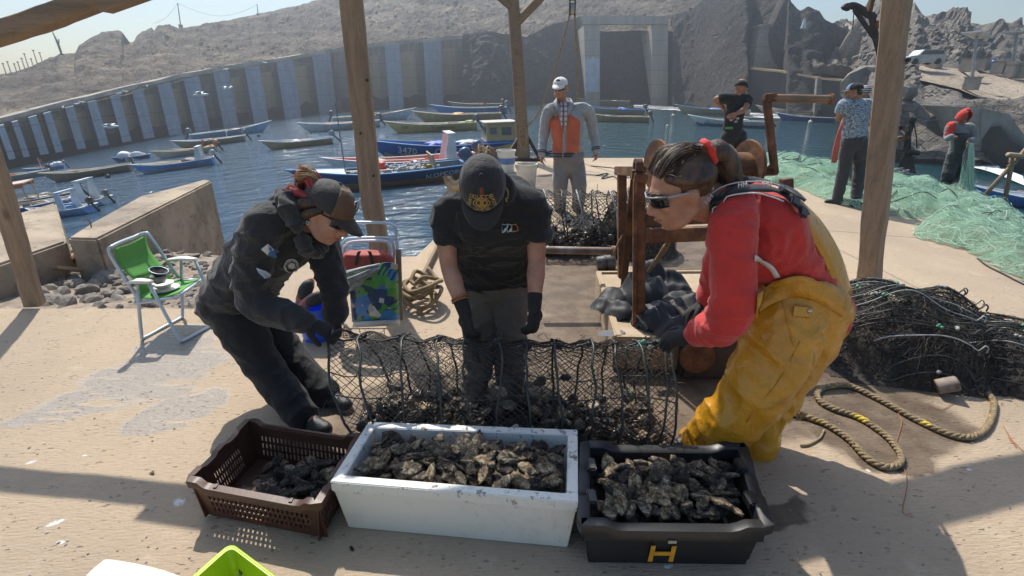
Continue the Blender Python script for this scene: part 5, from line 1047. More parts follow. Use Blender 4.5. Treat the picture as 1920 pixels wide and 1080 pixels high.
# ---- folded chairs, bags, ropes by the thick post
Yc = 3.42
t = thing('folded_chair', 'folded pale blue tube chair frames leaning on the thick post', 'chair', W(690, 575, Yc)); wc = lambda x, y, d=0: W(x, y, Yc + d)
for pts, d, m_ in (([(630, 560), (629, 470), (631, 432), (640, 419), (656, 417), (722, 418), (737, 424), (743, 440), (745, 560)], .10, M_tube), ([(639, 560), (640, 470), (645, 454), (660, 447), (722, 446), (734, 452), (738, 470), (738, 560)], .02, M_tube), ([(643, 560), (644, 475), (650, 460), (664, 453), (718, 452), (729, 458), (732, 475), (732, 560)], -.03, M_tubew)):
    mb = MB(); mb.tube(catmull([wc(x, y, d) for x, y in pts], 4), .0105, 8); mb.build('tube_frame', m_, t, smooth=True)
mb = MB(); mb.tube([wc(629, 500, .1), wc(744, 502, .1)], .010, 8); mb.build('cross_tube', M_tube, t)
M_redbag = pm('red_bag_cloth', (.36, .05, .04), (.28, .04, .035), 8, .7, .4, 40, .004)
t = thing('red_bag', 'red bag with black straps behind the grey rope hank', 'bag', W(688, 510, Yc - .1))
mb = MB(); a = W(688, 492, Yc - .12); mb.limb([W(657, 490, Yc - .12), a, W(720, 492, Yc - .12)], [.07, .085, .07], 4, 10, 1.0); mb.box(W(688, 490, Yc - .12), (.26, .12, .13)); remesh(mb, 'bag_body', M_redbag, t, .012, 3, folds(.008))
for x in (668, 700): mb = MB(); mb.sheet([[W(x - 4 + (8 if x < 690 else -8) * f + dx, 497 - 26 * math.sin(f * 1.57), Yc - .2) for dx in (0, 6)] for f in [i / 6 for i in range(7)]], .004); mb.build('strap', M_rubber, t)
# leaning brown board
mb = MB(); a = W(750, 606, Yc - .12); mb.beam(W(751, 600, Yc - .1), W(747, 468, Yc + .02), .035, .02); o = recenter(mb.build('leaning_board', M_post), W(751, 600, Yc - .1)); tag(o, 'narrow brown board standing on end beside the patterned bag', 'board')
# patterned bag
q = NT('patterned_bag_print'); vc = q.n('ShaderNodeTexVoronoi', feature='F1'); q.l(q.map(scale=(1, .2, 1), rot=(0, .6, 0), vec=q.vm('ADD', q.P, q.vm('MULTIPLY', q.n('ShaderNodeTexNoise').outputs['Color'], (.0, .0, .0)))), vc.inputs['Vector']); vc.inputs['Scale'].default_value = 15; vc.distance = 'MANHATTAN'
sv = q.n('ShaderNodeSeparateColor'); q.l(vc.outputs['Color'], sv.inputs[0])
rp = q.n('ShaderNodeValToRGB'); rp.color_ramp.interpolation = 'CONSTANT'; q.l(sv.outputs[0], rp.inputs[0]); e = rp.color_ramp.elements
cols = [(0, (.07, .30, .06)), (.22, (.04, .20, .48)), (.42, (.02, .05, .13)), (.56, (.12, .36, .10)), (.74, (.48, .40, .30)), (.84, (.06, .16, .42)), (.93, (.55, .56, .54))]
while len(e) < len(cols): e.new(.5)
for el, (p_, c_) in zip(e, cols): el.position = p_; el.color = (*c_, 1)
stripes = q.step(q.m('SINE', q.m('MULTIPLY', q.noise(3, 0), 90)), .2, .5)
q.set(Base_Color=q.mix(q.m('MULTIPLY', stripes, q.m('GREATER_THAN', sv.outputs[1], .7)), rp.outputs[0], (.02, .05, .10)), Roughness=.4)
q.l(q.bump(q.noise(9, 4), .5, .02), q.b.inputs['Normal']); M_print = q.mat
t = thing('shopping_bag', 'big shiny bag with green and blue triangle print in front of the post', 'bag', W(703, 612, Yc - .32)); yb = Yc - .32
Q = [(654, 508), (745, 496), (749, 610), (662, 614)]
def bagp(u, v_, d): 
    x = lerp(lerp(Q[0][0], Q[1][0], u), lerp(Q[3][0], Q[2][0], u), v_); y = lerp(lerp(Q[0][1], Q[1][1], u), lerp(Q[3][1], Q[2][1], u), v_); return W(x, y + (7 * math.sin(u * 6.3) if v_ < .05 else 0), yb + d)
rows = []
for i in range(15):
    v_ = i / 14 * .90; rows.append([bagp(u, v_, -.10 * math.sin(u * 3.14) ** .5 * (.4 + .6 * v_) + .018 * noise.noise(V((u * 6, v_ * 6, 2)))) for u in [k / 16 for k in range(17)]])
back = [[bagp(u, i / 14 * .90, .10 * math.sin(u * 3.14) ** .5 * (.4 + .6 * i / 14)) for u in [k / 16 for k in range(17)]] for i in range(15)]
mb = MB(); mb.sheet(rows, .004); mb.sheet([list(reversed(r_)) for r_ in back], .004); mb.build('bag_sides', M_print, t, smooth=True)
mb = MB(); mb.sheet([[bagp(u, v_, -.10 * math.sin(u * 3.14) ** .5 * (.4 + .6 * v_) - .002) for u in [k / 16 for k in range(17)]] for v_ in (.90, .95, 1.0)], .004); mb.build('white_hem', M_cer, t, smooth=True)
# grey rope hank
t = thing('rope_hank', 'hank of pale grey rope slung over the patterned bag', 'rope', W(668, 520, yb)); rr_ = random.Random(9)
for j in range(15):
    y0 = 512 + j * 2.6 + rr_.uniform(-2, 2); mb = MB(); d = rr_.uniform(-.06, .05)
    mb.tube(catmull([W(714 - rr_.uniform(0, 10), 496 + j * .8, yb + .02 + d), W(672, 503 + j * 2.2 + rr_.uniform(-2, 2), yb - .05 + d), W(632 + rr_.uniform(-6, 8), y0 + 6, yb - .06 + d), W(622 + rr_.uniform(-3, 6), y0 + 16, yb - .03 + d), W(636, y0 + 22, yb + d), W(655, y0 + 12 - j, yb + .04)], 4), .0095, 6); mb.build('rope_turn', M_linew, t, smooth=True)
# blue bucket with sandals
p0 = D(588, 646); t = thing('blue_bucket', 'bright blue plastic bucket between the arms of the stooping woman', 'bucket', p0); c = p0 + V((0, .12, 0))
mb = MB(); mb.lathe([(0, 0), (.105, 0), (.11, .02), (.135, .23), (.145, .235), (.145, .25), (.13, .25), (.105, .03), (0, .02)], 28, None, c); mb.build('bucket_body', pm('blue_plastic', (.008, .11, .72), (.008, .09, .6), 4, .3, .1), t, ang=50)
mb = MB(); mb.tube([c + V((.14 * math.cos(a), .02 + .03 * math.sin(a), .24 + .05 * math.sin(a))) for a in [i * math.pi / 12 for i in range(13)]], .005, 6); mb.build('handle', M_rubber, t)
for i, (x, y, d, lb) in enumerate(((572, 548, .0, 'black sandal with a pink sole standing upright in the blue bucket'), (588, 562, -.05, 'second black sandal tipped over in the blue bucket'))):
    a = W(x, y, c.y + d); t = thing('sandal', lb, 'sandal', a, 'sandals in the blue bucket'); A = Matrix.Rotation(.5 + i * .6, 3, 'Y') @ Matrix.Rotation(R(70), 3, 'X')
    mb = MB(); mb.blob(a, (.045, .11, .016), A); mb.build('sole', pm('pink_sole', (.55, .22, .16), None, 5, .7), t, smooth=True)
    mb = MB(); mb.blob(a + A @ V((0, .02, .025)), (.046, .075, .03), A); mb.build('upper', M_neo, t, smooth=True)
# coil of tan rope and the plank
p0 = D(788, 585); t = thing('rope_coil', 'tangled coil of coarse tan rope lying by the plank', 'rope', p0); rr_ = random.Random(4); pts = []
for i in range(64):
    a = i * .62; r_ = .12 + .05 * math.sin(i * .41) + rr_.uniform(-.02, .02); pts.append(p0 + V((r_ * math.cos(a) * .95, .12 + r_ * 1.1 * math.sin(a), .03 + .0035 * i + .03 * math.sin(i * 1.3))))
mb = MB(); mb.tube(catmull(pts, 5), .0165, 7); mb.build('coil', M_rope, t, smooth=True)
mb = MB(); mb.tube(catmull([p0 + V((-.13, .1, .03)), p0 + V((-.20, .2, .10)), p0 + V((-.12, .3, .05)), p0 + V((-.02, .33, .03))], 5), .0165, 7); mb.build('loose_end', M_rope, t, smooth=True)
pl_ = [(757, 558), (776, 560), (819, 470), (803, 466)]; mb = MB(); a = [D(x, y) + V((0, 0, .035)) for x, y in pl_]; mb.add(a + [p - V((0, 0, .033)) for p in a], [(0, 1, 2, 3), (7, 6, 5, 4), (0, 4, 5, 1), (1, 5, 6, 2), (2, 6, 7, 3), (3, 7, 4, 0)]); o = recenter(mb.build('plank', M_plank, bevel=.004), a[0]); tag(o, 'pale wooden plank lying on the dock behind the rope coil', 'plank')
mb = MB(); a = [D(x, y) + V((0, 0, .075)) for x, y in [(776, 558), (783, 556), (824, 470), (818, 470)]]; mb.add(a + [p - V((0, 0, .073)) for p in a], [(0, 1, 2, 3), (7, 6, 5, 4), (0, 4, 5, 1), (1, 5, 6, 2), (2, 6, 7, 3), (3, 7, 4, 0)]); o = recenter(mb.build('plank', M_beam, bevel=.003), a[0]); tag(o, 'narrow darker batten lying along the pale plank', 'plank')
# buckets by the dock edge
def bucket(px, py, wpx, hpx, lb, band, mat):
    p = D(px, py); k = p.length / FPX * .98; r_, h_ = wpx / 2 * k, hpx * k; t = thing('white_bucket', lb, 'bucket', p, 'buckets at the dock edge')
    mb = MB(); mb.lathe([(0, 0), (r_ * .84, 0), (r_ * .86, .01), (r_ * .99, h_ * .94), (r_ * 1.06, h_ * .94), (r_ * 1.06, h_), (r_ * .94, h_), (r_ * .8, .03), (0, .02)], 24, None, p); mb.build('bucket_body', mat, t, ang=50)
    if band: mb = MB(); mb.lathe([(r_ * .925, h_ * .38), (r_ * .935, h_ * .38), (r_ * .972, h_ * .66), (r_ * .960, h_ * .66)], 24, None, p); mb.build('printed_band', band, t)
    mb = MB(); mb.lathe([(0, h_ * .8), (r_ * .93, h_ * .8)], 20, None, p); mb.build('contents', pm('bucket_contents', (.22, .12, .08), None, 9, .9, .6), t)
    mb = MB(); mb.tube([p + V((r_ * 1.06 * math.cos(a), -r_ * .5 * math.sin(a), h_ * .93 - h_ * .25 * math.sin(a))) for a in [i * math.pi / 10 for i in range(11)]], .006, 5); mb.build('handle', M_dark, t)
bucket(949, 322, 35, 40, 'white bucket with a blue printed band, left and farther of two', paint((.10, .22, .45)), M_wplast)
bucket(987, 353, 40, 46, 'plain milky white bucket nearer the old man', None, pm('milky_plastic', (.66, .64, .56), None, 4, .5, .1))
# loose line on the far dock
for pts, lb in (([(1108, 312), (1150, 316), (1190, 323), (1225, 332), (1212, 338), (1180, 330)], 'thin dark line lying loose on the dock right of the old man'), ([(1118, 330), (1140, 326), (1128, 336), (1150, 332), (1160, 340)], 'small tangle of dark line on the dock by the old man')):
    mb = MB(); mb.tube(catmull([D(x, y) + V((0, 0, .012)) for x, y in pts], 5), .011, 5); o = recenter(mb.build('loose_line', M_line, smooth=True), D(*pts[0])); tag(o, lb, 'rope')
# ---------------------------------------------------------------- crates, oysters, lantern nets, net piles, ropes
def crate_pts(FL, FR, BR, BL): return [V((*p, 0)) for p in (FL, FR, BR, BL)]
# oysters
def oyster_mat(name, c1, c2, c3):
    q = NT(name); a = q.noise(2.6, 6, .72); b_ = q.noise(7, 5, .75)
    c = q.ramp(a, [(.38, c1), (.52, c2), (.64, c3)]); c = q.mix(q.step(b_, .58, .70), c, (.66, .58, .45)); c = q.mix(q.step(b_, .42, .30), c, (.018, .016, .015))
    q.set(Base_Color=c, Roughness=q.m('SUBTRACT', .75, q.m('MULTIPLY', q.step(q.noise(1.5, 3), .42, .56), .58))); q.l(q.bump(q.m('ADD', a, q.m('MULTIPLY', b_, .8)), 1.0, .02), q.b.inputs['Normal']); return q.mat
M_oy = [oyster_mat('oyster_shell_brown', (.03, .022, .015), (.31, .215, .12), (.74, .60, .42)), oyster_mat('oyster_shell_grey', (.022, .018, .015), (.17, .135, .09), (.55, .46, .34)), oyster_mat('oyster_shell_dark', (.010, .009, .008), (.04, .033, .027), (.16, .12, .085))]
def oyster_mesh(seed, mat, sub=3):
    bm = bmesh.new(); bmesh.ops.create_icosphere(bm, subdivisions=sub, radius=1.0); rr_ = random.Random(seed); so = V((seed * 3.1, 0, 0)); bend = rr_.uniform(-.35, .35); wd = rr_.uniform(.40, .66); th = rr_.uniform(.17, .32)
    for v in bm.verts:
        c = v.co.copy(); e = 1 - .45 * smooth(.1, 1.0, c.x); x, y, z = c.x, c.y * wd * e, c.z * th * (1 - .35 * smooth(0, 1, c.x))
        lay = .09 * math.sin((c.x * c.x + c.y * c.y) * 11 + 2.5 * noise.noise(c * 3 + so)) * (1 - abs(c.z)) ** .5
        y += bend * x * x * .5; z += .10 * noise.noise(V((x * 2, y * 2, seed))) + (.07 * noise.noise(c * 4.5 + so))
        k = 1 + lay + .20 * noise.noise(c * 2.3 + so) + .13 * noise.noise(c * 6 + so) + .06 * noise.noise(c * 13 + so); v.co = V((x * k, y * k, z * k))
    me = bpy.data.meshes.new('oyster'); bm.to_mesh(me); bm.free(); me.materials.append(mat); me.polygons.foreach_set('use_smooth', [True] * len(me.polygons)); return me
OY = [oyster_mesh(i, M_oy[(0, 1, 0, 1, 2, 0, 1, 2, 1, 0, 2, 2)[i]]) for i in range(12)]
def oyster(p, L, label, group, which=None, flat=.5):
    o = bpy.data.objects.new('oyster', OY[which if which is not None else rr_.randrange(12)]); COL.objects.link(o); s = L / 2
    o.location = p; o.scale = (s, s * rr_.uniform(.9, 1.15), s * rr_.uniform(.85, 1.2)); o.rotation_euler = (rr_.gauss(0, flat), rr_.gauss(0, flat * .8), rr_.uniform(0, 6.28)); tag(o, label, 'oyster', group); return o
UNDER = []
def fill(corners, nu, nv, ztop, label, group, size=.105, skip=lambda u, v_: False, dark=False, under=False):
    FL, FR, BR, BL = corners
    for i in range(nu):
        for j in range(nv):
            u = (i + .5 + rr_.uniform(-.42, .42)) / nu; v_ = (j + .5 + rr_.uniform(-.42, .42)) / nv
            if skip(u, v_): continue
            p = lerp(lerp(FL, FR, u), lerp(BL, BR, u), v_); p = V((p.x, p.y, ztop(u, v_) + rr_.uniform(-.025, .022)))
            o = oyster(p, size * rr_.uniform(.75, 1.2), label, group, rr_.choice((4, 7, 10, 11, 6, 3)) if dark and rr_.random() < .8 else None)
            if under: UNDER.append(o)
rr_ = random.Random(21)
# -- white foam box
C = crate_pts((-.672, 1.478), (.232, 1.378), (.279, 1.786), (-.625, 1.842)); H_ = .25
t = thing('foam_box', 'white polystyrene box heaped with oysters in the middle of the row', 'box', (sum(C, V((0, 0, 0))) / 4))
q = NT('white_polystyrene'); fl = q.step(q.noise(5, 6, .7), .55, .70); ed = q.n('ShaderNodeSeparateXYZ'); q.l(q.P, ed.inputs[0])
top = q.step(ed.outputs[2], .17, .245); speck = q.step(q.vor(85), .20, .10); gr = q.step(q.noise(22, 5, .75), .56, .64)
c = q.mix(q.m('MULTIPLY', fl, .35), (.72, .715, .66), (.48, .45, .37)); c = q.mix(q.m('MULTIPLY', gr, q.m('MULTIPLY', top, .9)), c, (.10, .075, .05))
c = q.mix(q.m('MULTIPLY', speck, q.step(q.noise(7, 4), .58, .66)), c, (.08, .06, .045))
c = q.mix(q.m('MULTIPLY', q.step(q.noise(4, 6, .7, vec=q.map(scale=(1, 1, .18))), .60, .74), .5), c, (.34, .28, .20))
q.set(Base_Color=c, Roughness=.7); q.l(q.bump(q.m('ADD', q.vor(160), q.m('MULTIPLY', q.noise(9, 3), 2)), .35, .003), q.b.inputs['Normal']); M_foamb = q.mat
def inset(C, d):
    m_ = sum(C, V((0, 0, 0))) / 4; ex = (C[1] - C[0]).normalized(); ey = (C[3] - C[0]).normalized(); sg = [(1, 1), (-1, 1), (-1, -1), (1, -1)]
    return [p + ex * (a * d) + ey * (b_ * d) for p, (a, b_) in zip(C, sg)]
def at(C, z): return [V((p.x, p.y, z)) for p in C]
def rings(mb, R_): 
    for a, b_ in zip(R_, R_[1:]):
        o = len(mb.v); mb.add(a + b_, [(i, (i + 1) % 4, (i + 1) % 4 + 4, i + 4) for i in range(4)])
Co = inset(C, -.0); bot = inset(C, .028)
mb = MB(); R_ = [at(bot, .0), at(inset(C, .006), H_ * .80), at(Co, H_ * .815), at(Co, H_), at(inset(C, .040), H_), at(inset(C, .052), .05)]; rings(mb, R_); mb.add(R_[0], [(3, 2, 1, 0)]); mb.add(R_[-1], [(0, 1, 2, 3)])
bm = bmesh.new(); o = mb.build('box_shell', M_foamb, t)
bm.from_mesh(o.data); bmesh.ops.remove_doubles(bm, verts=bm.verts, dist=.0005); bmesh.ops.recalc_face_normals(bm, faces=bm.faces); bmesh.ops.bevel(bm, geom=[e for e in bm.edges if e.calc_face_angle(0) > .5], offset=.010, segments=3, affect='EDGES', clamp_overlap=True); bm.to_mesh(o.data); bm.free(); o.data.polygons.foreach_set('use_smooth', [True] * len(o.data.polygons)); o.data.set_sharp_from_angle(angle=R(35))
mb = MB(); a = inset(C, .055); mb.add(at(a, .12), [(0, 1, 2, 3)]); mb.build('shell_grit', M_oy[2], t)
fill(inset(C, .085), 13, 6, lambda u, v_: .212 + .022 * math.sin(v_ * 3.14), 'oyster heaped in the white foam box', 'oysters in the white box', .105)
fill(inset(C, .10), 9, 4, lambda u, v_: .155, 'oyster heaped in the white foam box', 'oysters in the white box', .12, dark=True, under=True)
fill(inset(C, .09), 12, 5, lambda u, v_: .222 + .02 * math.sin(v_ * 3.14), 'oyster heaped in the white foam box', 'oysters in the white box', .085)
# -- brown slotted crate
C = crate_pts((-1.243, 1.545), (-.705, 1.425), (-.665, 1.80), (-1.195, 1.915)); H_ = .205
M_brn = pm('brown_crate_plastic', (.085, .034, .02), (.062, .025, .016), 5, .45, .2, 60, .002, dirt=(.16, .10, .07), dsc=6, dth=(.6, .75))
t = thing('plastic_crate', 'brown slotted plastic crate with few oysters at the left end of the row', 'crate', sum(C, V((0, 0, 0))) / 4)
def slotted(mb, a, b_, z0, z1, th, nx, rows_, inward, x0=.08, x1=.92, za=.12, zb=.86, fill_=.5):
    """wall panel from a to b with rows of upright slots, built of solid strips"""
    d = b_ - a; nrm = V((0, 0, 1)).cross(d).normalized() * inward
    def pan(u0, u1, w0, w1):
        if u1 - u0 < 1e-5 or w1 - w0 < 1e-5: return
        vs = []
        for off in (0, th):
            for u, w_ in ((u0, w0), (u1, w0), (u1, w1), (u0, w1)):
                vs.append(a + d * u + V((0, 0, lerp(z0, z1, w_))) + nrm * (off + .020 * (1 - w_)))
        mb.add(vs, [(0, 1, 2, 3), (7, 6, 5, 4), (0, 4, 5, 1), (1, 5, 6, 2), (2, 6, 7, 3), (3, 7, 4, 0)])
    pan(0, 1, 0, za); pan(0, 1, zb, 1); pan(0, x0, za, zb); pan(x1, 1, za, zb)
    hr = (zb - za) / rows_
    for r_ in range(rows_):
        w0 = za + r_ * hr
        pan(x0, x1, w0 + hr * .72, w0 + hr)
        for i in range(nx + 1):
            cw = (x1 - x0) / nx; uu = x0 + i * cw - cw * (1 - fill_) / 2; pan(max(x0, uu), min(x1, uu + cw * (1 - fill_)), w0, w0 + hr * .72)
for a, b_, nx in ((0, 1, 22), (1, 2, 14), (2, 3, 22), (3, 0, 12)):
    mb = MB(); slotted(mb, at(C, 0)[a], at(C, 0)[b_], .012, H_ * (.93 if a != 0 else .86), .005, nx, 3, 1, x0=.1 if a != 3 else .28, x1=.9 if a != 3 else .72, za=.14, zb=.74); mb.build('side_wall', M_brn, t)
mb = MB(); b4 = inset(C, .022); mb.add(at(b4, .006) + at(b4, .012), [(3, 2, 1, 0), (4, 5, 6, 7), (0, 1, 5, 4), (1, 2, 6, 5), (2, 3, 7, 6), (3, 0, 4, 7)]); mb.build('floor_panel', M_brn, t)
rz = lambda i, u: H_ + (.0 if i != 0 else 0) - (.022 * smooth(.08, .14, u) * smooth(.92, .86, u) if i in (0, 2) else .012 * (smooth(.2, .24, u) - smooth(.4, .44, u) + smooth(.58, .62, u) - smooth(.78, .82, u)))
mb = MB(); loopo = []
for i in range(4):
    a, b_ = C[i], C[(i + 1) % 4]
    for k in range(24): u = k / 24; loopo.append((a.lerp(b_, u), rz(i, u), i))
mid = sum(C, V((0, 0, 0))) / 4; prof = [(.004, -.034), (-.014, -.034), (-.018, -.004), (-.016, .0), (.012, .003), (.014, -.004)]
rows = []
for p, z_, i in loopo:
    d = (mid - p); d.z = 0; ex = (C[1] - C[0]).normalized(); ey = (C[3] - C[0]).normalized(); nrm = {0: ey, 1: -ex, 2: -ey, 3: ex}[i]
    rows.append([p + nrm * x + V((0, 0, z_ + y)) for x, y in prof])
rows.append(rows[0]); mb.grid([r_ + [r_[0]] for r_ in rows]); mb.build('rim', M_brn, t, ang=45)
for i, us in ((0, (.2, .8)), (3, (.3, .7))):
    for u in us: mb = MB(); p = C[i].lerp(C[(i + 1) % 4], u); nrm = (p - mid); nrm.z = 0; nrm.normalize(); mb.box(p + nrm * -.005 + V((0, 0, H_ * .80)), (.012, .02, .05)); mb.build('corner_rib', M_brn, t)
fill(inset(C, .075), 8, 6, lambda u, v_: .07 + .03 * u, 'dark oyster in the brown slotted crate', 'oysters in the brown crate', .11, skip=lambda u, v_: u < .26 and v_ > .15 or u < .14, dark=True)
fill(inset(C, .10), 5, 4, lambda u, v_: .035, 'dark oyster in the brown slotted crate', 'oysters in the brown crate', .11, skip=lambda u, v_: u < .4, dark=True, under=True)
oyster(V((-1.0, 1.60, .085)), .12, 'pale opened oyster lying on the dark ones in the brown crate', None, 0)
oyster(V((-1.02, 1.80, .06)), .07, 'small pale oyster by the back wall of the brown crate', None, 5)
# -- black crate with H
C = crate_pts((.236, 1.312), (.876, 1.302), (.965, 1.725), (.297, 1.735)); H_ = .225
M_blk_pl = pm('black_crate_plastic', (.022, .023, .025), (.014, .015, .016), 4, .42, .2, 70, .002, dirt=(.10, .09, .08), dsc=5, dth=(.62, .8))
t = thing('plastic_crate', 'black plastic crate full of oysters with a yellow letter on its front', 'crate', sum(C, V((0, 0, 0))) / 4)
mb = MB(); R_ = [at(inset(C, .035), 0), at(inset(C, .022), .135), at(inset(C, .006), .14), at(inset(C, .006), H_ - .03), at(inset(C, .012), H_ - .03), at(inset(C, .030), .03)]; rings(mb, R_); mb.add(R_[0], [(3, 2, 1, 0)]); mb.add(R_[-1], [(0, 1, 2, 3)]); mb.build('crate_body', M_blk_pl, t, bevel=.006)
mb = MB(); loopo = []
hz = lambda i, u: H_ - (.0 if i in (1, 3) else .022 * smooth(.13, .19, u) * smooth(.87, .81, u)) - (.016 * smooth(.3, .36, u) * smooth(.7, .64, u) if i in (1, 3) else 0)
for i in range(4):
    for k in range(24): u = k / 24; loopo.append((C[i].lerp(C[(i + 1) % 4], u), hz(i, u), i))
prof = [(.006, -.04), (-.012, -.04), (-.016, -.008), (-.012, .0), (.022, .0), (.030, -.006), (.034, -.05)]; rows = []
ex = (C[1] - C[0]).normalized(); ey = (C[3] - C[0]).normalized()
for p, z_, i in loopo: nrm = {0: ey, 1: -ex, 2: -ey, 3: ex}[i]; rows.append([p + nrm * x + V((0, 0, z_ + y)) for x, y in prof])
rows.append(rows[0]); mb.grid([r_ + [r_[0]] for r_ in rows]); mb.build('rim', M_blk_pl, t, ang=45)
for i, u in ((1, .30), (1, .72), (3, .3), (3, .7)):
    p = C[i].lerp(C[(i + 1) % 4], u); mb = MB(); nrm = {1: -ex, 3: ex}[i]; mb.box(p + nrm * .035 + V((0, 0, H_ - .02)), (.035, .07, .04)); mb.build('grip_pocket', M_blk_pl, t, bevel=.006)
fc = C[0].lerp(C[1], .455) + ey * .022; M_yel = pm('yellow_paint', (.72, .36, .02), (.55, .26, .02), 30, .6, .2, dirt=(.05, .04, .03), dsc=25, dth=(.6, .68))
fz = .07; o_ = fc - ey * .0 + V((0, 0, fz))
for pts in ([(-.045, -.042), (-.029, -.042), (-.026, .042), (-.042, .042)], [(.028, -.042), (.044, -.042), (.047, .042), (.031, .042)], [(-.028, -.008), (.030, -.008), (.031, .010), (-.027, .010)]):
    mb = MB(); mb.prism(pts, .003, o_ - ey * .006 + ey * 0, ex, V((0, 0, 1)) + ey * -.10); mb.build('letter_stroke', M_yel, t)
mb = MB(); mb.prism([(-.014, -.006), (.014, -.006), (.014, .006), (-.014, .006)], .002, C[0].lerp(C[1], .49) + V((0, 0, H_ - .065)) - ey * .016, ex, V((0, 0, 1))); mb.build('paper_tag', pm('old_tag', (.42, .38, .30), None, 9, .8), t)
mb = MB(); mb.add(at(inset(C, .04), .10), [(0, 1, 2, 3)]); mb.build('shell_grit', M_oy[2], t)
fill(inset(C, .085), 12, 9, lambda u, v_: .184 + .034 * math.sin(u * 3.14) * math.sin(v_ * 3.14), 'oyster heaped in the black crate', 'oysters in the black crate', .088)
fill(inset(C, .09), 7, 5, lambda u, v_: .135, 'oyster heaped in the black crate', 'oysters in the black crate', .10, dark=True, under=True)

# ---------------------------------------------------------------- lantern net stretched by the women
M_thrd = pm('dark_net_thread', (.060, .047, .036), (.016, .014, .013), 9, .8)
M_thr = pm('net_thread', (.05, .043, .036), (.02, .019, .018), 30, .7)
M_hoop = pm('dark_hoop', (.045, .055, .05), (.02, .024, .024), 20, .45)
ca, cb = V((-.74, 2.12, 0)), V((.70, 2.04, 0)); HOOPS = [0, .09, .19, .30, .39, .475, .565, .66, .755, .84, .92, .965, 1.0]
def lant(u, th, j=0.0):
    c = ca.lerp(cb, u); k = 1.0; hs = min(abs(u - h) for h in HOOPS); r_ = .255 - .55 * min(hs, .05) * (1 if hs < .05 else 1)
    top = .52 - .018 * math.sin(u * 3.14) - .5 * min(hs, .05); w_ = .235 + .05 * (1 - u) ** 2 - .5 * min(hs, .05)
    z = .012 + top * (0.5 - 0.5 * math.cos(th)) ** .9 ; y = w_ * math.sin(th) * (1 + .25 * math.cos(th))
    sk = (-.05 + .11 * u) if u < .3 else 0
    return V((c.x - .10 * (1 - u) ** 3 * math.cos(th) * -1 + .02 * noise.noise(V((u * 9, th * 2, j))), c.y + y, z + .01 * noise.noise(V((u * 14, th * 3, 1 + j)))))
t = thing('lantern_net', 'long hooped lantern net half full of oysters, held up by the three women', 'net', ca.lerp(cb, .5))
for d_ in (-1, 1):
    mb = MB()
    for k in range(50):
        mb.tube([lant(u, 2 * math.pi * k / 50 + d_ * u * 5.6 + .10 * noise.noise(V((u * 8, k, d_))), d_) for u in [i / 64 for i in range(65)]], .0017, 3, caps=False)
    mb.build('net_mesh', M_thr, t)
for i, h in enumerate(HOOPS):
    mb = MB(); sl = .018 * math.sin(i * 2.1)
    mb.tube([lant(h, a) * 1 + V((sl * math.cos(a), 0, 0)) for a in [2 * math.pi * k / 40 for k in range(40)]], .0058, 6, closed=True); hp = mb.build('hoop', M_hoop, t, smooth=True)
    mb = MB(); p = lant(h, math.pi); 
    for q_ in range(5): mb.blob(p + V((rr_.uniform(-.012, .012), rr_.uniform(-.01, .01), rr_.uniform(-.02, .006))), (.012, .010, .014), None, 7, 5)
    mb.build('knot', M_lineg if i in (10, 12) else M_line, hp, smooth=True)
for th_, m_ in ((math.pi, M_line), (math.pi + .9, M_line), (math.pi - .9, M_linew), (2.0, M_line), (4.4, M_line)):
    mb = MB(); mb.tube([lant(u, th_ + .05 * math.sin(u * 20)) for u in [i / 48 for i in range(49)]], .0042 if th_ == math.pi else .0028, 5); mb.build('side_line', m_, t, smooth=True)
mb = MB()
for h in HOOPS[:-1]:
    for k in range(26):
        th = rr_.uniform(0, 6.28); u = h + rr_.gauss(0, .012); a = lant(min(1, max(0, u)), th); pts = [a]
        for q_ in range(4): pts.append(pts[-1] + V((rr_.gauss(0, .02), rr_.gauss(0, .02), rr_.gauss(-.012, .025))))
        mb.tube(catmull(pts, 3), .0015, 3)
o = mb.build('weed_threads', M_thr, t); o['kind'] = 'stuff'
mb = MB(); mb.tube(catmull([lant(.80, 2.4), lant(.86, 2.3) + V((0, 0, .01)), lant(.93, 2.25), lant(1, 2.35)], 5), .0022, 4); mb.build('orange_twine', pm('orange_twine', (.42, .13, .05), None, 9, .7), t)
# clotted dark growth along the bottom of the net
mb = MB()
for k in range(420):
    u = rr_.random(); p = ca.lerp(cb, u) + V((0, rr_.gauss(0, .10), abs(rr_.gauss(0, .045)) + .02)); s = rr_.uniform(.012, .034); mb.blob(p, (s * 1.5, s, s * .8), Matrix.Rotation(rr_.random() * 6, 3, V((rr_.random(), rr_.random(), rr_.random() + .1))), 6, 4)
for k in range(500):
    u = rr_.random(); a = ca.lerp(cb, u) + V((0, rr_.gauss(0, .14), abs(rr_.gauss(0, .07)) + .02)); pts = [a]
    for q_ in range(3): pts.append(pts[-1] + V((rr_.gauss(0, .03), rr_.gauss(0, .02), rr_.gauss(0, .025))))
    mb.tube(catmull(pts, 2), .0022, 3)
o = mb.build('shell_growth', M_oy[2], t); o['kind'] = 'stuff'
for k in range(92):
    u = rr_.uniform(.04, .98); p = ca.lerp(cb, u) + V((0, rr_.gauss(-.04, .10), .05 + abs(rr_.gauss(0, .065)) * (1 + .5 * math.sin(u * 3.14)))); o = oyster(p, rr_.uniform(.07, .105), 'oyster lying in the bottom of the stretched lantern net', 'oysters in the lantern net', None, .8); UNDER.append(o)
mb = MB()                                   # the smaller oysters in the net and the lower layers in the boxes, as one mass
for o in UNDER:
    mx = Matrix.LocRotScale(o.location, o.rotation_euler, o.scale); mb.mi = M_oy.index(o.data.materials[0]); mb.add([mx @ v.co for v in o.data.vertices], [tuple(p_.vertices) for p_ in o.data.polygons]); bpy.data.objects.remove(o)
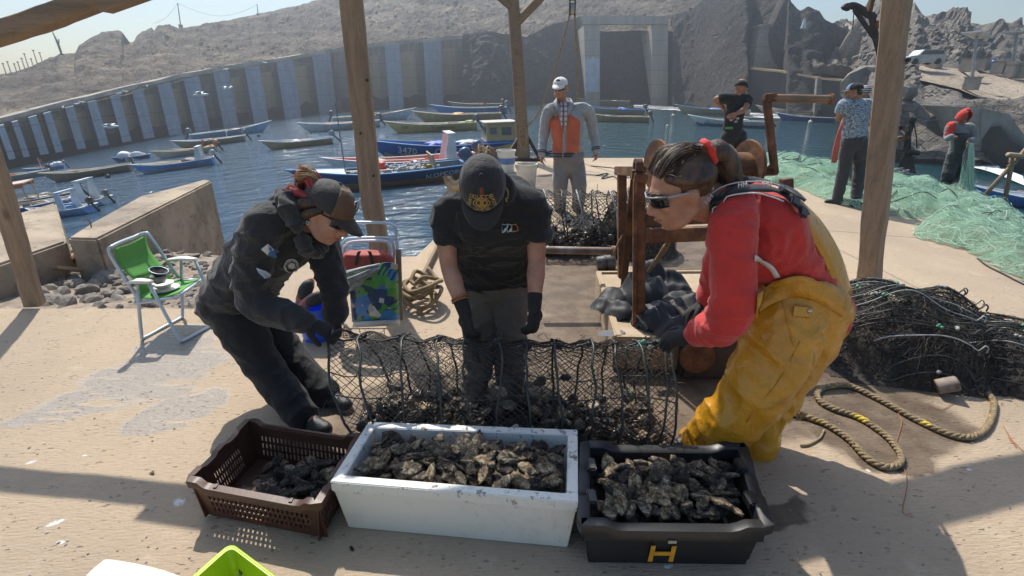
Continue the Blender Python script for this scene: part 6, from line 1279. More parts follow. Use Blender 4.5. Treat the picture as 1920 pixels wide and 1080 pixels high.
o = mb.build('oyster_mass', M_oy, smooth=True); tag(o, kind='stuff')

# ---------------------------------------------------------------- heaps of lantern net
def net_mound(name, label, c, rx, ry, h, n_thr, n_loop, ang, rim=True, core=.9, seed=1, fan=None):
    rr2 = random.Random(seed); t = thing(name, label, 'net', c); A = Matrix.Rotation(ang, 3, 'Z')
    def top(x, y):                                  # height of the heap at unit coordinates
        r_ = math.hypot(x, y); return h * max(0, 1 - r_ ** 2.6) ** .7 * (1 + .25 * noise.noise(V((x * 2.2, y * 2.2, seed))))
    rows = []
    for i in range(25):
        y = -1.0 + i / 12.0; rows.append([c + A @ V((x * rx, y * ry, max(.004, top(x, y) * core * (.8 + .3 * noise.noise(V((x * 5, y * 5, seed + 9))))))) for x in [-1.0 + k / 14.0 for k in range(29)]])
    q = NT('dark_net_mass'); al = q.step(q.noise(55, 5, .75), .42, .48); q.set(Base_Color=(.030, .024, .019), Roughness=.8, Alpha=al)  # dense dark brown netting under the loose threads, broken up by alpha
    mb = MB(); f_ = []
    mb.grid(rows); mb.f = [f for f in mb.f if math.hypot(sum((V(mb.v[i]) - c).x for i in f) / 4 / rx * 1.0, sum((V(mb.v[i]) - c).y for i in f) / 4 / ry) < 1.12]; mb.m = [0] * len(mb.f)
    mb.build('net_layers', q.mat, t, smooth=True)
    mb = MB()
    for _ in range(n_thr):
        a = rr2.uniform(0, 6.28); r_ = math.sqrt(rr2.random()) * .99; x, y = r_ * math.cos(a), r_ * math.sin(a); d = rr2.uniform(0, 6.28); pts = []
        lft = rr2.uniform(.0, .035)
        for k in range(5):
            pts.append(c + A @ V((x * rx, y * ry, max(.006, top(x, y)) * rr2.uniform(.93, 1.0) + lft))); d += rr2.gauss(0, .8); s = rr2.uniform(.04, .10); x += s * math.cos(d) * .8; y += s * math.sin(d)
            if x * x + y * y > 1.05: break
        if len(pts) > 2: mb.tube(catmull(pts, 2), rr2.uniform(.0010, .0020), 3, caps=False)
    o = mb.build('tangled_thread', M_thrd, t); o['kind'] = 'stuff'
    for k in range(n_loop):
        mb = MB(); y0 = -.92 + 1.84 * k / max(1, n_loop - 1) + rr2.uniform(-.04, .04); w_ = math.sqrt(max(.02, 1 - y0 * y0)); tilt = rr2.uniform(-.25, .25); a0, a1 = rr2.uniform(-1, -.6), rr2.uniform(.5, 1.0)
        pts = []
        for i in range(15):
            u = lerp(a0, a1, i / 14); x = u * w_; y = y0 + tilt * u * u + .12 * (1 - u * u) * (1 if k % 2 else -.4); pts.append(c + A @ V((x * rx, y * ry, max(.012, top(x, max(-.99, min(.99, y)))) + .022)))
        hook = pts[-1]; pts += [hook + A @ V((.03, .01, .03)), hook + A @ V((.05, .01, .012)), hook + A @ V((.04, .0, -.01))]
        mb.tube(catmull(pts, 2), rr2.uniform(.0032, .0048), 5); hp = mb.build('wire_hoop', (M_hoop, M_line, M_hoop, M_line, M_linew)[k % 5], t, smooth=True)
        if k % 3 == 0:
            mb = MB(); p = pts[rr2.randrange(3, 12)]
            for q_ in range(4): mb.blob(p + V((rr2.gauss(0, .012), rr2.gauss(0, .012), .004)), (.011, .009, .010), None, 6, 5)
            mb.build('knot', M_lineg if k % 2 else M_linew, hp, smooth=True)
    return t, top
cA = D(1668, 655); cA.z = dock_z(cA.x)
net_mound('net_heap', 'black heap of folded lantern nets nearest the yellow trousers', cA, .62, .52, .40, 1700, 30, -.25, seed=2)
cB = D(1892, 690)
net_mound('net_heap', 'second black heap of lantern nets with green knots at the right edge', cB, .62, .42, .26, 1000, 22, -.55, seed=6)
p0 = D(1700, 735); 
# buoy in the heap
p0 = W(1776, 722, D(1776, 752).y + .05); A = Matrix.Rotation(R(62), 3, 'Y') @ Matrix.Rotation(.3, 3, 'X')
t = thing('net_float', 'worn brown cylinder float lying on the near net heap', 'float', p0); mb = MB(); mb.lathe([(0, -.05), (.036, -.05), (.042, -.044), (.042, .044), (.036, .05), (0, .05)], 18, A, p0); mb.build('float_body', pm('worn_float', (.30, .235, .19), (.17, .13, .105), 12, .7, .4, dirt=(.05, .045, .04), dsc=14), t, ang=40)
mb = MB(); mb.lathe([(.0, .0505), (.008, .0505), (.008, .052), (0, .052)], 10, A, p0); mb.build('bore', M_rubber, t)
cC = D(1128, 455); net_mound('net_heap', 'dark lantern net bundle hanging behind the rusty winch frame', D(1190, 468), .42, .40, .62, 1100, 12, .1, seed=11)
# second lantern behind the pipe
ca2, cb2 = D(1020, 472) + V((-.12, .1, 0)), D(1150, 474) + V((.15, .1, 0))
t = thing('lantern_net', 'lantern net standing across the old man legs, behind the pipe', 'net', ca2)
def lant2(u, th):
    c = ca2.lerp(cb2, u); hs = abs((u * 6) % 1 - .5) * 2; return V((c.x + .02 * noise.noise(V((u * 9, th * 2, 5))), c.y + .26 * math.sin(th), .01 + (.62 - .05 * (1 - hs)) * (.5 - .5 * math.cos(th))))
for d_ in (-1, 1):
    mb = MB()
    for k in range(34): mb.tube([lant2(u, 2 * math.pi * k / 34 + d_ * u * 3.2) for u in [i / 30 for i in range(31)]], .0026, 3, caps=False)
    mb.build('net_mesh', M_thr, t)
for i in range(7):
    mb = MB(); mb.tube([lant2(i / 6, a) + V((.05 * math.cos(a), 0, 0)) for a in [2 * math.pi * k / 30 for k in range(30)]], .0075, 5, closed=True); mb.build('hoop', M_linew if i % 2 else M_hoop, t, smooth=True)
mb = MB(); rr2 = random.Random(8)
for _ in range(600):
    a = lant2(rr2.random(), rr2.uniform(0, 6.28)); a.z *= rr2.uniform(.2, 1); pts = [a]
    for k in range(3): pts.append(pts[-1] + V((rr2.gauss(0, .05), rr2.gauss(0, .03), rr2.gauss(0, .04))))
    mb.tube(catmull(pts, 2), .003, 3)
o = mb.build('tangled_thread', M_thr, t); o['kind'] = 'stuff'
mb = MB()
for _ in range(260): s = rr2.uniform(.02, .05); mb.blob(ca2.lerp(cb2, rr2.random()) + V((0, rr2.gauss(-.05, .12), abs(rr2.gauss(0, .09)) + .03)), (s * 1.4, s, s), Matrix.Rotation(rr2.random() * 6, 3, 'Z'), 6, 4)
o = mb.build('shell_growth', M_oy[2], t); o['kind'] = 'stuff'
p0 = D(1135, 505); t = thing('net_float', 'shiny dark canister lying under the pipe beside the winch', 'float', p0); mb = MB(); A = Matrix.Rotation(R(80), 3, 'Y'); mb.lathe([(0, -.09), (.06, -.09), (.07, -.08), (.07, .08), (.06, .09), (0, .09)], 16, A, p0 + V((0, 0, .07))); mb.build('float_body', pm('tarry_float', (.05, .045, .042), (.16, .15, .14), 14, .3, .3), t, ang=40); mb = MB(); mb.lathe([(.071, -.01), (.074, -.01), (.074, .01), (.071, .01)], 16, A, p0 + V((0, 0, .07))); mb.build('band', M_dark, t)

# ---------------------------------------------------------------- thick rope with a frayed end
pts = [(1512, 786), (1548, 800), (1590, 828), (1622, 862), (1654, 880), (1682, 876), (1686, 856), (1660, 822), (1610, 788), (1560, 770), (1536, 756), (1532, 740), (1552, 729), (1592, 728), (1645, 752), (1720, 793), (1785, 821), (1826, 822), (1852, 800), (1862, 762), (1850, 742)]
P = catmull([D(x, y) + V((0, 0, .016)) for x, y in pts], 14); t = thing('thick_rope', 'thick braided tan rope snaking over the dock with a frayed end', 'rope', P[0])
q = NT('braided_rope'); w1 = q.noise(60, 5, .7); c = q.mix(q.step(w1, .35, .65), (.34, .255, .145), (.17, .125, .075)); c = q.mix(q.step(q.noise(6, 3), .60, .66), c, (.62, .46, .06)); q.set(Base_Color=c, Roughness=.9); q.l(q.bump(w1, 1, .006), q.b.inputs['Normal']); M_braid = q.mat
mb = MB(); n_ = len(P)
for s in range(3):
    Q = []; ph0 = s * 2 * math.pi / 3; acc = 0
    for i, p in enumerate(P):
        d = (P[min(i + 1, n_ - 1)] - P[max(i - 1, 0)]).normalized(); acc += (P[i] - P[i - 1]).length if i else 0; a, b_, _ = frame_of(d); ph = ph0 + acc * 85
        Q.append(p + a * (.0082 * math.cos(ph)) + b_ * (.0082 * math.sin(ph)))
    mb.tube(catmull(Q, 3), .0088, 6)
mb.build('braid', M_braid, t, smooth=True)
mb = MB(); rr2 = random.Random(3)
for _ in range(90):
    a = P[0] + V((rr2.gauss(0, .006), rr2.gauss(0, .006), rr2.gauss(0, .004))); d = (P[0] - P[6]).normalized(); pts = [a + d * f * rr2.uniform(.08, .14) + V((rr2.gauss(0, .028), rr2.gauss(0, .028), -.004)) * f for f in (0, .5, 1, 1.4)]; mb.tube(catmull([V((p.x, p.y, max(.004, p.z))) for p in pts], 3), .0019, 3)
mb.build('frayed_end', M_rope, t)
mb = MB(); pts = [D(x, y) + V((0, 0, .008)) for x, y in [(1545, 808), (1536, 824), (1515, 836), (1500, 838)]]; mb.tube(catmull(pts, 5), .0055, 6); mb.build('loose_strand', M_rope, t, smooth=True)
for pts, lb in (([(1665, 755), (1690, 790), (1680, 840), (1700, 900), (1692, 960), (1710, 965)], 'thin orange thread wandering over the dock below the thick rope'), ([(1880, 800), (1905, 840), (1890, 820), (1930, 860)], 'thin orange thread near the right edge'), ([(1740, 760), (1765, 770), (1790, 755)], 'short red twine at the foot of the near net heap')):
    mb = MB(); mb.tube(catmull([D(x, y) + V((0, 0, .006)) for x, y in pts], 6), .0016, 4); o = recenter(mb.build('orange_thread', pm('orange_thread', (.42, .14, .06), None, 9, .7)), D(*pts[0])); tag(o, lb, 'thread')

# ---------------------------------------------------------------- green fishing net
poly = [(1412, 300), (1432, 292), (1475, 303), (1560, 318), (1640, 334), (1700, 340), (1745, 362), (1800, 372), (1850, 378), (1905, 405), (1960, 436), (1980, 500), (1950, 545), (1880, 512), (1800, 470), (1715, 448), (1702, 432), (1735, 412), (1690, 408), (1640, 402), (1560, 382), (1490, 352), (1430, 345)]
Gp = [D(x, y) for x, y in poly]
def inside(x, y):
    r_ = False; n = len(Gp)
    for i in range(n):
        a, b_ = Gp[i], Gp[i - 1]
        if (a.y > y) != (b_.y > y) and x < (b_.x - a.x) * (y - a.y) / (b_.y - a.y) + a.x: r_ = not r_
    return r_
def edge_d(x, y):
    m_ = 9
    for i in range(len(Gp)):
        a, b_ = Gp[i - 1], Gp[i]; ab = V((b_.x - a.x, b_.y - a.y)); ap = V((x - a.x, y - a.y)); k = max(0, min(1, ap.dot(ab) / ab.length_squared)); m_ = min(m_, (ap - ab * k).length)
    return m_
def gz(x, y): return dock_z(x) + (.05 + .27 * max(0, .45 + .85 * fbm(V((x * 1.1, y * 1.1, 4)), 3))) * smooth(0, .35, edge_d(x, y)) + .06 * abs(noise.noise(V((x * 4, y * 4, 1)))) * smooth(0, .2, edge_d(x, y)) + .006
q = NT('green_gill_net'); al = q.m('MAXIMUM', q.step(q.noise(42, 6, .8), .42, .52), q.step(q.noise(5, 4, .6), .44, .60)); al = q.m('MULTIPLY', al, .96)
c = q.mix(q.step(q.noise(7, 6, .7), .35, .65), (.26, .50, .34), (.42, .64, .49)); c = q.mix(q.m('MULTIPLY', q.step(q.noise(90, 4, .8), .52, .7), .7), c, (.42, .62, .46)); c = q.mix(q.m('MULTIPLY', q.step(q.noise(2.4, 5, .7), .62, .76), .6), c, (.28, .25, .16))
q.set(Base_Color=c, Roughness=.75, Alpha=al, Transmission_Weight=0.0); q.l(q.bump(q.noise(60, 6, .8), 1, .03), q.b.inputs['Normal'])
tr = q.n('ShaderNodeBsdfTranslucent'); q.put(tr.inputs['Color'], c); mx = q.n('ShaderNodeMixShader'); mx.inputs[0].default_value = .35; q.l(q.b.outputs[0], mx.inputs[1]); q.l(tr.outputs[0], mx.inputs[2])
tp = q.n('ShaderNodeBsdfTransparent'); m2 = q.n('ShaderNodeMixShader'); q.l(al, m2.inputs[0]); q.l(tp.outputs[0], m2.inputs[1]); q.l(mx.outputs[0], m2.inputs[2]); q.b.inputs['Alpha'].default_value = 1; 
for l_ in list(q.b.inputs['Alpha'].links): q.t.links.remove(l_)
q.l(m2.outputs[0], q.out.inputs['Surface']); M_gnet = q.mat
t = thing('fishing_net', 'huge pale green gill net spread in folds over the dock', 'net', D(1600, 380))
xs = sorted(set([p.x for p in Gp])); x0, x1, y0, y1 = min(p.x for p in Gp), max(p.x for p in Gp), min(p.y for p in Gp), max(p.y for p in Gp)
st = .075; nx, ny = int((x1 - x0) / st) + 1, int((y1 - y0) / st) + 1; idx = {}; mb = MB(); vs = []; fs = []
for j in range(ny):
    for i in range(nx):
        x, y = x0 + i * st, y0 + j * st
        if inside(x, y): idx[i, j] = len(vs); vs.append(V((x, y, gz(x, y))))
for (i, j) in idx:
    if (i + 1, j) in idx and (i, j + 1) in idx and (i + 1, j + 1) in idx: fs.append((idx[i, j], idx[i + 1, j], idx[i + 1, j + 1], idx[i, j + 1]))
mb.add(vs, fs); mb.build('net_sheet', M_gnet, t, smooth=True)
mb = MB(); rr2 = random.Random(2); M_gthr = pm('green_thread', (.34, .58, .41), (.52, .68, .55), 20, .6)
keys = list(idx)
for _ in range(1500):
    i, j = rr2.choice(keys); x, y = x0 + i * st, y0 + j * st; d = rr2.uniform(0, 6.28); pts = []; lf = rr2.uniform(.0, .05)
    for k in range(6):
        if not inside(x, y): break
        pts.append(V((x, y, gz(x, y) + lf + rr2.uniform(0, .012)))); d += rr2.gauss(0, .7); s = rr2.uniform(.05, .12); x += s * math.cos(d); y += s * math.sin(d)
    if len(pts) > 2: mb.tube(catmull(pts, 2), rr2.uniform(.0012, .0026), 3, caps=False)
o = mb.build('loose_mesh', M_gthr, t); o['kind'] = 'stuff'
for k in range(34):
    i, j = rr2.choice(keys); x, y = x0 + i * st, y0 + j * st; d = rr2.uniform(0, 6.28); cv = rr2.gauss(0, .35); pts = []
    for q_ in range(rr2.randrange(7, 15)):
        if not inside(x, y): break
        pts.append(V((x, y, gz(x, y) + .02))); d += cv + rr2.gauss(0, .25); x += .12 * math.cos(d); y += .12 * math.sin(d)
    if len(pts) > 3: mb = MB(); mb.tube(catmull(pts, 3), .009, 5); mb.build('head_rope', M_line if k % 4 else M_linew, t, smooth=True)
for k, (x, y) in enumerate([(1578, 357), (1790, 372), (1500, 345), (1780, 300 + 75)]):
    p = D(x, y); mb = MB(); mb.blob(p + V((0, -.05, gz(p.x, p.y) - dock_z(p.x) + .03)), (.05, .05, .045)); mb.build('cork', pm('yellow_cork', (.60, .40, .12), None, 9, .7), t, smooth=True)
mb = MB(); mb.tube(catmull([D(x, y) + V((0, 0, .012)) for x, y in [(1832, 486), (1850, 500), (1880, 515), (1920, 535), (1960, 545)]], 6), .009, 5); o = recenter(mb.build('loose_line', M_line, smooth=True), D(1832, 486)); tag(o, 'dark line trailing from the corner of the green net', 'rope')
mb = MB(); rr2 = random.Random(12); pts = [D(1700 + rr2.uniform(-60, 5), 330 + rr2.uniform(-10, 8)) + V((0, 0, .05 + rr2.random() * .1)) for _ in range(46)]; mb.tube(catmull(pts, 4), .016, 5); o = recenter(mb.build('rope_pile', pm('grey_rope', (.26, .25, .26), (.14, .14, .15), 20, .9), smooth=True), D(1670, 330)); tag(o, 'pile of grey rope on the dock edge behind the squared post', 'rope')

# ---------------------------------------------------------------- foreground white lid and lime tray
zl = .16; Q = [Z(150, 1095, zl), Z(185, 1058, zl), Z(215, 1050, zl), Z(332, 1078, zl), Z(420, 1140, zl), Z(300, 1250, zl), Z(120, 1200, zl)]
P = catmull([Q[0].lerp(Q[-1], .5)] + Q + [Q[0].lerp(Q[-1], .5)], 5); P = P[:-1]; n_ = len(P)
t = thing('white_tub', 'white plastic tub whose corner shows at the bottom edge', 'tub', V((Q[4].x, Q[4].y, 0)))
cen = sum(P, V((0, 0, 0))) / n_; mb = MB(); R_ = [[V((lerp(p.x, cen.x, .06), lerp(p.y, cen.y, .06), 0)) for p in P], [p - V((0, 0, .03)) for p in P], P, [p.lerp(cen, .06) + V((0, 0, .006)) for p in P], [p.lerp(cen, .9) + V((0, 0, .006)) for p in P]]
for a, b_ in zip(R_, R_[1:]): mb.add(a + b_, [(i, (i + 1) % n_, (i + 1) % n_ + n_, i + n_) for i in range(n_)])
mb.build('tub_side', M_wplast, t, ang=50); mb = MB(); mb.add(R_[-1], [tuple(range(n_))]); mb.build('lid', M_wplast, t)
zl = .14; A0, A1, A2, A3 = Z(330, 1112, zl), Z(432, 1021, zl), Z(548, 1108, zl), Z(450, 1210, zl)
t = thing('lime_tray', 'lime green plastic tray whose corner shows at the bottom edge', 'tray', V((A1.x, A1.y, 0))); M_lime = pm('lime_plastic', (.42, .60, .015), (.36, .52, .012), 4, .35, .05)
def rnd(C, r_=.03):
    out = []
    for i in range(4):
        p, a, b_ = C[i], (C[i - 1] - C[i]).normalized(), (C[(i + 1) % 4] - C[i]).normalized()
        for k in range(6): f = k / 5; out.append((p + a * r_).lerp(p, f).lerp(p.lerp(p + b_ * r_, f), f))
    return out
P = rnd([A0, A1, A2, A3]); cen = sum(P, V((0, 0, 0))) / len(P); n_ = len(P); mb = MB()
R_ = [[V((*p.lerp(cen, .22).to_2d(), 0)) for p in P], [p.lerp(cen, -.02) - V((0, 0, .012)) for p in P], [p.lerp(cen, -.02) for p in P], [p.lerp(cen, .06) for p in P], [V((*p.lerp(cen, .24).to_2d(), .02)) for p in P], [V((*p.lerp(cen, .95).to_2d(), .02)) for p in P]]
for a, b_ in zip(R_, R_[1:]): mb.add(a + b_, [(i, (i + 1) % n_, (i + 1) % n_ + n_, i + n_) for i in range(n_)])
mb.add(R_[-1], [tuple(range(n_))]); mb.build('tray_shell', M_lime, t, smooth=True); mb = MB(); mb.tube([V((*p.lerp(cen, -.02).to_2d(), zl - .004)) for p in P], .006, 6, closed=True); mb.build('rim', M_lime, t, smooth=True)
p0 = Z(452, 1066, .07); mb = MB(); mb.limb([p0 + V((-.012, .022, .01)), p0, p0 + V((.010, -.03, -.006))], [.004, .008, .003], 4, 7, .6); o = recenter(mb.build('fallen_shell', M_oy[2], smooth=True), p0); tag(o, 'small dark shell scrap stuck inside the lime tray', 'shell')
for i, (x, y, l_) in enumerate([(285, 888, .02), (1690, 880, .012), (745, 590, .012), (660, 1030, .02), (1835, 700, .01)]):
    p = D(x, y) + V((0, 0, .004)); oyster(p, l_ * 1.6, 'broken shell chip lying on the dock', 'shell chips on the dock')
# little twigs and chips on the concrete
mb = MB()
for _ in range(420):
    p = D(rr_.uniform(-20, 1950), rr_.uniform(585, 1090))
    if p.y > 3.6: continue
    s = rr_.uniform(.0015, .005); mb.blob(p + V((0, 0, s * .4)), (s * rr_.uniform(1, 1.8), s, s * .6), Matrix.Rotation(rr_.random() * 6, 3, 'Z'), 5, 4)
o = mb.build('grit', pm('grit', (.12, .10, .085), (.5, .46, .4), 40, .9)); tag(o, kind='stuff')
# ---------------------------------------------------------------- people
def skin_mat(name, c):
    q = NT(name); a = q.noise(16, 5, .6)
    q.set(Base_Color=q.mix(q.step(a, .35, .7), c, (c[0] * .82, c[1] * .70, c[2] * .66)), Roughness=.6, Subsurface_Weight=.05, Subsurface_Radius=(.02, .008, .004))
    q.l(q.bump(q.m('ADD', q.noise(140, 4), q.m('MULTIPLY', q.noise(28, 4), 1.5)), .35, .003), q.b.inputs['Normal']); return q.mat
M_skin = skin_mat('skin_tan', (.40, .215, .145)); M_skinf = skin_mat('skin_fair', (.44, .25, .18)); M_skind = skin_mat('skin_brown', (.30, .16, .10))
def cloth(name, c, k=.72, rough=.85, fine=260, sheen=.15, wr=.5):
    q = NT(name); a = q.noise(5, 5, .6); w_ = q.noise(fine, 2)
    q.set(Base_Color=q.mix(q.step(a, .3, .7), c, tuple(x * k for x in c)), Roughness=rough, Sheen_Weight=sheen)
    q.l(q.bump(q.m('ADD', q.m('MULTIPLY', q.noise(11, 5, .6, dist=.8), 1.4), q.m('MULTIPLY', w_, .12)), wr, .02), q.b.inputs['Normal']); return q.mat
M_glove = cloth('black_glove', (.012, .012, .013), .8, .8, 400, .05)
M_eye = pm('eye_white', (.6, .58, .55), None, 3, .3, 0); M_iris = pm('dark_iris', (.03, .02, .015), None, 3, .2, 0)
M_lens = pm('dark_lens', (.012, .012, .014), None, 3, .08, 0); M_lip = pm('lips', (.36, .14, .11), None, 9, .5, .1)
def HM(f, u):
    f = V(f).normalized(); u = V(u); u = (u - f * u.dot(f)).normalized(); return Matrix((f.cross(u), f, u)).transposed()
def head_prims(mb, c, M, s, neck):
    P = lambda x, y, z: c + M @ (V((x, y, z)) * s)
    mb.blob(P(0, -.012, .025), (.077 * s, .097 * s, .095 * s), M, 20, 14); mb.blob(P(0, .022, -.042), (.061 * s, .070 * s, .072 * s), M, 18, 12)
    mb.blob(P(0, .066, -.098), (.026 * s, .023 * s, .021 * s), M)
    for d in (-1, 1):
        mb.limb([P(d * .056, -.012, -.055), P(d * .038, .035, -.088), P(0, .062, -.10)], [.024 * s, .024 * s, .022 * s], 4, 8)
        mb.blob(P(d * .038, .066, -.022), (.026 * s, .022 * s, .020 * s), M); mb.blob(P(d * .077, -.014, -.012), (.009 * s, .023 * s, .033 * s), M @ Matrix.Rotation(d * .25, 3, 'Z'))
        mb.blob(P(d * .012, .098, -.036), .010 * s)
    mb.limb([P(0, .088, .016), P(0, .103, -.014), P(0, .112, -.033)], [.009 * s, .011 * s, .013 * s], 4, 8)
    mb.limb([P(-.042, .070, .028), P(0, .083, .027), P(.042, .070, .028)], [.012 * s, .013 * s, .012 * s], 4, 8)
    mb.limb([P(-.020, .086, -.061), P(0, .095, -.059), P(.020, .086, -.061)], [.006 * s, .009 * s, .006 * s], 4, 8)
    mb.limb([P(-.017, .085, -.072), P(0, .093, -.073), P(.017, .085, -.072)], [.006 * s, .009 * s, .006 * s], 4, 8)
    mb.limb([P(0, -.025, -.03), P(0, -.03, -.10).lerp(neck, .45), neck], [.056 * s, .054 * s, .062 * s], 4, 12)
def face_parts(t, c, M, s, glasses=None, m_lip=None):
    P = lambda x, y, z: c + M @ (V((x, y, z)) * s)
    for d in (-1, 1):
        if not glasses:
            mb = MB(); mb.blob(P(d * .032, .078, .006), .0125 * s); e = mb.build('eye', M_eye, t, smooth=True); mb = MB(); mb.blob(P(d * .032, .0855, .005), .0065 * s); mb.build('iris', M_iris, e, smooth=True)
        mb = MB(); mb.limb([P(d * .014, .094, .026), P(d * .034, .090, .033), P(d * .054, .072, .028)], [.004 * s, .005 * s, .003 * s], 3, 6, .8); mb.build('eyebrow', M_hairb, t, smooth=True)
    mb = MB(); mb.limb([P(-.019, .091, -.066), P(0, .1005, -.066), P(.019, .091, -.066)], [.004 * s, .0065 * s, .004 * s], 3, 6, .8); mb.build('lips', m_lip or M_lip, t, smooth=True)
    if glasses:
        mb = MB()
        for d in (-1, 1):
            g = MB(); rows = []
            for i in range(5): rows.append([P(d * lerp(.006, .072, k / 6), .104 - .040 * (k / 6) ** 1.6, lerp(.020, -.018 + .010 * abs(k / 6 - .5), i / 4)) for k in range(7)])
            mb.sheet(rows, .003 * d)
        gl = mb.build('sunglasses', M_lens, t, smooth=True)
        mb = MB()
        for d in (-1, 1): mb.tube([P(d * .073, .062, .018), P(d * .082, .03, .016), P(d * .082, -.02, .006)], [.0045 * s, .004 * s, .003 * s], 6)
        mb.tube([P(-.073, .064, .022), P(-.04, .099, .025), P(0, .109, .022), P(.04, .099, .025), P(.073, .064, .022)], .0035, 6); mb.build('glasses_frame', glasses, gl, smooth=True)
def hand_prims(mb, wr, d, n, side, s=1.0, curl=(.35, .5, .35), fat=0.0, spread=.05, thumb=.5):
    d = V(d).normalized(); n = V(n); n = (n - d * n.dot(d)).normalized(); tt = d.cross(n) * side; s_ = s
    mb.limb([wr - d * .01, wr + d * .04 * s, wr + d * .082 * s], [.026 * s + fat, .038 * s + fat, .037 * s + fat], 4, 12, .52, n)
    for i, (o, L) in enumerate(((-.030, .070), (-.010, .080), (.010, .074), (.028, .058))):
        b_ = wr + d * (.078 - abs(o + .005) * .25) * s + tt * o * s; dd = (d + tt * o * spread * 30 * .05).normalized(); pts = [b_ - d * .015]; p = b_; pts.append(p)
        for sg, cv in zip((.46, .32, .24), curl):
            cv = cv * (1 + .12 * (i - 1)); dd = (dd * math.cos(cv) + n * math.sin(cv)).normalized(); n2 = n; p = p + dd * L * s * sg; pts.append(p)
            n = n * math.cos(cv) - d * 0; n = n2
        mb.limb(pts, [.0095 * s + fat, .0095 * s + fat, .009 * s + fat, .0082 * s + fat, .0072 * s + fat], 3, 8)
    b_ = wr + d * .022 * s - tt * .026 * s; q = [b_, b_ + (d * .55 - tt * .75 + n * .25).normalized() * .036 * s]; q.append(q[-1] + (d * .8 - tt * .35 + n * thumb).normalized() * .032 * s); q.append(q[-1] + (d * .85 + n * thumb * 1.4).normalized() * .026 * s)
    mb.limb(q, [.016 * s + fat, .0125 * s + fat, .0108 * s + fat, .009 * s + fat], 3, 8)
def FOLD(a=.006, sc=6.0):
    def f(p, n):
        w_ = V((noise.noise(p * 4), noise.noise(p * 4 + V((7, 0, 0))), noise.noise(p * 4 + V((0, 9, 0))))) * .09; q_ = p + w_
        r1 = 1 - abs(noise.noise(V((q_.x * sc * .7, q_.y * sc * .7, q_.z * sc * 2.1)))) * 2.2; r2 = 1 - abs(noise.noise(V((q_.x * sc * 2.2 + q_.z * sc, q_.y * sc * 2.2, q_.z * sc * 1.1 + 5)))) * 2.4
        return a * (.75 * max(-.6, r1) * abs(r1) + .45 * max(-.5, r2))
    return f
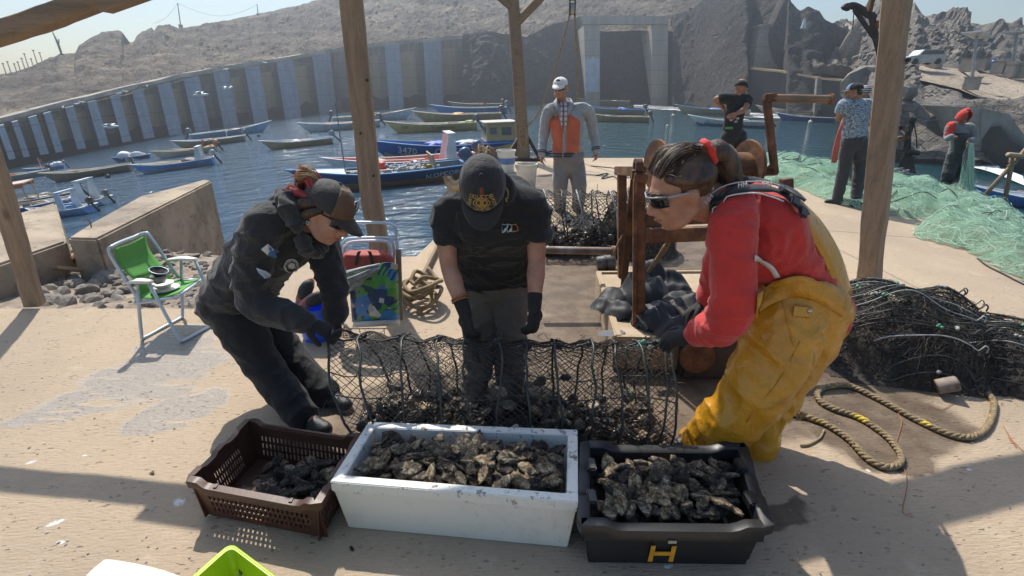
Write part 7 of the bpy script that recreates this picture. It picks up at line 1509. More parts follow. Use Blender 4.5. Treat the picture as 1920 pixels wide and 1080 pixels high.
def person(label, J, skin, top=None, pants=None, shoes=None, sleeve=1.0, vox=.010, fat=.014, tfold=.006, pfold=.006, s=1.0, glove=None, group=None, wid=1.0, pfat=.018, topname='shirt', pname='trousers', sl_fat=None, hem=.0, ft_len=.22):
    """J: joints in world space. body = one continuous skin mesh; clothing follows the same limbs a little wider"""
    t = thing('person', label, 'person', V((J['pelvis'].x, J['pelvis'].y, min(a.z for a in J['toe']))), group)
    c, f, u = J['head']; M = HM(f, u); F = V(J['face']).normalized()
    b = MB(); head_prims(b, c, M, s * J.get('hs', 1.0), J['neck'])
    spine = [J['pelvis'], J['waist'], J['chest'], J['neck']]
    b.limb(spine, [.150 * s * wid, .128 * s * wid, .150 * s * wid, .060 * s], 5, 16, .72, F)
    for i in (0, 1):
        b.limb([J['chest'].lerp(J['neck'], .55), J['sh'][i], J['el'][i], J['wr'][i]], [.06 * s, .058 * s, .042 * s, .028 * s], 5, 12)
        fa = (J['wr'][i] - J['el'][i]); b.limb([J['el'][i], J['el'][i] + fa * .3, J['wr'][i]], [.041 * s, .045 * s, .027 * s], 4, 12)
        b.limb([J['hip'][i], J['kn'][i], J['an'][i]], [.085 * s, .058 * s, .040 * s], 5, 12)
        b.limb([J['kn'][i].lerp(J['an'][i], .1), J['kn'][i].lerp(J['an'][i], .35), J['an'][i]], [.055 * s, .058 * s, .038 * s], 4, 12)
        hd = J['hand'][i]; b_side = 1 if i else -1
        hand_prims(b, J['wr'][i], hd[0], hd[1], hd[2], .97 * s, hd[3])
        b.limb([J['an'][i], J['an'][i].lerp(J['toe'][i], .5) - V((0, 0, .015)), J['toe'][i]], [.04 * s, .04 * s, .028 * s], 4, 10)
    remesh(b, 'body', skin, t, vox, 3)
    if top:
        g = MB(); sf = fat if sl_fat is None else sl_fat
        g.limb([J['pelvis'].lerp(J['waist'], hem), J['waist'], J['chest'], J['chest'].lerp(J['neck'], .72)], [.150 * s * wid + fat, .140 * s * wid + fat, .152 * s * wid + fat, .082 * s + fat * .6], 5, 18, .76, F)
        for i in (0, 1):
            arm = [J['chest'].lerp(J['neck'], .55), J['sh'][i], J['el'][i]]; rr = [.062 * s + sf, .066 * s + sf, .050 * s + sf]
            if sleeve < 1: arm[2] = J['sh'][i].lerp(J['el'][i], sleeve / .5 if sleeve < .5 else 1.0); rr[2] = .062 * s + sf * 1.1
            if sleeve > .5: arm.append(J['el'][i].lerp(J['wr'][i], (sleeve - .5) * 2 * .97)); rr.append(.036 * s + sf * .9)
            if sleeve < 1 and sleeve <= .5: g.tube(catmull(arm, 5), interp(rr, 5), 16)
            else: g.limb(arm, rr, 5, 14)
        o = remesh(g, topname, top, t, vox * 1.1, 4, FOLD(tfold))
    if pants:
        g = MB(); g.limb([J['pelvis'].lerp(J['waist'], .35), J['pelvis'], J['pelvis'].lerp((J['hip'][0] + J['hip'][1]) / 2, .8)], [.136 * s * wid + pfat * .5, .155 * s * wid + pfat * .6, .14 * s * wid + pfat * .5], 4, 16, .78, F)
        for i in (0, 1): g.limb([J['hip'][i], J['hip'][i].lerp(J['kn'][i], .5), J['kn'][i], J['an'][i].lerp(J['toe'][i], .12) + V((0, 0, -.03))], [.095 * s + pfat * .5, .085 * s + pfat * .8, .064 * s + pfat, .050 * s + pfat], 5, 14)
        remesh(g, pname, pants, t, vox * 1.1, 4, FOLD(pfold))
    if shoes:
        for i in (0, 1):
            g = MB(); a, e = J['an'][i], J['toe'][i]; d = (e - a); d.z = 0; d.normalize(); base = V((a.x, a.y, e.z))
            g.limb([base - d * .045 + V((0, 0, .042)), base + d * .06 + V((0, 0, .040)), base + d * (ft_len - .05) + V((0, 0, .032))], [.042 * s, .046 * s, .038 * s], 4, 12, .95); g.limb([base + V((0, 0, .05)), a, a.lerp(J['kn'][i], .16)], [.048 * s, .050 * s, .050 * s], 3, 12)
            remesh(g, 'shoe', shoes, t, vox, 3)
    return t, M
def glove_on(t, wr, el, d, n, side, curl, s=1.0, mat=None, cuff=.045, fat=.0028, name='glove'):
    g = MB(); hand_prims(g, wr, d, n, side, s, curl, fat); a = (el - wr).normalized(); g.limb([wr - a * .01, wr + a * cuff], [.031 * s, .036 * s], 3, 12)
    return remesh(g, name, mat or M_glove, t, .0048, 3)
def cap(t, c, M, s, m_crown, m_brim, m_front=None, blen=.07, name='cap', droop=.25, z0=.035, back=-.012, bw=62, arc=50, tall=.092):
    P = lambda x, y, z: c + M @ (V((x, y, z)) * s)
    def pt(az, el, k=1.0): return P(.090 * k * math.sin(az) * math.cos(el), back + .110 * k * math.cos(az) * math.cos(el), z0 + tall * k * math.sin(el) ** .92)
    mb = MB(); mb.sheet([[pt(2 * math.pi * i / 32, j / 9 * math.pi / 2 * .998) for i in range(33)] for j in range(10)], -.004); cr = mb.build(name, m_crown, t, smooth=True)
    mb = MB(); mb.blob(pt(0, math.pi / 2, 1.0), .007 * s); mb.build('cap_button', m_crown, cr, smooth=True)
    if m_front: mb = MB(); mb.sheet([[pt(R(-arc + 2 * arc * i / 14), j / 8 * 1.25, 1.03) for i in range(15)] for j in range(9)], .003); mb.build('front_panel', m_front, cr, smooth=True)
    mb = MB(); rows = []
    for j in range(6):
        r_ = []
        for i in range(17):
            az = R(-bw + 2 * bw * i / 16); p = pt(az, 0.02); ex = blen * (math.cos(az * 90 / bw) ** .55 if abs(i - 8) < 8 else 0) * j / 5
            r_.append(p + M @ V((math.sin(az) * .10 * ex, ex, -droop * ex * (.4 + j / 8) - .35 * abs(math.sin(az)) ** 2 * ex)) * s)
        rows.append(r_)
    mb.sheet(rows, .005); mb.build('brim', m_brim, cr, smooth=True)
    return cr, pt
def strands(mb, paths, n, r, jit, rnd):
    for _ in range(n):
        p = rnd.choice(paths); o = V((rnd.gauss(0, jit), rnd.gauss(0, jit), rnd.gauss(0, jit))); mb.tube(catmull([V(q) + o * (.3 + .7 * i / len(p)) for i, q in enumerate(p)], 4), r, 3, caps=False)
def hair_mat(name, c, c2):
    q = NT(name); a = q.noise(26, 6, .75, vec=q.map(scale=(1, 1, .25))); q.set(Base_Color=q.mix(q.step(a, .35, .65), c, c2), Roughness=.42, Anisotropic=.4); q.l(q.bump(q.noise(60, 5, .7, vec=q.map(scale=(1, 1, .2))), .9, .01), q.b.inputs['Normal']); return q.mat
M_hairb = hair_mat('dark_brown_hair', (.022, .012, .008), (.105, .058, .032)); M_hairr = hair_mat('red_dyed_hair', (.42, .035, .03), (.24, .03, .025)); M_blond = hair_mat('blond_hair', (.50, .36, .19), (.34, .22, .11)); M_hairg = hair_mat('grey_hair', (.45, .42, .38), (.3, .28, .26)); M_black_h = hair_mat('black_hair', (.012, .010, .009), (.03, .025, .02))
def feet(px, dir_, L=.19, zk=0.0):
    an, toe = [], []
    for (x, y), d in zip(px, dir_):
        p = D(x, y); d = V((*d, 0)).normalized(); an.append(p + V((0, 0, .09))); toe.append(p + d * L * .8 + V((0, 0, .0)))
    return an, toe

# ---- old man in the grey and orange jacket (middle distance, facing the camera)
Yo = 6.9; w_ = lambda x, y, d=0: W(x, y, Yo + d)
gr = W(1065, 395, Yo).z
def oldfeet(): 
    a = [D(1050, 396), D(1084, 396)]; return a
fe = oldfeet()
J = dict(head=(w_(1050, 165, -.06), (-.34, -.93, -.10), (0.03, -.10, 1)), face=(-.1, -1, 0), neck=w_(1056, 193), chest=w_(1064, 222), waist=w_(1064, 262), pelvis=w_(1066, 293),
         sh=[w_(1030, 208), w_(1100, 207)], el=[w_(1020, 255, .04), w_(1112, 250, .05)], wr=[w_(1016, 290, -.06), w_(1118, 284, -.04)],
         hand=[((-.05, -.15, -1), (.9, -.3, 0), 1, (.4, .6, .4)), ((0, -.15, -1), (-.9, -.3, 0), -1, (.4, .6, .4))],
         hip=[w_(1053, 305), w_(1080, 305)], kn=[w_(1050, 352, -.03), w_(1086, 352, -.03)], an=[p + V((0, .05, .09)) for p in fe], toe=[p + V((0, -.14, 0)) for p in fe])
q = NT('knit_grey'); rib = q.m('SINE', q.m('MULTIPLY', q.n('ShaderNodeSeparateXYZ').outputs[0], 400)); sx = rib.node.inputs[0].links[0].from_node.inputs[0].links[0].from_node; q.l(q.P, sx.inputs[0])
q.set(Base_Color=q.mix(q.step(q.noise(9, 4), .3, .7), (.36, .37, .38), (.27, .28, .29)), Roughness=.95, Sheen_Weight=.3); q.l(q.bump(q.m('ADD', rib, q.m('MULTIPLY', q.noise(12, 4), 3)), .5, .008), q.b.inputs['Normal']); M_knit = q.mat
M_orange = cloth('orange_fleece', (.58, .15, .075), .85, .95, 200, .3)
t, M = person('old person in white cap, grey and orange jacket and cargo trousers facing the camera', J, M_skin, M_knit, cloth('grey_cargo_cloth', (.23, .22, .215), .8), M_rubber, 1.0, .0095, .026, .008, .008, .99, wid=1.26, sl_fat=.014, topname='jacket', hem=.6, pfat=.032)
c = J['head'][0]; face_parts(t, c, M, .99, pm('glasses_rim', (.25, .17, .1), None, 5, .4)); 
cr, cpt = cap(t, c, M, 1.02, cloth('white_cap_cloth', (.70, .69, .67), .9), cloth('white_cap_brim', (.70, .69, .67), .9), None, .075, 'cap', .55, .042, tall=.085)
mb = MB(); mb.blob(cpt(.12, .62, 1.03), (.030, .006, .012), M); mb.build('cap_badge', M_rubber, cr, smooth=True)
mb = MB()
for d in (-1, 1): mb.limb([c + M @ V((d * .076, -.03, .02)), c + M @ V((d * .070, -.06, -.03))], [.014, .016], 3, 8)
mb.limb([c + M @ V((-.06, -.075, -.01)), c + M @ V((0, -.095, -.02)), c + M @ V((.06, -.075, -.01))], [.022, .026, .022], 4, 8); mb.build('hair', M_hairg, t, smooth=True)
mb = MB(); ck = J['neck']
for d in (-1, 1): mb.sheet([[ck + V((d * x, y, z)) for x, y, z in ((.012, -.155, -.20), (.035, -.14, -.09), (.075, -.09, .01), (.085, .0, .05), (.04, .07, .055), (0, .08, .055))], [ck + V((d * x, y, z)) for x, y, z in ((.03, -.16, -.21), (.085, -.15, -.10), (.125, -.09, -.03), (.12, .0, .0), (.06, .09, .0), (0, .10, .0))]], .012 * d)
mb.build('collar', M_knit, t, smooth=True)
q = NT('plaid_shirt'); sx = q.n('ShaderNodeSeparateXYZ'); q.l(q.P, sx.inputs[0]); gx = q.step(q.m('SINE', q.m('MULTIPLY', sx.outputs[0], 105)), .35, .5); gz_ = q.step(q.m('SINE', q.m('MULTIPLY', sx.outputs[2], 105)), .35, .5); c_ = q.mix(gx, (.55, .52, .50), (.34, .09, .06)); c_ = q.mix(q.m('MULTIPLY', gz_, .7), c_, (.10, .11, .18)); q.set(Base_Color=c_, Roughness=.9)
mb = MB(); rows = []
for z_, hw, yy in ((.01, .045, -.085), (-.08, .062, -.148), (-.18, .055, -.176), (-.26, .035, -.183), (-.33, .010, -.184)): rows.append([ck + V((lerp(-hw, hw, k / 6) + .004, yy - .008 + .02 * (2 * k / 6 - 1) ** 2, z_)) for k in range(7)])
mb.sheet(rows, .004); mb.build('plaid_shirt', q.mat, t, smooth=True)
q = NT('grey_orange_jacket'); sx = q.n('ShaderNodeSeparateXYZ'); q.l(q.P, sx.inputs[0]); lx = q.m('SUBTRACT', sx.outputs[0], ck.x - t.location.x + .02); lz = q.m('SUBTRACT', sx.outputs[2], ck.z - t.location.z); axx = q.m('ABSOLUTE', lx)
mk = q.m('MULTIPLY', q.step(axx, .200, .192), q.step(q.m('ADD', lz, q.m('MULTIPLY', axx, .62)), -.085, -.095)); mk = q.m('MULTIPLY', mk, q.step(axx, .018, .024)); mk = q.m('MULTIPLY', mk, q.step(lz, -.625, -.615))
q.set(Base_Color=q.mix(mk, q.mix(q.step(q.noise(9, 4), .3, .7), (.36, .37, .38), (.27, .28, .29)), q.mix(q.step(q.noise(5, 4), .3, .7), (.60, .155, .075), (.50, .12, .06))), Roughness=.95, Sheen_Weight=.3); q.l(q.bump(q.m('ADD', q.noise(11, 5), q.m('MULTIPLY', q.noise(160, 2), .15)), .6, .02), q.b.inputs['Normal'])
[o for o in t.children if o.name.startswith('jacket')][0].data.materials[0] = q.mat
M_navy = cloth('navy_band', (.03, .035, .06), .8)
for zb in (-.615, -.648): mb = MB(); mb.tube([ck + V((.228 * math.cos(a) + .02, .178 * math.sin(a) * .92 - .006, zb)) for a in [i * math.pi / 16 for i in range(32)]], .010, 6, closed=True); mb.build('hem_stripe', M_navy, t, smooth=True)
for i in (0, 1):
    a, b_ = J['el'][i], J['wr'][i]
    for k in (.80, .90): p = a.lerp(b_, k); fr = frame_of(b_ - a); mb = MB(); mb.tube([p + fr[0] * .053 * math.cos(x) + fr[1] * .053 * math.sin(x) for x in [j * math.pi / 10 for j in range(20)]], .008, 5, closed=True); mb.build('cuff_stripe', M_navy, t, smooth=True)
mb = MB(); mb.tube([ck + V((.012, -.18, -.16)), ck + V((.004, -.20, -.36)), ck + V((.002, -.195, -.66))], .006, 6); mb.build('zip', M_linew, t, smooth=True)
for d in (-1, 1): p = (J['hip'][0 if d < 0 else 1] + J['kn'][0 if d < 0 else 1]) / 2; mb = MB(); mb.blob(p + V((d * .085, -.02, -.02)), (.028, .06, .10)); mb.build('cargo_pocket', t.children[2].data.materials[0], t, smooth=True)

# ---- man in black with hands on hips, back to the camera
Yk = 8.3; w_ = lambda x, y, d=0: W(x, y, Yk + d); g0 = D(1370, 362)
fe = [W(1363, 364, Yk), W(1392, 366, Yk)]; fe = [V((p.x, p.y, dock_z(p.x))) for p in fe]
J = dict(head=(w_(1390, 164), (.75, .62, -.12), (.05, .02, 1)), face=(.35, .93, 0), neck=w_(1385, 178), chest=w_(1381, 198), waist=w_(1375, 226), pelvis=w_(1374, 247),
         sh=[w_(1358, 184), w_(1401, 187)], el=[w_(1342, 188, .05), w_(1396, 205, -.16)], wr=[w_(1358, 204, .10), w_(1381, 213, -.19)],
         hand=[((.9, -.15, -.5), (.2, .9, -.2), 1, (.3, .4, .3)), ((-.9, .05, -.35), (.1, .9, 0), -1, (.3, .4, .3))],
         hip=[w_(1365, 255), w_(1387, 255)], kn=[w_(1363, 305), w_(1388, 305)], an=[p + V((0, 0, .09)) for p in fe], toe=[p + V((.05, .16, 0)) for p in fe])
M_blackc = cloth('black_cotton', (.018, .019, .022), .8, .9, 260, .1)
t, M = person('person in black with a black cap and hands on hips, back turned to the camera', J, M_skind, M_blackc, M_blackc, M_rubber, .26, .011, .016, .006, .006, 1.02, wid=.86, topname='tee_shirt', hem=.45)
c = J['head'][0]; cap(t, c, M, 1.05, M_blackc, M_blackc, None, .03, 'cap', .1, .015); face_parts(t, c, M, 1.0)
mb = MB(); p = w_(1367, 240, -.15); mb.box(p, (.13, .02, .035), Matrix.Rotation(.2, 3, 'Z')); mb.build('green_waistband', cloth('green_band', (.10, .35, .12)), t, bevel=.006)
for x, y in ((1371, 225), (1380, 228), (1383, 222)): mb = MB(); mb.blob(w_(x, y, -.172), (.030, .008, .018)); mb.build('shirt_print', M_linew, t, smooth=True)
mb = MB(); mb.tube([w_(1390, 252, -.09), w_(1392, 285, -.08), w_(1392, 330, -.06)], .006, 5); mb.build('trouser_stripe', M_linew, t)

# ---- man in the blue floral shirt, back to the camera, head turned left
Ym = 8.35; w_ = lambda x, y, d=0: W(x, y, Ym + d)
fe = [W(1577, 352, Ym), W(1607, 360, Ym - .1)]; fe = [V((p.x, p.y, dock_z(p.x))) for p in fe]
J = dict(head=(w_(1601, 172), (-.88, .42, -.12), (-.03, .05, 1)), face=(-.2, .97, 0), neck=w_(1605, 188), chest=w_(1607, 208), waist=w_(1603, 238), pelvis=w_(1601, 260),
         sh=[w_(1583, 196), w_(1630, 198)], el=[w_(1572, 222, .05), w_(1636, 228, .08)], wr=[w_(1580, 214, .28), w_(1622, 236, .28)],
         hand=[((.5, .8, .0), (.5, 0, -.8), 1, (.6, .7, .5)), ((-.5, .8, 0), (-.5, 0, -.8), -1, (.6, .7, .5))],
         hip=[w_(1591, 266), w_(1613, 267)], kn=[w_(1584, 310), w_(1612, 312, .03)], an=[p + V((0, 0, .09)) for p in fe], toe=[fe[0] + V((-.16, .02, 0)), fe[1] + V((.10, -.12, 0))])
q = NT('floral_shirt'); v_ = q.vor(30, vec=q.vm('ADD', q.P, q.vm('MULTIPLY', q.n('ShaderNodeTexNoise').outputs['Color'], (.12, .12, .12)))); c_ = q.ramp(v_, [(.12, (.05, .075, .12)), (.3, (.13, .22, .34)), (.5, (.42, .48, .52)), (.62, (.10, .14, .19))]); q.set(Base_Color=c_, Roughness=.85); q.l(q.bump(q.noise(10, 5), .5, .02), q.b.inputs['Normal'])
M_dkpant = cloth('charcoal_trousers', (.045, .047, .055), .75)
t, M = person('person in blue floral shirt and dark trousers standing on the green net, head turned left', J, M_skind, q.mat, M_dkpant, M_rubber, .30, .011, .024, .008, .010, 1.03, wid=1.08, topname='floral_shirt', hem=.55, pfat=.026)
c = J['head'][0]; cr, _ = cap(t, c, M, 1.05, M_blackc, cloth('brown_brim', (.20, .10, .06)), cloth('blue_cap_front', (.16, .26, .42)), .065, 'cap', .15, .03); face_parts(t, c, M, 1.0)
mb = MB(); mb.limb([c + M @ V((-.06, -.05, -.0)), c + M @ V((0, -.085, -.03)), c + M @ V((.06, -.05, -.0))], [.032, .034, .032], 4, 8); mb.build('hair', M_black_h, t, smooth=True)
# ---- hidden figure behind him with a striped beanie and a red apron
Ys = 10.6; w_ = lambda x, y, d=0: W(x, y, Ys + d)
fe = [W(1583, 316, Ys), W(1604, 318, Ys)]; fe = [V((p.x, p.y, dock_z(p.x))) for p in fe]
J = dict(head=(w_(1621, 175), (-.2, -.95, -.25), (0, -.1, 1)), face=(-.2, -1, 0), neck=w_(1617, 189), chest=w_(1608, 206), waist=w_(1598, 228), pelvis=w_(1592, 246), sh=[w_(1592, 194), w_(1627, 198)], el=[w_(1580, 214, -.05), w_(1634, 216)], wr=[w_(1586, 228, -.25), w_(1620, 226, -.22)],
         hand=[((.6, -.6, -.3), (.5, 0, -.8), 1, (.5, .6, .4)), ((-.6, -.6, -.3), (-.5, 0, -.8), -1, (.5, .6, .4))], hip=[w_(1584, 252), w_(1602, 252)], kn=[w_(1582, 284), w_(1603, 286)], an=[p + V((0, 0, .09)) for p in fe], toe=[p + V((-.05, -.15, 0)) for p in fe])
q = NT('striped_beanie'); sx = q.n('ShaderNodeSeparateXYZ'); q.l(q.P, sx.inputs[0]); q.set(Base_Color=q.mix(q.step(q.m('SINE', q.m('MULTIPLY', sx.outputs[2], 190)), -.1, .2), (.42, .41, .40), (.06, .06, .065)), Roughness=.95)
t, M = person('person mostly hidden behind the floral shirt, with a striped beanie and a red apron', J, M_skind, cloth('grey_pullover', (.16, .15, .14)), cloth('grey_work_trousers', (.22, .2, .18)), M_rubber, 1.0, .013, .02, .006, .006, 1.0, topname='pullover'); c = J['head'][0]; face_parts(t, c, M, 1.0)
mb = MB(); mb.lathe([(.099, -.005), (.102, .03), (.092, .075), (.06, .112), (0, .125)], 20, M, c + M @ V((0, -.008, .02))); mb.build('beanie', q.mat, t, smooth=True)
mb = MB(); mb.sheet([[w_(x, y, -.30) for x, y in r_] for r_ in ([(1578, 226), (1586, 224), (1594, 226)], [(1568, 255), (1577, 256), (1586, 258)], [(1561, 282), (1567, 284), (1573, 286)], [(1558, 304), (1563, 306), (1568, 304)])], .02); mb.build('red_apron', cloth('red_oilskin', (.55, .09, .06), .85, .5), t, smooth=True)

# ---- person in the red hood mending the net
Yr2 = 8.15; w_ = lambda x, y, d=0: W(x, y, Yr2 + d)
fe = [W(1772, 350, Yr2 - .1), W(1793, 362, Yr2 - .1)]; fe = [D(1772, 352), D(1792, 362)]; Yr2 = (fe[0].y + fe[1].y) / 2
J = dict(head=(w_(1806, 219, -.10), (-.02, -.80, -.60), (0, -.6, .8)), face=(-.05, -1, 0), neck=w_(1803, 233, .02), chest=w_(1799, 250, .03), waist=w_(1797, 272), pelvis=w_(1793, 292), sh=[w_(1783, 236), w_(1820, 239)], el=[w_(1777, 258, -.05), w_(1824, 260, -.05)], wr=[w_(1784, 256, -.28), w_(1817, 264, -.26)],
         hand=[((.75, -.5, .0), (.2, .1, -.9), 1, (.7, .8, .6)), ((-.6, -.5, -.3), (-.2, .1, -.9), -1, (.7, .8, .6))], hip=[w_(1785, 300), w_(1803, 300)], kn=[w_(1778, 330), w_(1798, 335)], an=[p + V((0, .03, .09)) for p in fe], toe=[p + V((-.03, -.15, 0)) for p in fe], hs=1.0)
M_greyj = cloth('grey_hood_jacket', (.24, .24, .25), .8); M_redc = cloth('red_hood_cloth', (.62, .045, .035), .85)
t, M = person('person in a red hood and dark bib overalls mending a strand of green net', J, M_skind, M_greyj, cloth('dark_overall', (.065, .065, .068), .8), M_dkpant, 1.0, .011, .022, .007, .014, .98, topname='jacket', wid=1.08, pfat=.055, pname='overall_trousers'); c = J['head'][0]; face_parts(t, c, M, .98)
mb = MB(); rows = []
for j in range(9):
    el = lerp(-.55, 1.5, j / 8); rows.append([c + M @ V((.118 * math.sin(az) * math.cos(el * .8), .005 + .125 * math.cos(az) * math.cos(el * .8), .02 + (.135 if el > 0 else .17) * math.sin(el))) for az in [R(36 + 288 * k / 20) for k in range(21)]])
mb.sheet(rows, .014); mb.blob(c + M @ V((0, -.03, .155)), (.05, .06, .04), M); mb.build('hood', M_redc, t, smooth=True)
mb = MB(); rows = []
for i in range(7): rows.append([lerp(J['chest'], J['pelvis'], i / 6) + V((lerp(-.15, .15, k / 6), -.175 + .10 * (2 * k / 6 - 1) ** 2, .02)) for k in range(7)])
mb.sheet(rows, .012); mb.build('bib', cloth('dark_bib', (.06, .06, .063), .8), t, smooth=True)
mb = MB(); mb.limb([J['chest'].lerp(J['neck'], .6).lerp(J['sh'][0], .6), J['sh'][0], J['sh'][0].lerp(J['el'][0], .75)], [.075, .092, .080], 5, 12); remesh(mb, 'red_shoulder', M_redc, t, .012, 3, FOLD(.005))
p = J['wr'][1] + V((-.03, -.10, -.05)); mb = MB(); rr2 = random.Random(5); ft = D(1812, 366)
t2 = thing('hanging_net', 'strand of green net hanging from the hands of the red hooded person', 'net', ft)
for _ in range(420):
    a, b_ = rr2.gauss(0, .035), rr2.gauss(0, .03); pts = [p + V((a * .5, b_ * .5, .02)), lerp(p, ft, .3) + V((a * 1.2 + rr2.gauss(0, .02), b_, 0)), lerp(p, ft, .65) + V((a * 1.6 + rr2.gauss(0, .025), b_ * 1.3, 0)), ft + V((a * 2.2 + rr2.gauss(0, .03), b_ * 2, .03))]; mb.tube(catmull(pts, 4), rr2.uniform(.002, .0042), 3, caps=False)
o = mb.build('net_strands', M_gthr, t2); o['kind'] = 'stuff'
mb = MB()
for k in range(4): mb.tube(catmull([p + V((-.06, 0, 0)), lerp(p, ft, .25) + V((-.07 - .03 * k, -.02, 0)), lerp(p, ft, .5) + V((.05 - .05 * k, -.03, 0)), lerp(p, ft, .8) + V((-.10 + .03 * k, 0, 0)), ft + V((-.2 + .04 * k, 0, .02))], 5), .010, 5)
mb.build('head_rope', pm('grey_head_rope', (.22, .19, .2), None, 9, .9), t2, smooth=True)
# ---- left woman in the black hoodie, stooping to the right
w_ = W
fe = [D(568, 803), D(610, 758)]
J = dict(head=(W(614, 398, 2.20), (.80, -.22, -.56), (.52, .02, .85)), hs=1.06, face=(.80, -.30, -.5), neck=W(570, 398, 2.24), chest=W(536, 436, 2.30), waist=W(482, 494, 2.38), pelvis=W(448, 552, 2.44),
         sh=[W(496, 424, 2.14), W(590, 424, 2.42)], el=[W(474, 556, 2.08), W(622, 520, 2.36)], wr=[W(572, 606, 2.04), W(630, 590, 2.30)],
         hand=[((.92, .1, -.35), (-.2, .2, -.9), 1, (.55, .7, .5)), ((.05, -.15, -1), (-.75, -.2, -.1), -1, (.25, .3, .2))],
         hip=[W(430, 580, 2.36), W(478, 585, 2.52)], kn=[W(498, 690, 2.28), W(545, 672, 2.46)], an=[fe[0] + V((-.02, .03, .10)), fe[1] + V((-.02, .03, .10))], toe=[fe[0] + V((.16, -.06, 0)), fe[1] + V((.15, -.06, 0))])
M_hood = cloth('black_hoodie', (.022, .022, .024), .75, .9, 320, .25, .7); M_bpant = cloth('black_trousers', (.012, .012, .013), .8, .85, 320, .1)
t, M = person('person in a black hoodie and brown cap stooping over the left end of the net', J, M_skinf, M_hood, M_bpant, cloth('black_boot', (.014, .014, .014), .8, .5), 1.0, .0085, .040, .017, .013, 1.0, wid=1.02, topname='hoodie', sl_fat=.018, hem=-.12, pfat=.022)
c = J['head'][0]; s_ = 1.06; face_parts(t, c, M, s_, M_rubber)
for i, h in enumerate(J['hand']): glove_on(t, J['wr'][i], J['el'][i], h[0], h[1], h[2], h[3], 1.0)
P = lambda x, y, z: c + M @ (V((x, y, z)) * s_)
mb = MB(); nk = J['neck']; mb.limb([P(.10, -.04, -.085), P(.085, -.115, -.05), P(0, -.15, -.03), P(-.085, -.115, -.05), P(-.10, -.04, -.085)], [.028, .040, .046, .040, .028], 5, 12); mb.limb([P(.06, -.11, -.07), P(.0, -.175, -.085), P(-.06, -.11, -.07)], [.045, .055, .045], 5, 12); mb.limb([P(.085, .0, -.135), P(.04, .03, -.175), P(-.04, .03, -.175), P(-.085, .0, -.135)], [.026, .026, .026, .026], 4, 10); remesh(mb, 'hood', M_hood, t, .009, 3, FOLD(.020, 11))
M_cmesh = cloth('dark_cap_mesh', (.035, .032, .03), .7, .8, 90); M_brnc = cloth('brown_cap_front', (.13, .070, .035), .85, .8)
cr, cpt = cap(t, c, M, s_, M_cmesh, cloth('brown_black_brim', (.045, .030, .022), .85, .8), M_brnc, .078, 'trucker_cap', .30, .028, tall=.105, arc=58)
q0 = cpt(-.25, .55, 1.045); n0 = (q0 - c).normalized(); r0 = -(M @ V((1, 0, 0))); u0 = (M @ V((0, -.35, 1)))
mb = MB(); mb.prism([(-.022, -.028), (.022, -.024), (.020, .030), (-.020, .026)], .004, q0 - n0 * .002, r0, u0 - r0 * u0.dot(r0)); ptc = mb.build('cap_patch', M_white, cr); mb = MB(); mb.prism([(-.017, -.022), (.017, -.019), (.015, .024), (-.015, .021)], .0055, q0 - n0 * .002, r0, u0 - r0 * u0.dot(r0)); mb.build('patch_field', M_rubber, ptc); text('f', 'patch_letter', M_white, ptc, q0 + n0 * .005, r0, u0, .05, .002)
rnd = random.Random(3); mb = MB(); hb = [[P(.075, .0, .02), P(.086, -.03, -.02), P(.072, -.055, -.06)], [P(.07, -.03, .03), P(.075, -.07, .0), P(.04, -.10, -.02)], [P(-.07, -.03, .03), P(-.05, -.09, .0), P(0, -.105, .01)], [P(.066, -.02, -.04), P(.06, -.05, -.08), P(.055, -.06, -.11)]]
mb.limb(hb[0], [.018, .022, .016], 4, 8); mb.limb(hb[1], [.022, .026, .022], 4, 8); mb.limb(hb[2], [.022, .026, .022], 4, 8); mb.limb(hb[3], [.018, .020, .012], 4, 8); strands(mb, hb, 90, .0018, .012, rnd); mb.build('dark_hair', M_hairb, t, smooth=True)
mb = MB(); bun = P(.01, -.115, .045); rp = [[bun + M @ V((a, b_, d_)) for a, b_, d_ in ((.04, .06, 0), (.03, .0, .035), (.0, -.05, .02), (-.03, -.04, -.03))], [bun + M @ V((a, b_, d_)) for a, b_, d_ in ((.05, .05, -.02), (.055, -.01, -.03), (.03, -.05, -.055))], [bun + M @ V((a, b_, d_)) for a, b_, d_ in ((-.03, .05, .02), (-.02, -.01, .05), (.02, -.055, .03))]]
for p_ in rp: mb.limb(p_, [.015, .019, .015, .010][:len(p_)], 4, 8)
strands(mb, rp, 300, .0015, .016, rnd); mb.build('red_hair', M_hairr, t, smooth=True)
mb = MB(); rp2 = [[bun + M @ V((.02, .03, .03)), bun + M @ V((.0, -.02, .058)), bun + M @ V((.01, -.06, .05))], [bun + M @ V((-.01, .05, .03)), bun + M @ V((.02, .0, .055)), bun + M @ V((.05, -.04, .03))]]; strands(mb, rp2, 90, .0017, .014, rnd); mb.build('blond_streaks', M_blond, t, smooth=True)
e = P(.086, -.012, -.052); mb = MB()
for a in range(5): mb.blob(e + M @ V((.002, .007 * math.cos(a * 1.257), .007 * math.sin(a * 1.257))), .0042, None, 7, 5)
mb.build('ear_stud', pm('silver', (.6, .6, .6), None, 5, .25, 0, metal=.8), t, smooth=True)
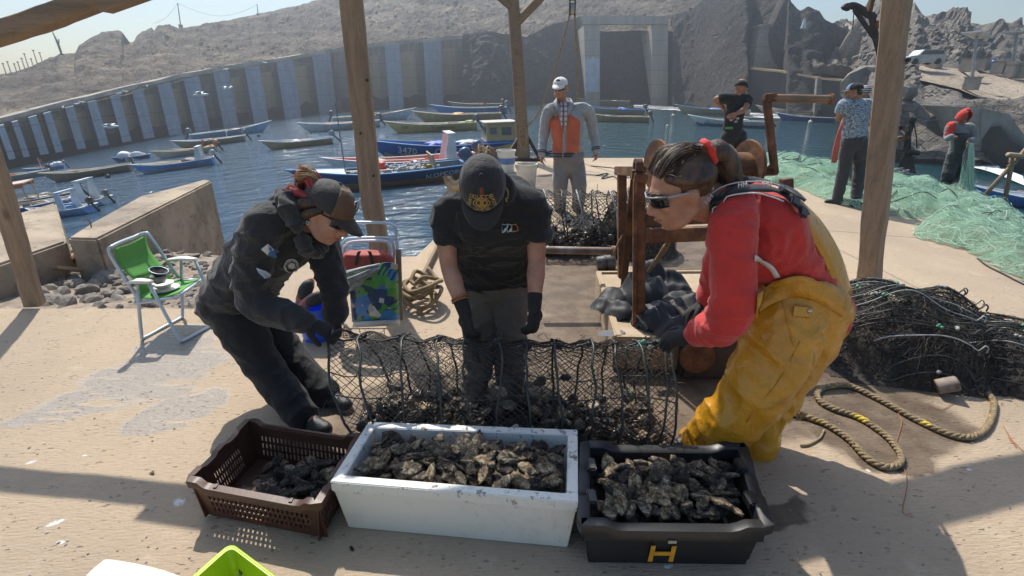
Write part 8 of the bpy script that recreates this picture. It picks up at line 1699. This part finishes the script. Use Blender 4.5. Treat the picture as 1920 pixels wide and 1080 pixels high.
# patches on sleeve and chest: placed on the cloth with a ray from outside
hoodie = [o for o in t.children if o.name.startswith('hoodie')][0]
def on_cloth(o, px, py, lift=.008):
    off = worg(o); org = V((0, 0, CAMZ)) - off; d = ray(px, py).normalized(); hit, p, n, _ = o.ray_cast(org, d); 
    if not hit: p = W(px, py, 2.1) - off; n = V((0, -1, 0))
    if n.y > 0: n = -n
    return p + off + n * lift, n
def decal(o, cx, cy, polys, mats, names, ax=(1, 0), parent=None, lift=.011):
    """flat patches whose outline points (pixels from the middle) are dropped onto the cloth"""
    for poly, m_, nm in zip(polys, mats, names):
        pts = [on_cloth(o, cx + x, cy + y, lift) for x, y in poly]; cc, n = on_cloth(o, cx + sum(x for x, _ in poly) / len(poly), cy + sum(y for _, y in poly) / len(poly), lift)
        a = [p for p, _ in pts]; k = len(a); mb = MB(); mb.add(a + [cc] + [p - n * .0025 for p in a], [(i, (i + 1) % k, k) for i in range(k)] + [(i, i + k + 1, (i + 1) % k + k + 1, (i + 1) % k) for i in range(k)]); mb.build(nm, m_, parent or t)
        lift += .001
M_pw = cloth('white_patch', (.62, .63, .64), .9); M_pb = cloth('blue_patch', (.05, .16, .38), .9); M_plb = cloth('light_blue_patch', (.25, .42, .62), .9)
decal(hoodie, 506, 470, [[(-15, -3), (-5, -12), (4, -3), (-5, 6)][:4], [(-5, 6), (-3, -9), (14, 0), (6, 4), (9, 12)]], [M_pw, M_pb], ['flag_patch', 'flag_patch'])
decal(hoodie, 493, 509, [[(-12, -8), (-4, -3), (4, 1), (12, 2), (11, 7), (2, 7), (-7, 3)]], [M_pw], ['wave_patch']); decal(hoodie, 493, 510, [[(-9, 0), (-2, 3), (5, 5), (10, 4), (9, 8), (0, 9)]], [M_plb], ['wave_patch'], lift=.014)
ring = [(13 * math.cos(a), 13 * math.sin(a)) for a in [i * math.pi / 9 for i in range(18)]]
for k in range(18):
    if k in (3, 4): continue
    a, b_ = ring[k], ring[(k + 1) % 18]; decal(hoodie, 545, 496, [[a, b_, (b_[0] * .86, b_[1] * .86), (a[0] * .86, a[1] * .86)]], [M_pw], ['emblem_ring'])
decal(hoodie, 545, 497, [[(-6, -2), (-1, -6), (5, -4), (6, 1), (2, 5), (-2, 3), (-6, 4), (-4, 1)]], [M_pw], ['emblem_fish'])
for txt, a0, dv in (('CLUB', 235, 1), ('MARITIMO', 330, 1)):
    for i, ch in enumerate(txt):
        a = R(a0 + (i - len(txt) / 2) * (14 if len(txt) < 6 else 13)); x, y = 9.0 * math.cos(a), 9.0 * math.sin(a); p, n = on_cloth(hoodie, 545 + x, 496 + y, .012); text(ch, 'emblem_letter', M_pw, t, p, V((-math.sin(a), 0, -math.cos(a))), V((math.cos(a), 0, -math.sin(a))), .011, .001)

# ---- middle woman, face hidden by the black cap
fe = [D(886, 770), D(955, 765)]
J = dict(head=(W(905, 352, 2.02), (.0, -.42, -.91), (0.02, -.88, .44)), hs=1.0, face=(.0, -.75, -.65), neck=W(925, 345, 2.20), chest=W(924, 392, 2.33), waist=W(922, 452, 2.52), pelvis=W(922, 505, 2.66),
         sh=[W(846, 398, 2.30), W(996, 392, 2.30)], el=[W(842, 500, 2.28), W(1006, 490, 2.28)], wr=[W(872, 588, 2.16), W(1002, 578, 2.17)],
         hand=[((.18, -.25, -1), (.55, .6, .1), 1, (.45, .6, .4)), ((-.05, -.2, -1), (-.6, .6, .1), -1, (.5, .6, .45))],
         hip=[W(895, 520, 2.64), W(955, 520, 2.64)], kn=[W(900, 650, 2.46), W(956, 650, 2.46)], an=[p + V((0, .05, .10)) for p in fe], toe=[p + V((0, -.14, 0)) for p in fe])
M_tee = cloth('black_tee', (.012, .013, .015), .85, .9, 320, .12, .5); M_olive = cloth('olive_trousers', (.15, .125, .095), .8, .8, 320, .1, .6)
t, M = person('person in a black tee and black cap bending over the middle of the net', J, M_skinf, M_tee, M_olive, cloth('dark_shoe', (.03, .03, .03)), .27, .0085, .042, .020, .018, 1.0, wid=1.34, topname='tee_shirt', hem=-.25, sl_fat=.006, pfat=.014)
for i, h in enumerate(J['hand']): glove_on(t, J['wr'][i], J['el'][i], h[0], h[1], h[2], h[3], 1.02, None, .06)
c = J['head'][0]; face_parts(t, c, M, 1.0); P = lambda x, y, z: c + M @ V((x, y, z))
cr, cpt = cap(t, c, M, 1.03, cloth('black_denim_cap', (.017, .018, .022), .7, .8, 200), cloth('black_denim_brim', (.017, .018, .022), .7, .8, 200), None, .072, 'cap', .22, .02, bw=66, tall=.115)
def capstrip(a0, a1, m_, nm, k=1.03): mb = MB(); mb.sheet([[cpt(a_ * min(2.2, 1 / max(.3, math.cos(el))), el, k) for a_ in (a0, (a0 + a1) / 2, a1)] for el in [.12 + 1.05 * i / 10 for i in range(11)]], -.002); mb.build(nm, m_, cr, smooth=True)
capstrip(-.15, -.05, cloth('green_web', (.02, .045, .03)), 'green_stripe'); capstrip(.05, .15, cloth('green_web', (.02, .045, .03)), 'green_stripe'); capstrip(-.05, .05, cloth('red_web', (.34, .03, .025)), 'red_stripe')
M_gold = pm('gold_embroidery', (.50, .34, .10), None, 60, .6, .3); xr = -(M @ V((1, 0, 0)))
def capframe(az, el): p = cpt(az, el, 1.03); q1 = cpt(az, el + .05, 1.03); return p, (q1 - p).normalized()
p, up = capframe(0, .62)
for d in (-1, 1): mb = MB(); mb.tube([p + xr * (d * .008 + .013 * math.cos(a)) + up * .011 * math.sin(a) for a in [i * math.pi / 10 for i in range(20)]], .0026, 5, closed=True); mb.build('gold_ring', M_gold, cr, smooth=True)
mb = MB(); mb.tube([p + xr * (.032 * math.cos(a)) + up * .019 * math.sin(a) for a in [i * math.pi / 14 for i in range(28)]], .0018, 5, closed=True); mb.build('gold_border', M_gold, cr, smooth=True)
for az, el, rt, sg in ((0, .86, 1, 1), (0, .38, -1, 1)): p1, u1 = capframe(az, el); text('GUCCI', 'cap_lettering', M_gold, cr, p1 + (p1 - c).normalized() * .004, xr * rt, u1 * rt, .021, .001)
for sd in (-1, 1): p1, u1 = capframe(-sd * .56, .62); text('GUCCI', 'cap_lettering', M_gold, cr, p1 + (p1 - c).normalized() * .004, u1 * -sd, xr * sd, .019, .001)
rnd = random.Random(6); mb = MB(); bun = P(.0, -.080, -.012); hp = [[P(.05, -.06, .04), bun + M @ V((.03, .0, .02)), bun + M @ V((.0, -.05, .03)), bun + M @ V((-.03, -.03, .0))], [P(-.05, -.06, .04), bun + M @ V((-.03, 0, .02)), bun + M @ V((.01, -.045, .035))], [P(.0, -.09, .02), bun + M @ V((.0, -.02, .05)), bun + M @ V((.0, -.06, .0))]]
for p_ in hp: mb.limb(p_, [.016, .020, .016, .010][:len(p_)], 4, 8)
strands(mb, hp, 420, .0014, .022, rnd)
sk = [[P(.075, -.01, .015), P(.105, .0, -.02), P(.135, -.02, -.04), P(.15, -.05, -.05)], [P(.075, -.03, .0), P(.11, -.02, -.03), P(.14, -.05, -.05)]]
for p_ in sk: mb.limb(p_, [.016, .015, .011, .006][:len(p_)], 4, 8)
strands(mb, sk, 110, .0014, .010, rnd); mb.build('blond_hair', M_blond, t, smooth=True)
mb = MB(); a = P(-.088, .0, .015); mb.tube(catmull([a, a + M @ V((-.012, .01, -.03)), a + M @ V((-.012, .03, -.05)), a + M @ V((-.005, .04, -.03)), a + M @ V((-.008, .045, -.06))], 4), .004, 6); mb.build('hood_cord', M_rope, t, smooth=True)
a, b_ = J['wr'][0], J['el'][0]; fr = frame_of(b_ - a); p = a.lerp(b_, .28); mb = MB()
for k in range(2): mb.tube([p + (b_ - a).normalized() * .012 * k + fr[0] * .040 * math.cos(x) + fr[1] * .040 * math.sin(x) for x in [j * math.pi / 9 for j in range(18)]], .0042, 5, closed=True)
mb.build('bead_bracelet', pm('red_beads', (.35, .06, .04), (.3, .2, .05), 90, .4), t, smooth=True)
tee = [o for o in t.children if o.name.startswith('tee_shirt')][0]
M_lo = cloth('pale_print', (.42, .50, .55)); M_lo2 = cloth('orange_print', (.55, .25, .08))
for k, (pts, m_) in enumerate((([(-14, -7), (-10, -4), (-6, -6), (-4, -1), (-9, 3), (-13, 6)], M_lo), ([(-4, -5), (2, -4), (3, 2), (-3, 5), (-6, 2)], M_lo), ([(3, -4), (9, -6), (13, -9), (14, 4), (9, 5), (4, 4)], M_lo2))):
    k_ = len(pts)
    for i in range(k_): (x0, y0), (x1, y1) = pts[i], pts[(i + 1) % k_]; n1 = V((y1 - y0, x0 - x1)).normalized() * 1.1; decal(tee, 955, 427, [[(x0, y0), (x1, y1), (x1 + n1.x, y1 + n1.y), (x0 + n1.x, y0 + n1.y)]], [m_], ['shirt_logo'])
pan = [o for o in t.children if o.name.startswith('trousers')][0]
p, n = on_cloth(pan, 982, 524, .004); text('zoka', 'trouser_lettering', M_pw, t, p, (1, 0, .06), (0, 0, 1), .022, .001)

# ---- right woman in red with yellow bib trousers, leaning to the left
fe = [D(1330, 842), D(1425, 838)]
J = dict(head=(W(1274, 357, 1.84), (-.92, -.04, -.39), (-.38, -.05, .92)), hs=1.10, face=(-.80, -.30, -.5), neck=W(1350, 374, 1.89), chest=W(1412, 414, 1.93), waist=W(1464, 500, 1.98), pelvis=W(1505, 560, 2.02),
         sh=[W(1378, 384, 2.04), W(1374, 416, 1.77)], el=[W(1350, 520, 2.12), W(1368, 588, 1.70)], wr=[W(1322, 566, 2.16), W(1300, 632, 1.86)],
         hand=[((-.7, .0, -.6), (-.2, -.3, -.9), -1, (.5, .6, .45)), ((-.95, .15, -.15), (.0, .4, -.9), 1, (.6, .75, .5))],
         hip=[W(1512, 600, 2.10), W(1478, 600, 1.94)], kn=[W(1470, 720, 2.06), W(1425, 715, 1.90)], an=[fe[1] + V((0, .06, .10)), fe[0] + V((0, .06, .10))], toe=[fe[1] + V((-.12, -.06, 0)), fe[0] + V((-.16, -.02, 0))])
M_red = cloth('red_fleece', (.54, .032, .028), .80, .85, 320, .2, .6)
t, M = person('person in a red top and yellow bib trousers holding the right end of the net', J, M_skin, M_red, None, cloth('rubber_boot', (.05, .05, .045), .8, .4), .93, .0085, .030, .014, .006, 1.0, wid=1.02, topname='red_top', sl_fat=.014, hem=-.2)
for i, h in enumerate(J['hand']): glove_on(t, J['wr'][i], J['el'][i], h[0], h[1], h[2], h[3], 1.02, None, .03)
c = J['head'][0]; s_ = 1.10; face_parts(t, c, M, s_, pm('grey_glasses', (.34, .36, .38), None, 5, .3, 0)); P = lambda x, y, z: c + M @ (V((x, y, z)) * s_)
rnd = random.Random(8); mb = MB(); mb.blob(P(0, -.034, .036), (.086 * s_, .098 * s_, .088 * s_), M, 24, 16); tie = P(-.01, -.105, .085)
mb.limb([P(0, .035, .085), P(0, -.03, .108), tie], [.034, .042, .036], 4, 10)
for d in (-1, 1): mb.limb([P(d * .055, .035, .068), P(d * .076, -.01, .045), P(d * .066, -.07, .03)], [.018, .022, .026], 4, 10)
hairs = remesh(mb, 'hair', M_hairb, t, .0065, 3, lambda p, n: .0035 * noise.noise(V((p.x * 30, p.y * 90, p.z * 45))))
mb = MB(); tl = [tie, P(.0, -.145, .075), P(.02, -.175, .02), P(.015, -.18, -.05), P(.01, -.165, -.12)]; tl2 = [tie, P(.03, -.135, .055), P(.055, -.155, .0), P(.05, -.15, -.07)]; tl3 = [P(.05, -.05, .0), P(.062, -.075, -.04), P(.06, -.085, -.10), P(.055, -.09, -.13)]
mb.limb(tl, [.030, .042, .044, .034, .014], 5, 12); mb.limb(tl2, [.026, .036, .034, .012], 5, 12); mb.limb(tl3, [.024, .024, .018, .008], 5, 10); strands(mb, [tl, tl2, tl3], 220, .0016, .022, rnd)
top_s = [[P(d, .06, .085), P(d * 1.1, .0, .128), P(d * .7, -.06, .12), tie] for d in (-.05, -.02, .02, .05)]
strands(mb, top_s, 300, .0012, .016, rnd); mb.build('ponytail', M_hairb, t, smooth=True)
mb = MB(); ax = (P(0, -.14, .11) - P(0, -.08, .105)).normalized(); fr = frame_of(ax); mb.tube([tie + ax * .012 + fr[0] * .036 * math.cos(a) + fr[1] * .036 * math.sin(a) for a in [i * math.pi / 10 for i in range(20)]], [.013 + .004 * math.sin(i * 2.3) for i in range(20)], 8, closed=True); mb.build('scrunchie', cloth('red_scrunchie', (.62, .03, .02)), t, smooth=True)
# yellow bib trousers
q = NT('yellow_oilskin'); n1 = q.noise(4, 6, .6); sp = q.step(q.vor(42), .16, .07); spn = q.step(q.noise(3.2, 5, .7), .55, .68)
c_ = q.mix(q.step(n1, .3, .7), (.56, .27, .012), (.47, .215, .010)); c_ = q.mix(q.m('MULTIPLY', spn, .35), c_, (.27, .15, .025)); c_ = q.mix(q.m('MULTIPLY', sp, q.step(q.noise(4, 4), .45, .6)), c_, (.06, .04, .02)); c_ = q.mix(q.m('MULTIPLY', q.step(q.noise(6, 7, .75), .56, .68), .5), c_, (.20, .11, .03))
q.set(Base_Color=c_, Roughness=.30, Coat_Weight=.25); q.l(q.bump(q.m('ADD', q.noise(8, 5, .6, dist=1.2), q.m('MULTIPLY', q.noise(120, 2), .06)), .55, .03), q.b.inputs['Normal']); M_yo = q.mat
g = MB(); F = V(J['face'])
g.limb([W(1478, 548, 1.99), W(1498, 575, 2.01), W(1490, 622, 2.02)], [.185, .200, .178], 4, 20, .86, F)
g.limb([W(1468, 590, 1.92), W(1452, 660, 1.86), W(1412, 735, 1.83), W(1358, 795, 1.86), W(1318, 836, 1.95)], [.165, .150, .125, .112, .10], 6, 18)
g.limb([W(1522, 590, 2.07), W(1490, 670, 2.04), W(1446, 745, 2.00), W(1420, 800, 1.99), W(1414, 836, 1.98)], [.150, .120, .104, .098, .098], 6, 18)
bibs = remesh(g, 'bib_trousers', M_yo, t, .0095, 4, lambda p, n, f=FOLD(.019, 4.6): f(p, n) + .005 * noise.noise(p * 16))
outer = catmull([W(1496, 374, 1.96), W(1540, 416, 1.99), W(1576, 478, 2.02), W(1597, 552, 2.05)], 5); inner = catmull([W(1486, 392, 1.84), W(1520, 440, 1.83), W(1552, 500, 1.84), W(1574, 566, 1.86)], 5)
mb = MB(); mb.sheet([[lerp(a, b_, f_) + V((.022 * math.sin(f_ * 3.14), 0, .012 * math.sin(f_ * 3.14))) for f_ in (0, .2, .4, .6, .8, 1)] for a, b_ in zip(outer, inner)], .010); mb.build('back_bib', M_yo, t, smooth=True)
topm = [o for o in t.children if o.name.startswith('red_top')][0]
def near_cloth(px, py, lift): c_ = [on_cloth(o, px, py, lift) for o in (topm, bibs)]; return min(c_, key=lambda x: (x[0] - V((0, 0, CAMZ))).length)[0]
rim_px = catmull([V((x, y, 0)) for x, y in ((1414, 552), (1440, 532), (1480, 514), (1510, 514), (1550, 532), (1580, 552))], 4)
mb = MB(); mb.sheet([[near_cloth(p.x, p.y + dy, lf) for p in rim_px] for dy, lf in ((0, .014), (12, .012), (26, .008), (44, .004))], .006); mb.build('waist_flap', M_yo, t, smooth=True)
# braces with buckles and lettering
M_strap = cloth('black_webbing', (.014, .014, .016), .8, .6, 500, .05, .2)
def strap_line(pts, wd, lift=.010):
    P_ = []
    for q_ in catmull([V((x, y, 0)) for x, y in pts], 4): p, n = on_cloth(topm, q_.x, q_.y, lift); P_.append((p, n))
    for _ in range(2): P_ = [P_[0]] + [((a[0] + b_[0] * 2 + c_[0]) / 4, (a[1] + b_[1] * 2 + c_[1]).normalized()) for a, b_, c_ in zip(P_, P_[1:], P_[2:])] + [P_[-1]]
    return P_
def ribbon(name, pts, wd, m_, lift=.024, parent=None):
    Q = strap_line(pts, wd, lift); a = [p for p, _ in Q]; n_ = [n for _, n in Q]; rows = [[], [], []]
    for i, p in enumerate(a):
        d = (a[min(i + 1, len(a) - 1)] - a[max(i - 1, 0)]).normalized(); sd = n_[i].cross(d).normalized(); rows[0].append(p - sd * wd / 2); rows[1].append(p); rows[2].append(p + sd * wd / 2)
    mb = MB(); mb.sheet(rows, .004); return mb.build(name, m_, parent or t, smooth=True)
st = ribbon('shoulder_strap', [(1326, 404), (1336, 386), (1356, 371), (1390, 363), (1430, 362), (1468, 374), (1492, 392), (1500, 408)], .046, M_strap)
for dy in (-1, 1): ribbon('strap_edge', [(1326 + 3 * dy, 404 + 6 * dy), (1336 + 2 * dy, 386 + 8 * dy), (1356, 371 + 9 * dy), (1390, 363 + 9 * dy), (1430, 362 + 9 * dy), (1462, 372 + 9 * dy)], .0035, M_pw, .029, st)
st2 = ribbon('shoulder_strap', [(1378, 336), (1400, 341), (1440, 352), (1476, 364), (1500, 384)], .034, M_strap)
for x, y, an in ((1337, 386, -.9), (1388, 362, -.1), (1430, 361, .1)):
    p, n = on_cloth(topm, x, y, .034); text('HH', 'strap_lettering', M_pw, st, p, (math.cos(an), .25, -math.sin(an)), (math.sin(an), 0, math.cos(an)), .026, .0012)
for x, y in ((1462, 372), (1480, 384), (1493, 402)):
    p, n = on_cloth(topm, x, y, .032); mb = MB(); A = HM((1, .3, -.6), n); mb.box(p, (.038, .040, .014), A); mb.build('buckle', pm('black_buckle', (.03, .03, .032), None, 5, .25, 0), st, bevel=.005)
for k, (pts, m_) in enumerate((([(1412, 484), (1432, 489), (1448, 502), (1458, 518)], cloth('reflective_tape', (.62, .62, .60), .9, .4)),)): ribbon('reflective_tape', pts, .020, m_, .010)
# pocket tab with a press stud
p, n = on_cloth(bibs, 1503, 584, .004); A = HM(n, (.08, 0, 1)); mb = MB(); mb.box(p, (.075, .008, .045), A); tb = mb.build('pocket_tab', M_yo, t, bevel=.004); p2, _ = on_cloth(bibs, 1514, 583, .010); mb = MB(); mb.lathe([(0, 0), (.009, 0), (.009, .004), (0, .006)], 14, HM((0, 0, 1), n), p2); mb.build('press_stud', pm('steel_stud', (.55, .53, .5), None, 5, .3, 0, metal=.8), tb, smooth=True)
for pts in ([(1462, 540), (1470, 575), (1482, 625), (1490, 650)], [(1500, 640), (1470, 700), (1440, 740), (1400, 790)]):
    Q = [on_cloth(bibs, x, y, .002)[0] for x, y in pts]; mb = MB(); mb.tube(catmull(Q, 6), .0028, 5); mb.build('welded_seam', M_yo, t, smooth=True)
# ---------------------------------------------------------------- sea haze
HAZE = 0.0018
q = NT('sea_haze'); q.t.nodes.remove(q.b); pv = q.n('ShaderNodeVolumePrincipled')
pv.inputs['Color'].default_value = (0.84, 0.91, 1.0, 1); pv.inputs['Density'].default_value = HAZE; pv.inputs['Anisotropy'].default_value = 0.7
q.l(pv.outputs[0], q.out.inputs['Volume'])
q.mat.cycles.homogeneous_volume = True
mb = MB(); mb.box((-10, 115, 45), (520, 350, 160)); o = mb.build('haze', q.mat); tag(o, kind='stuff')
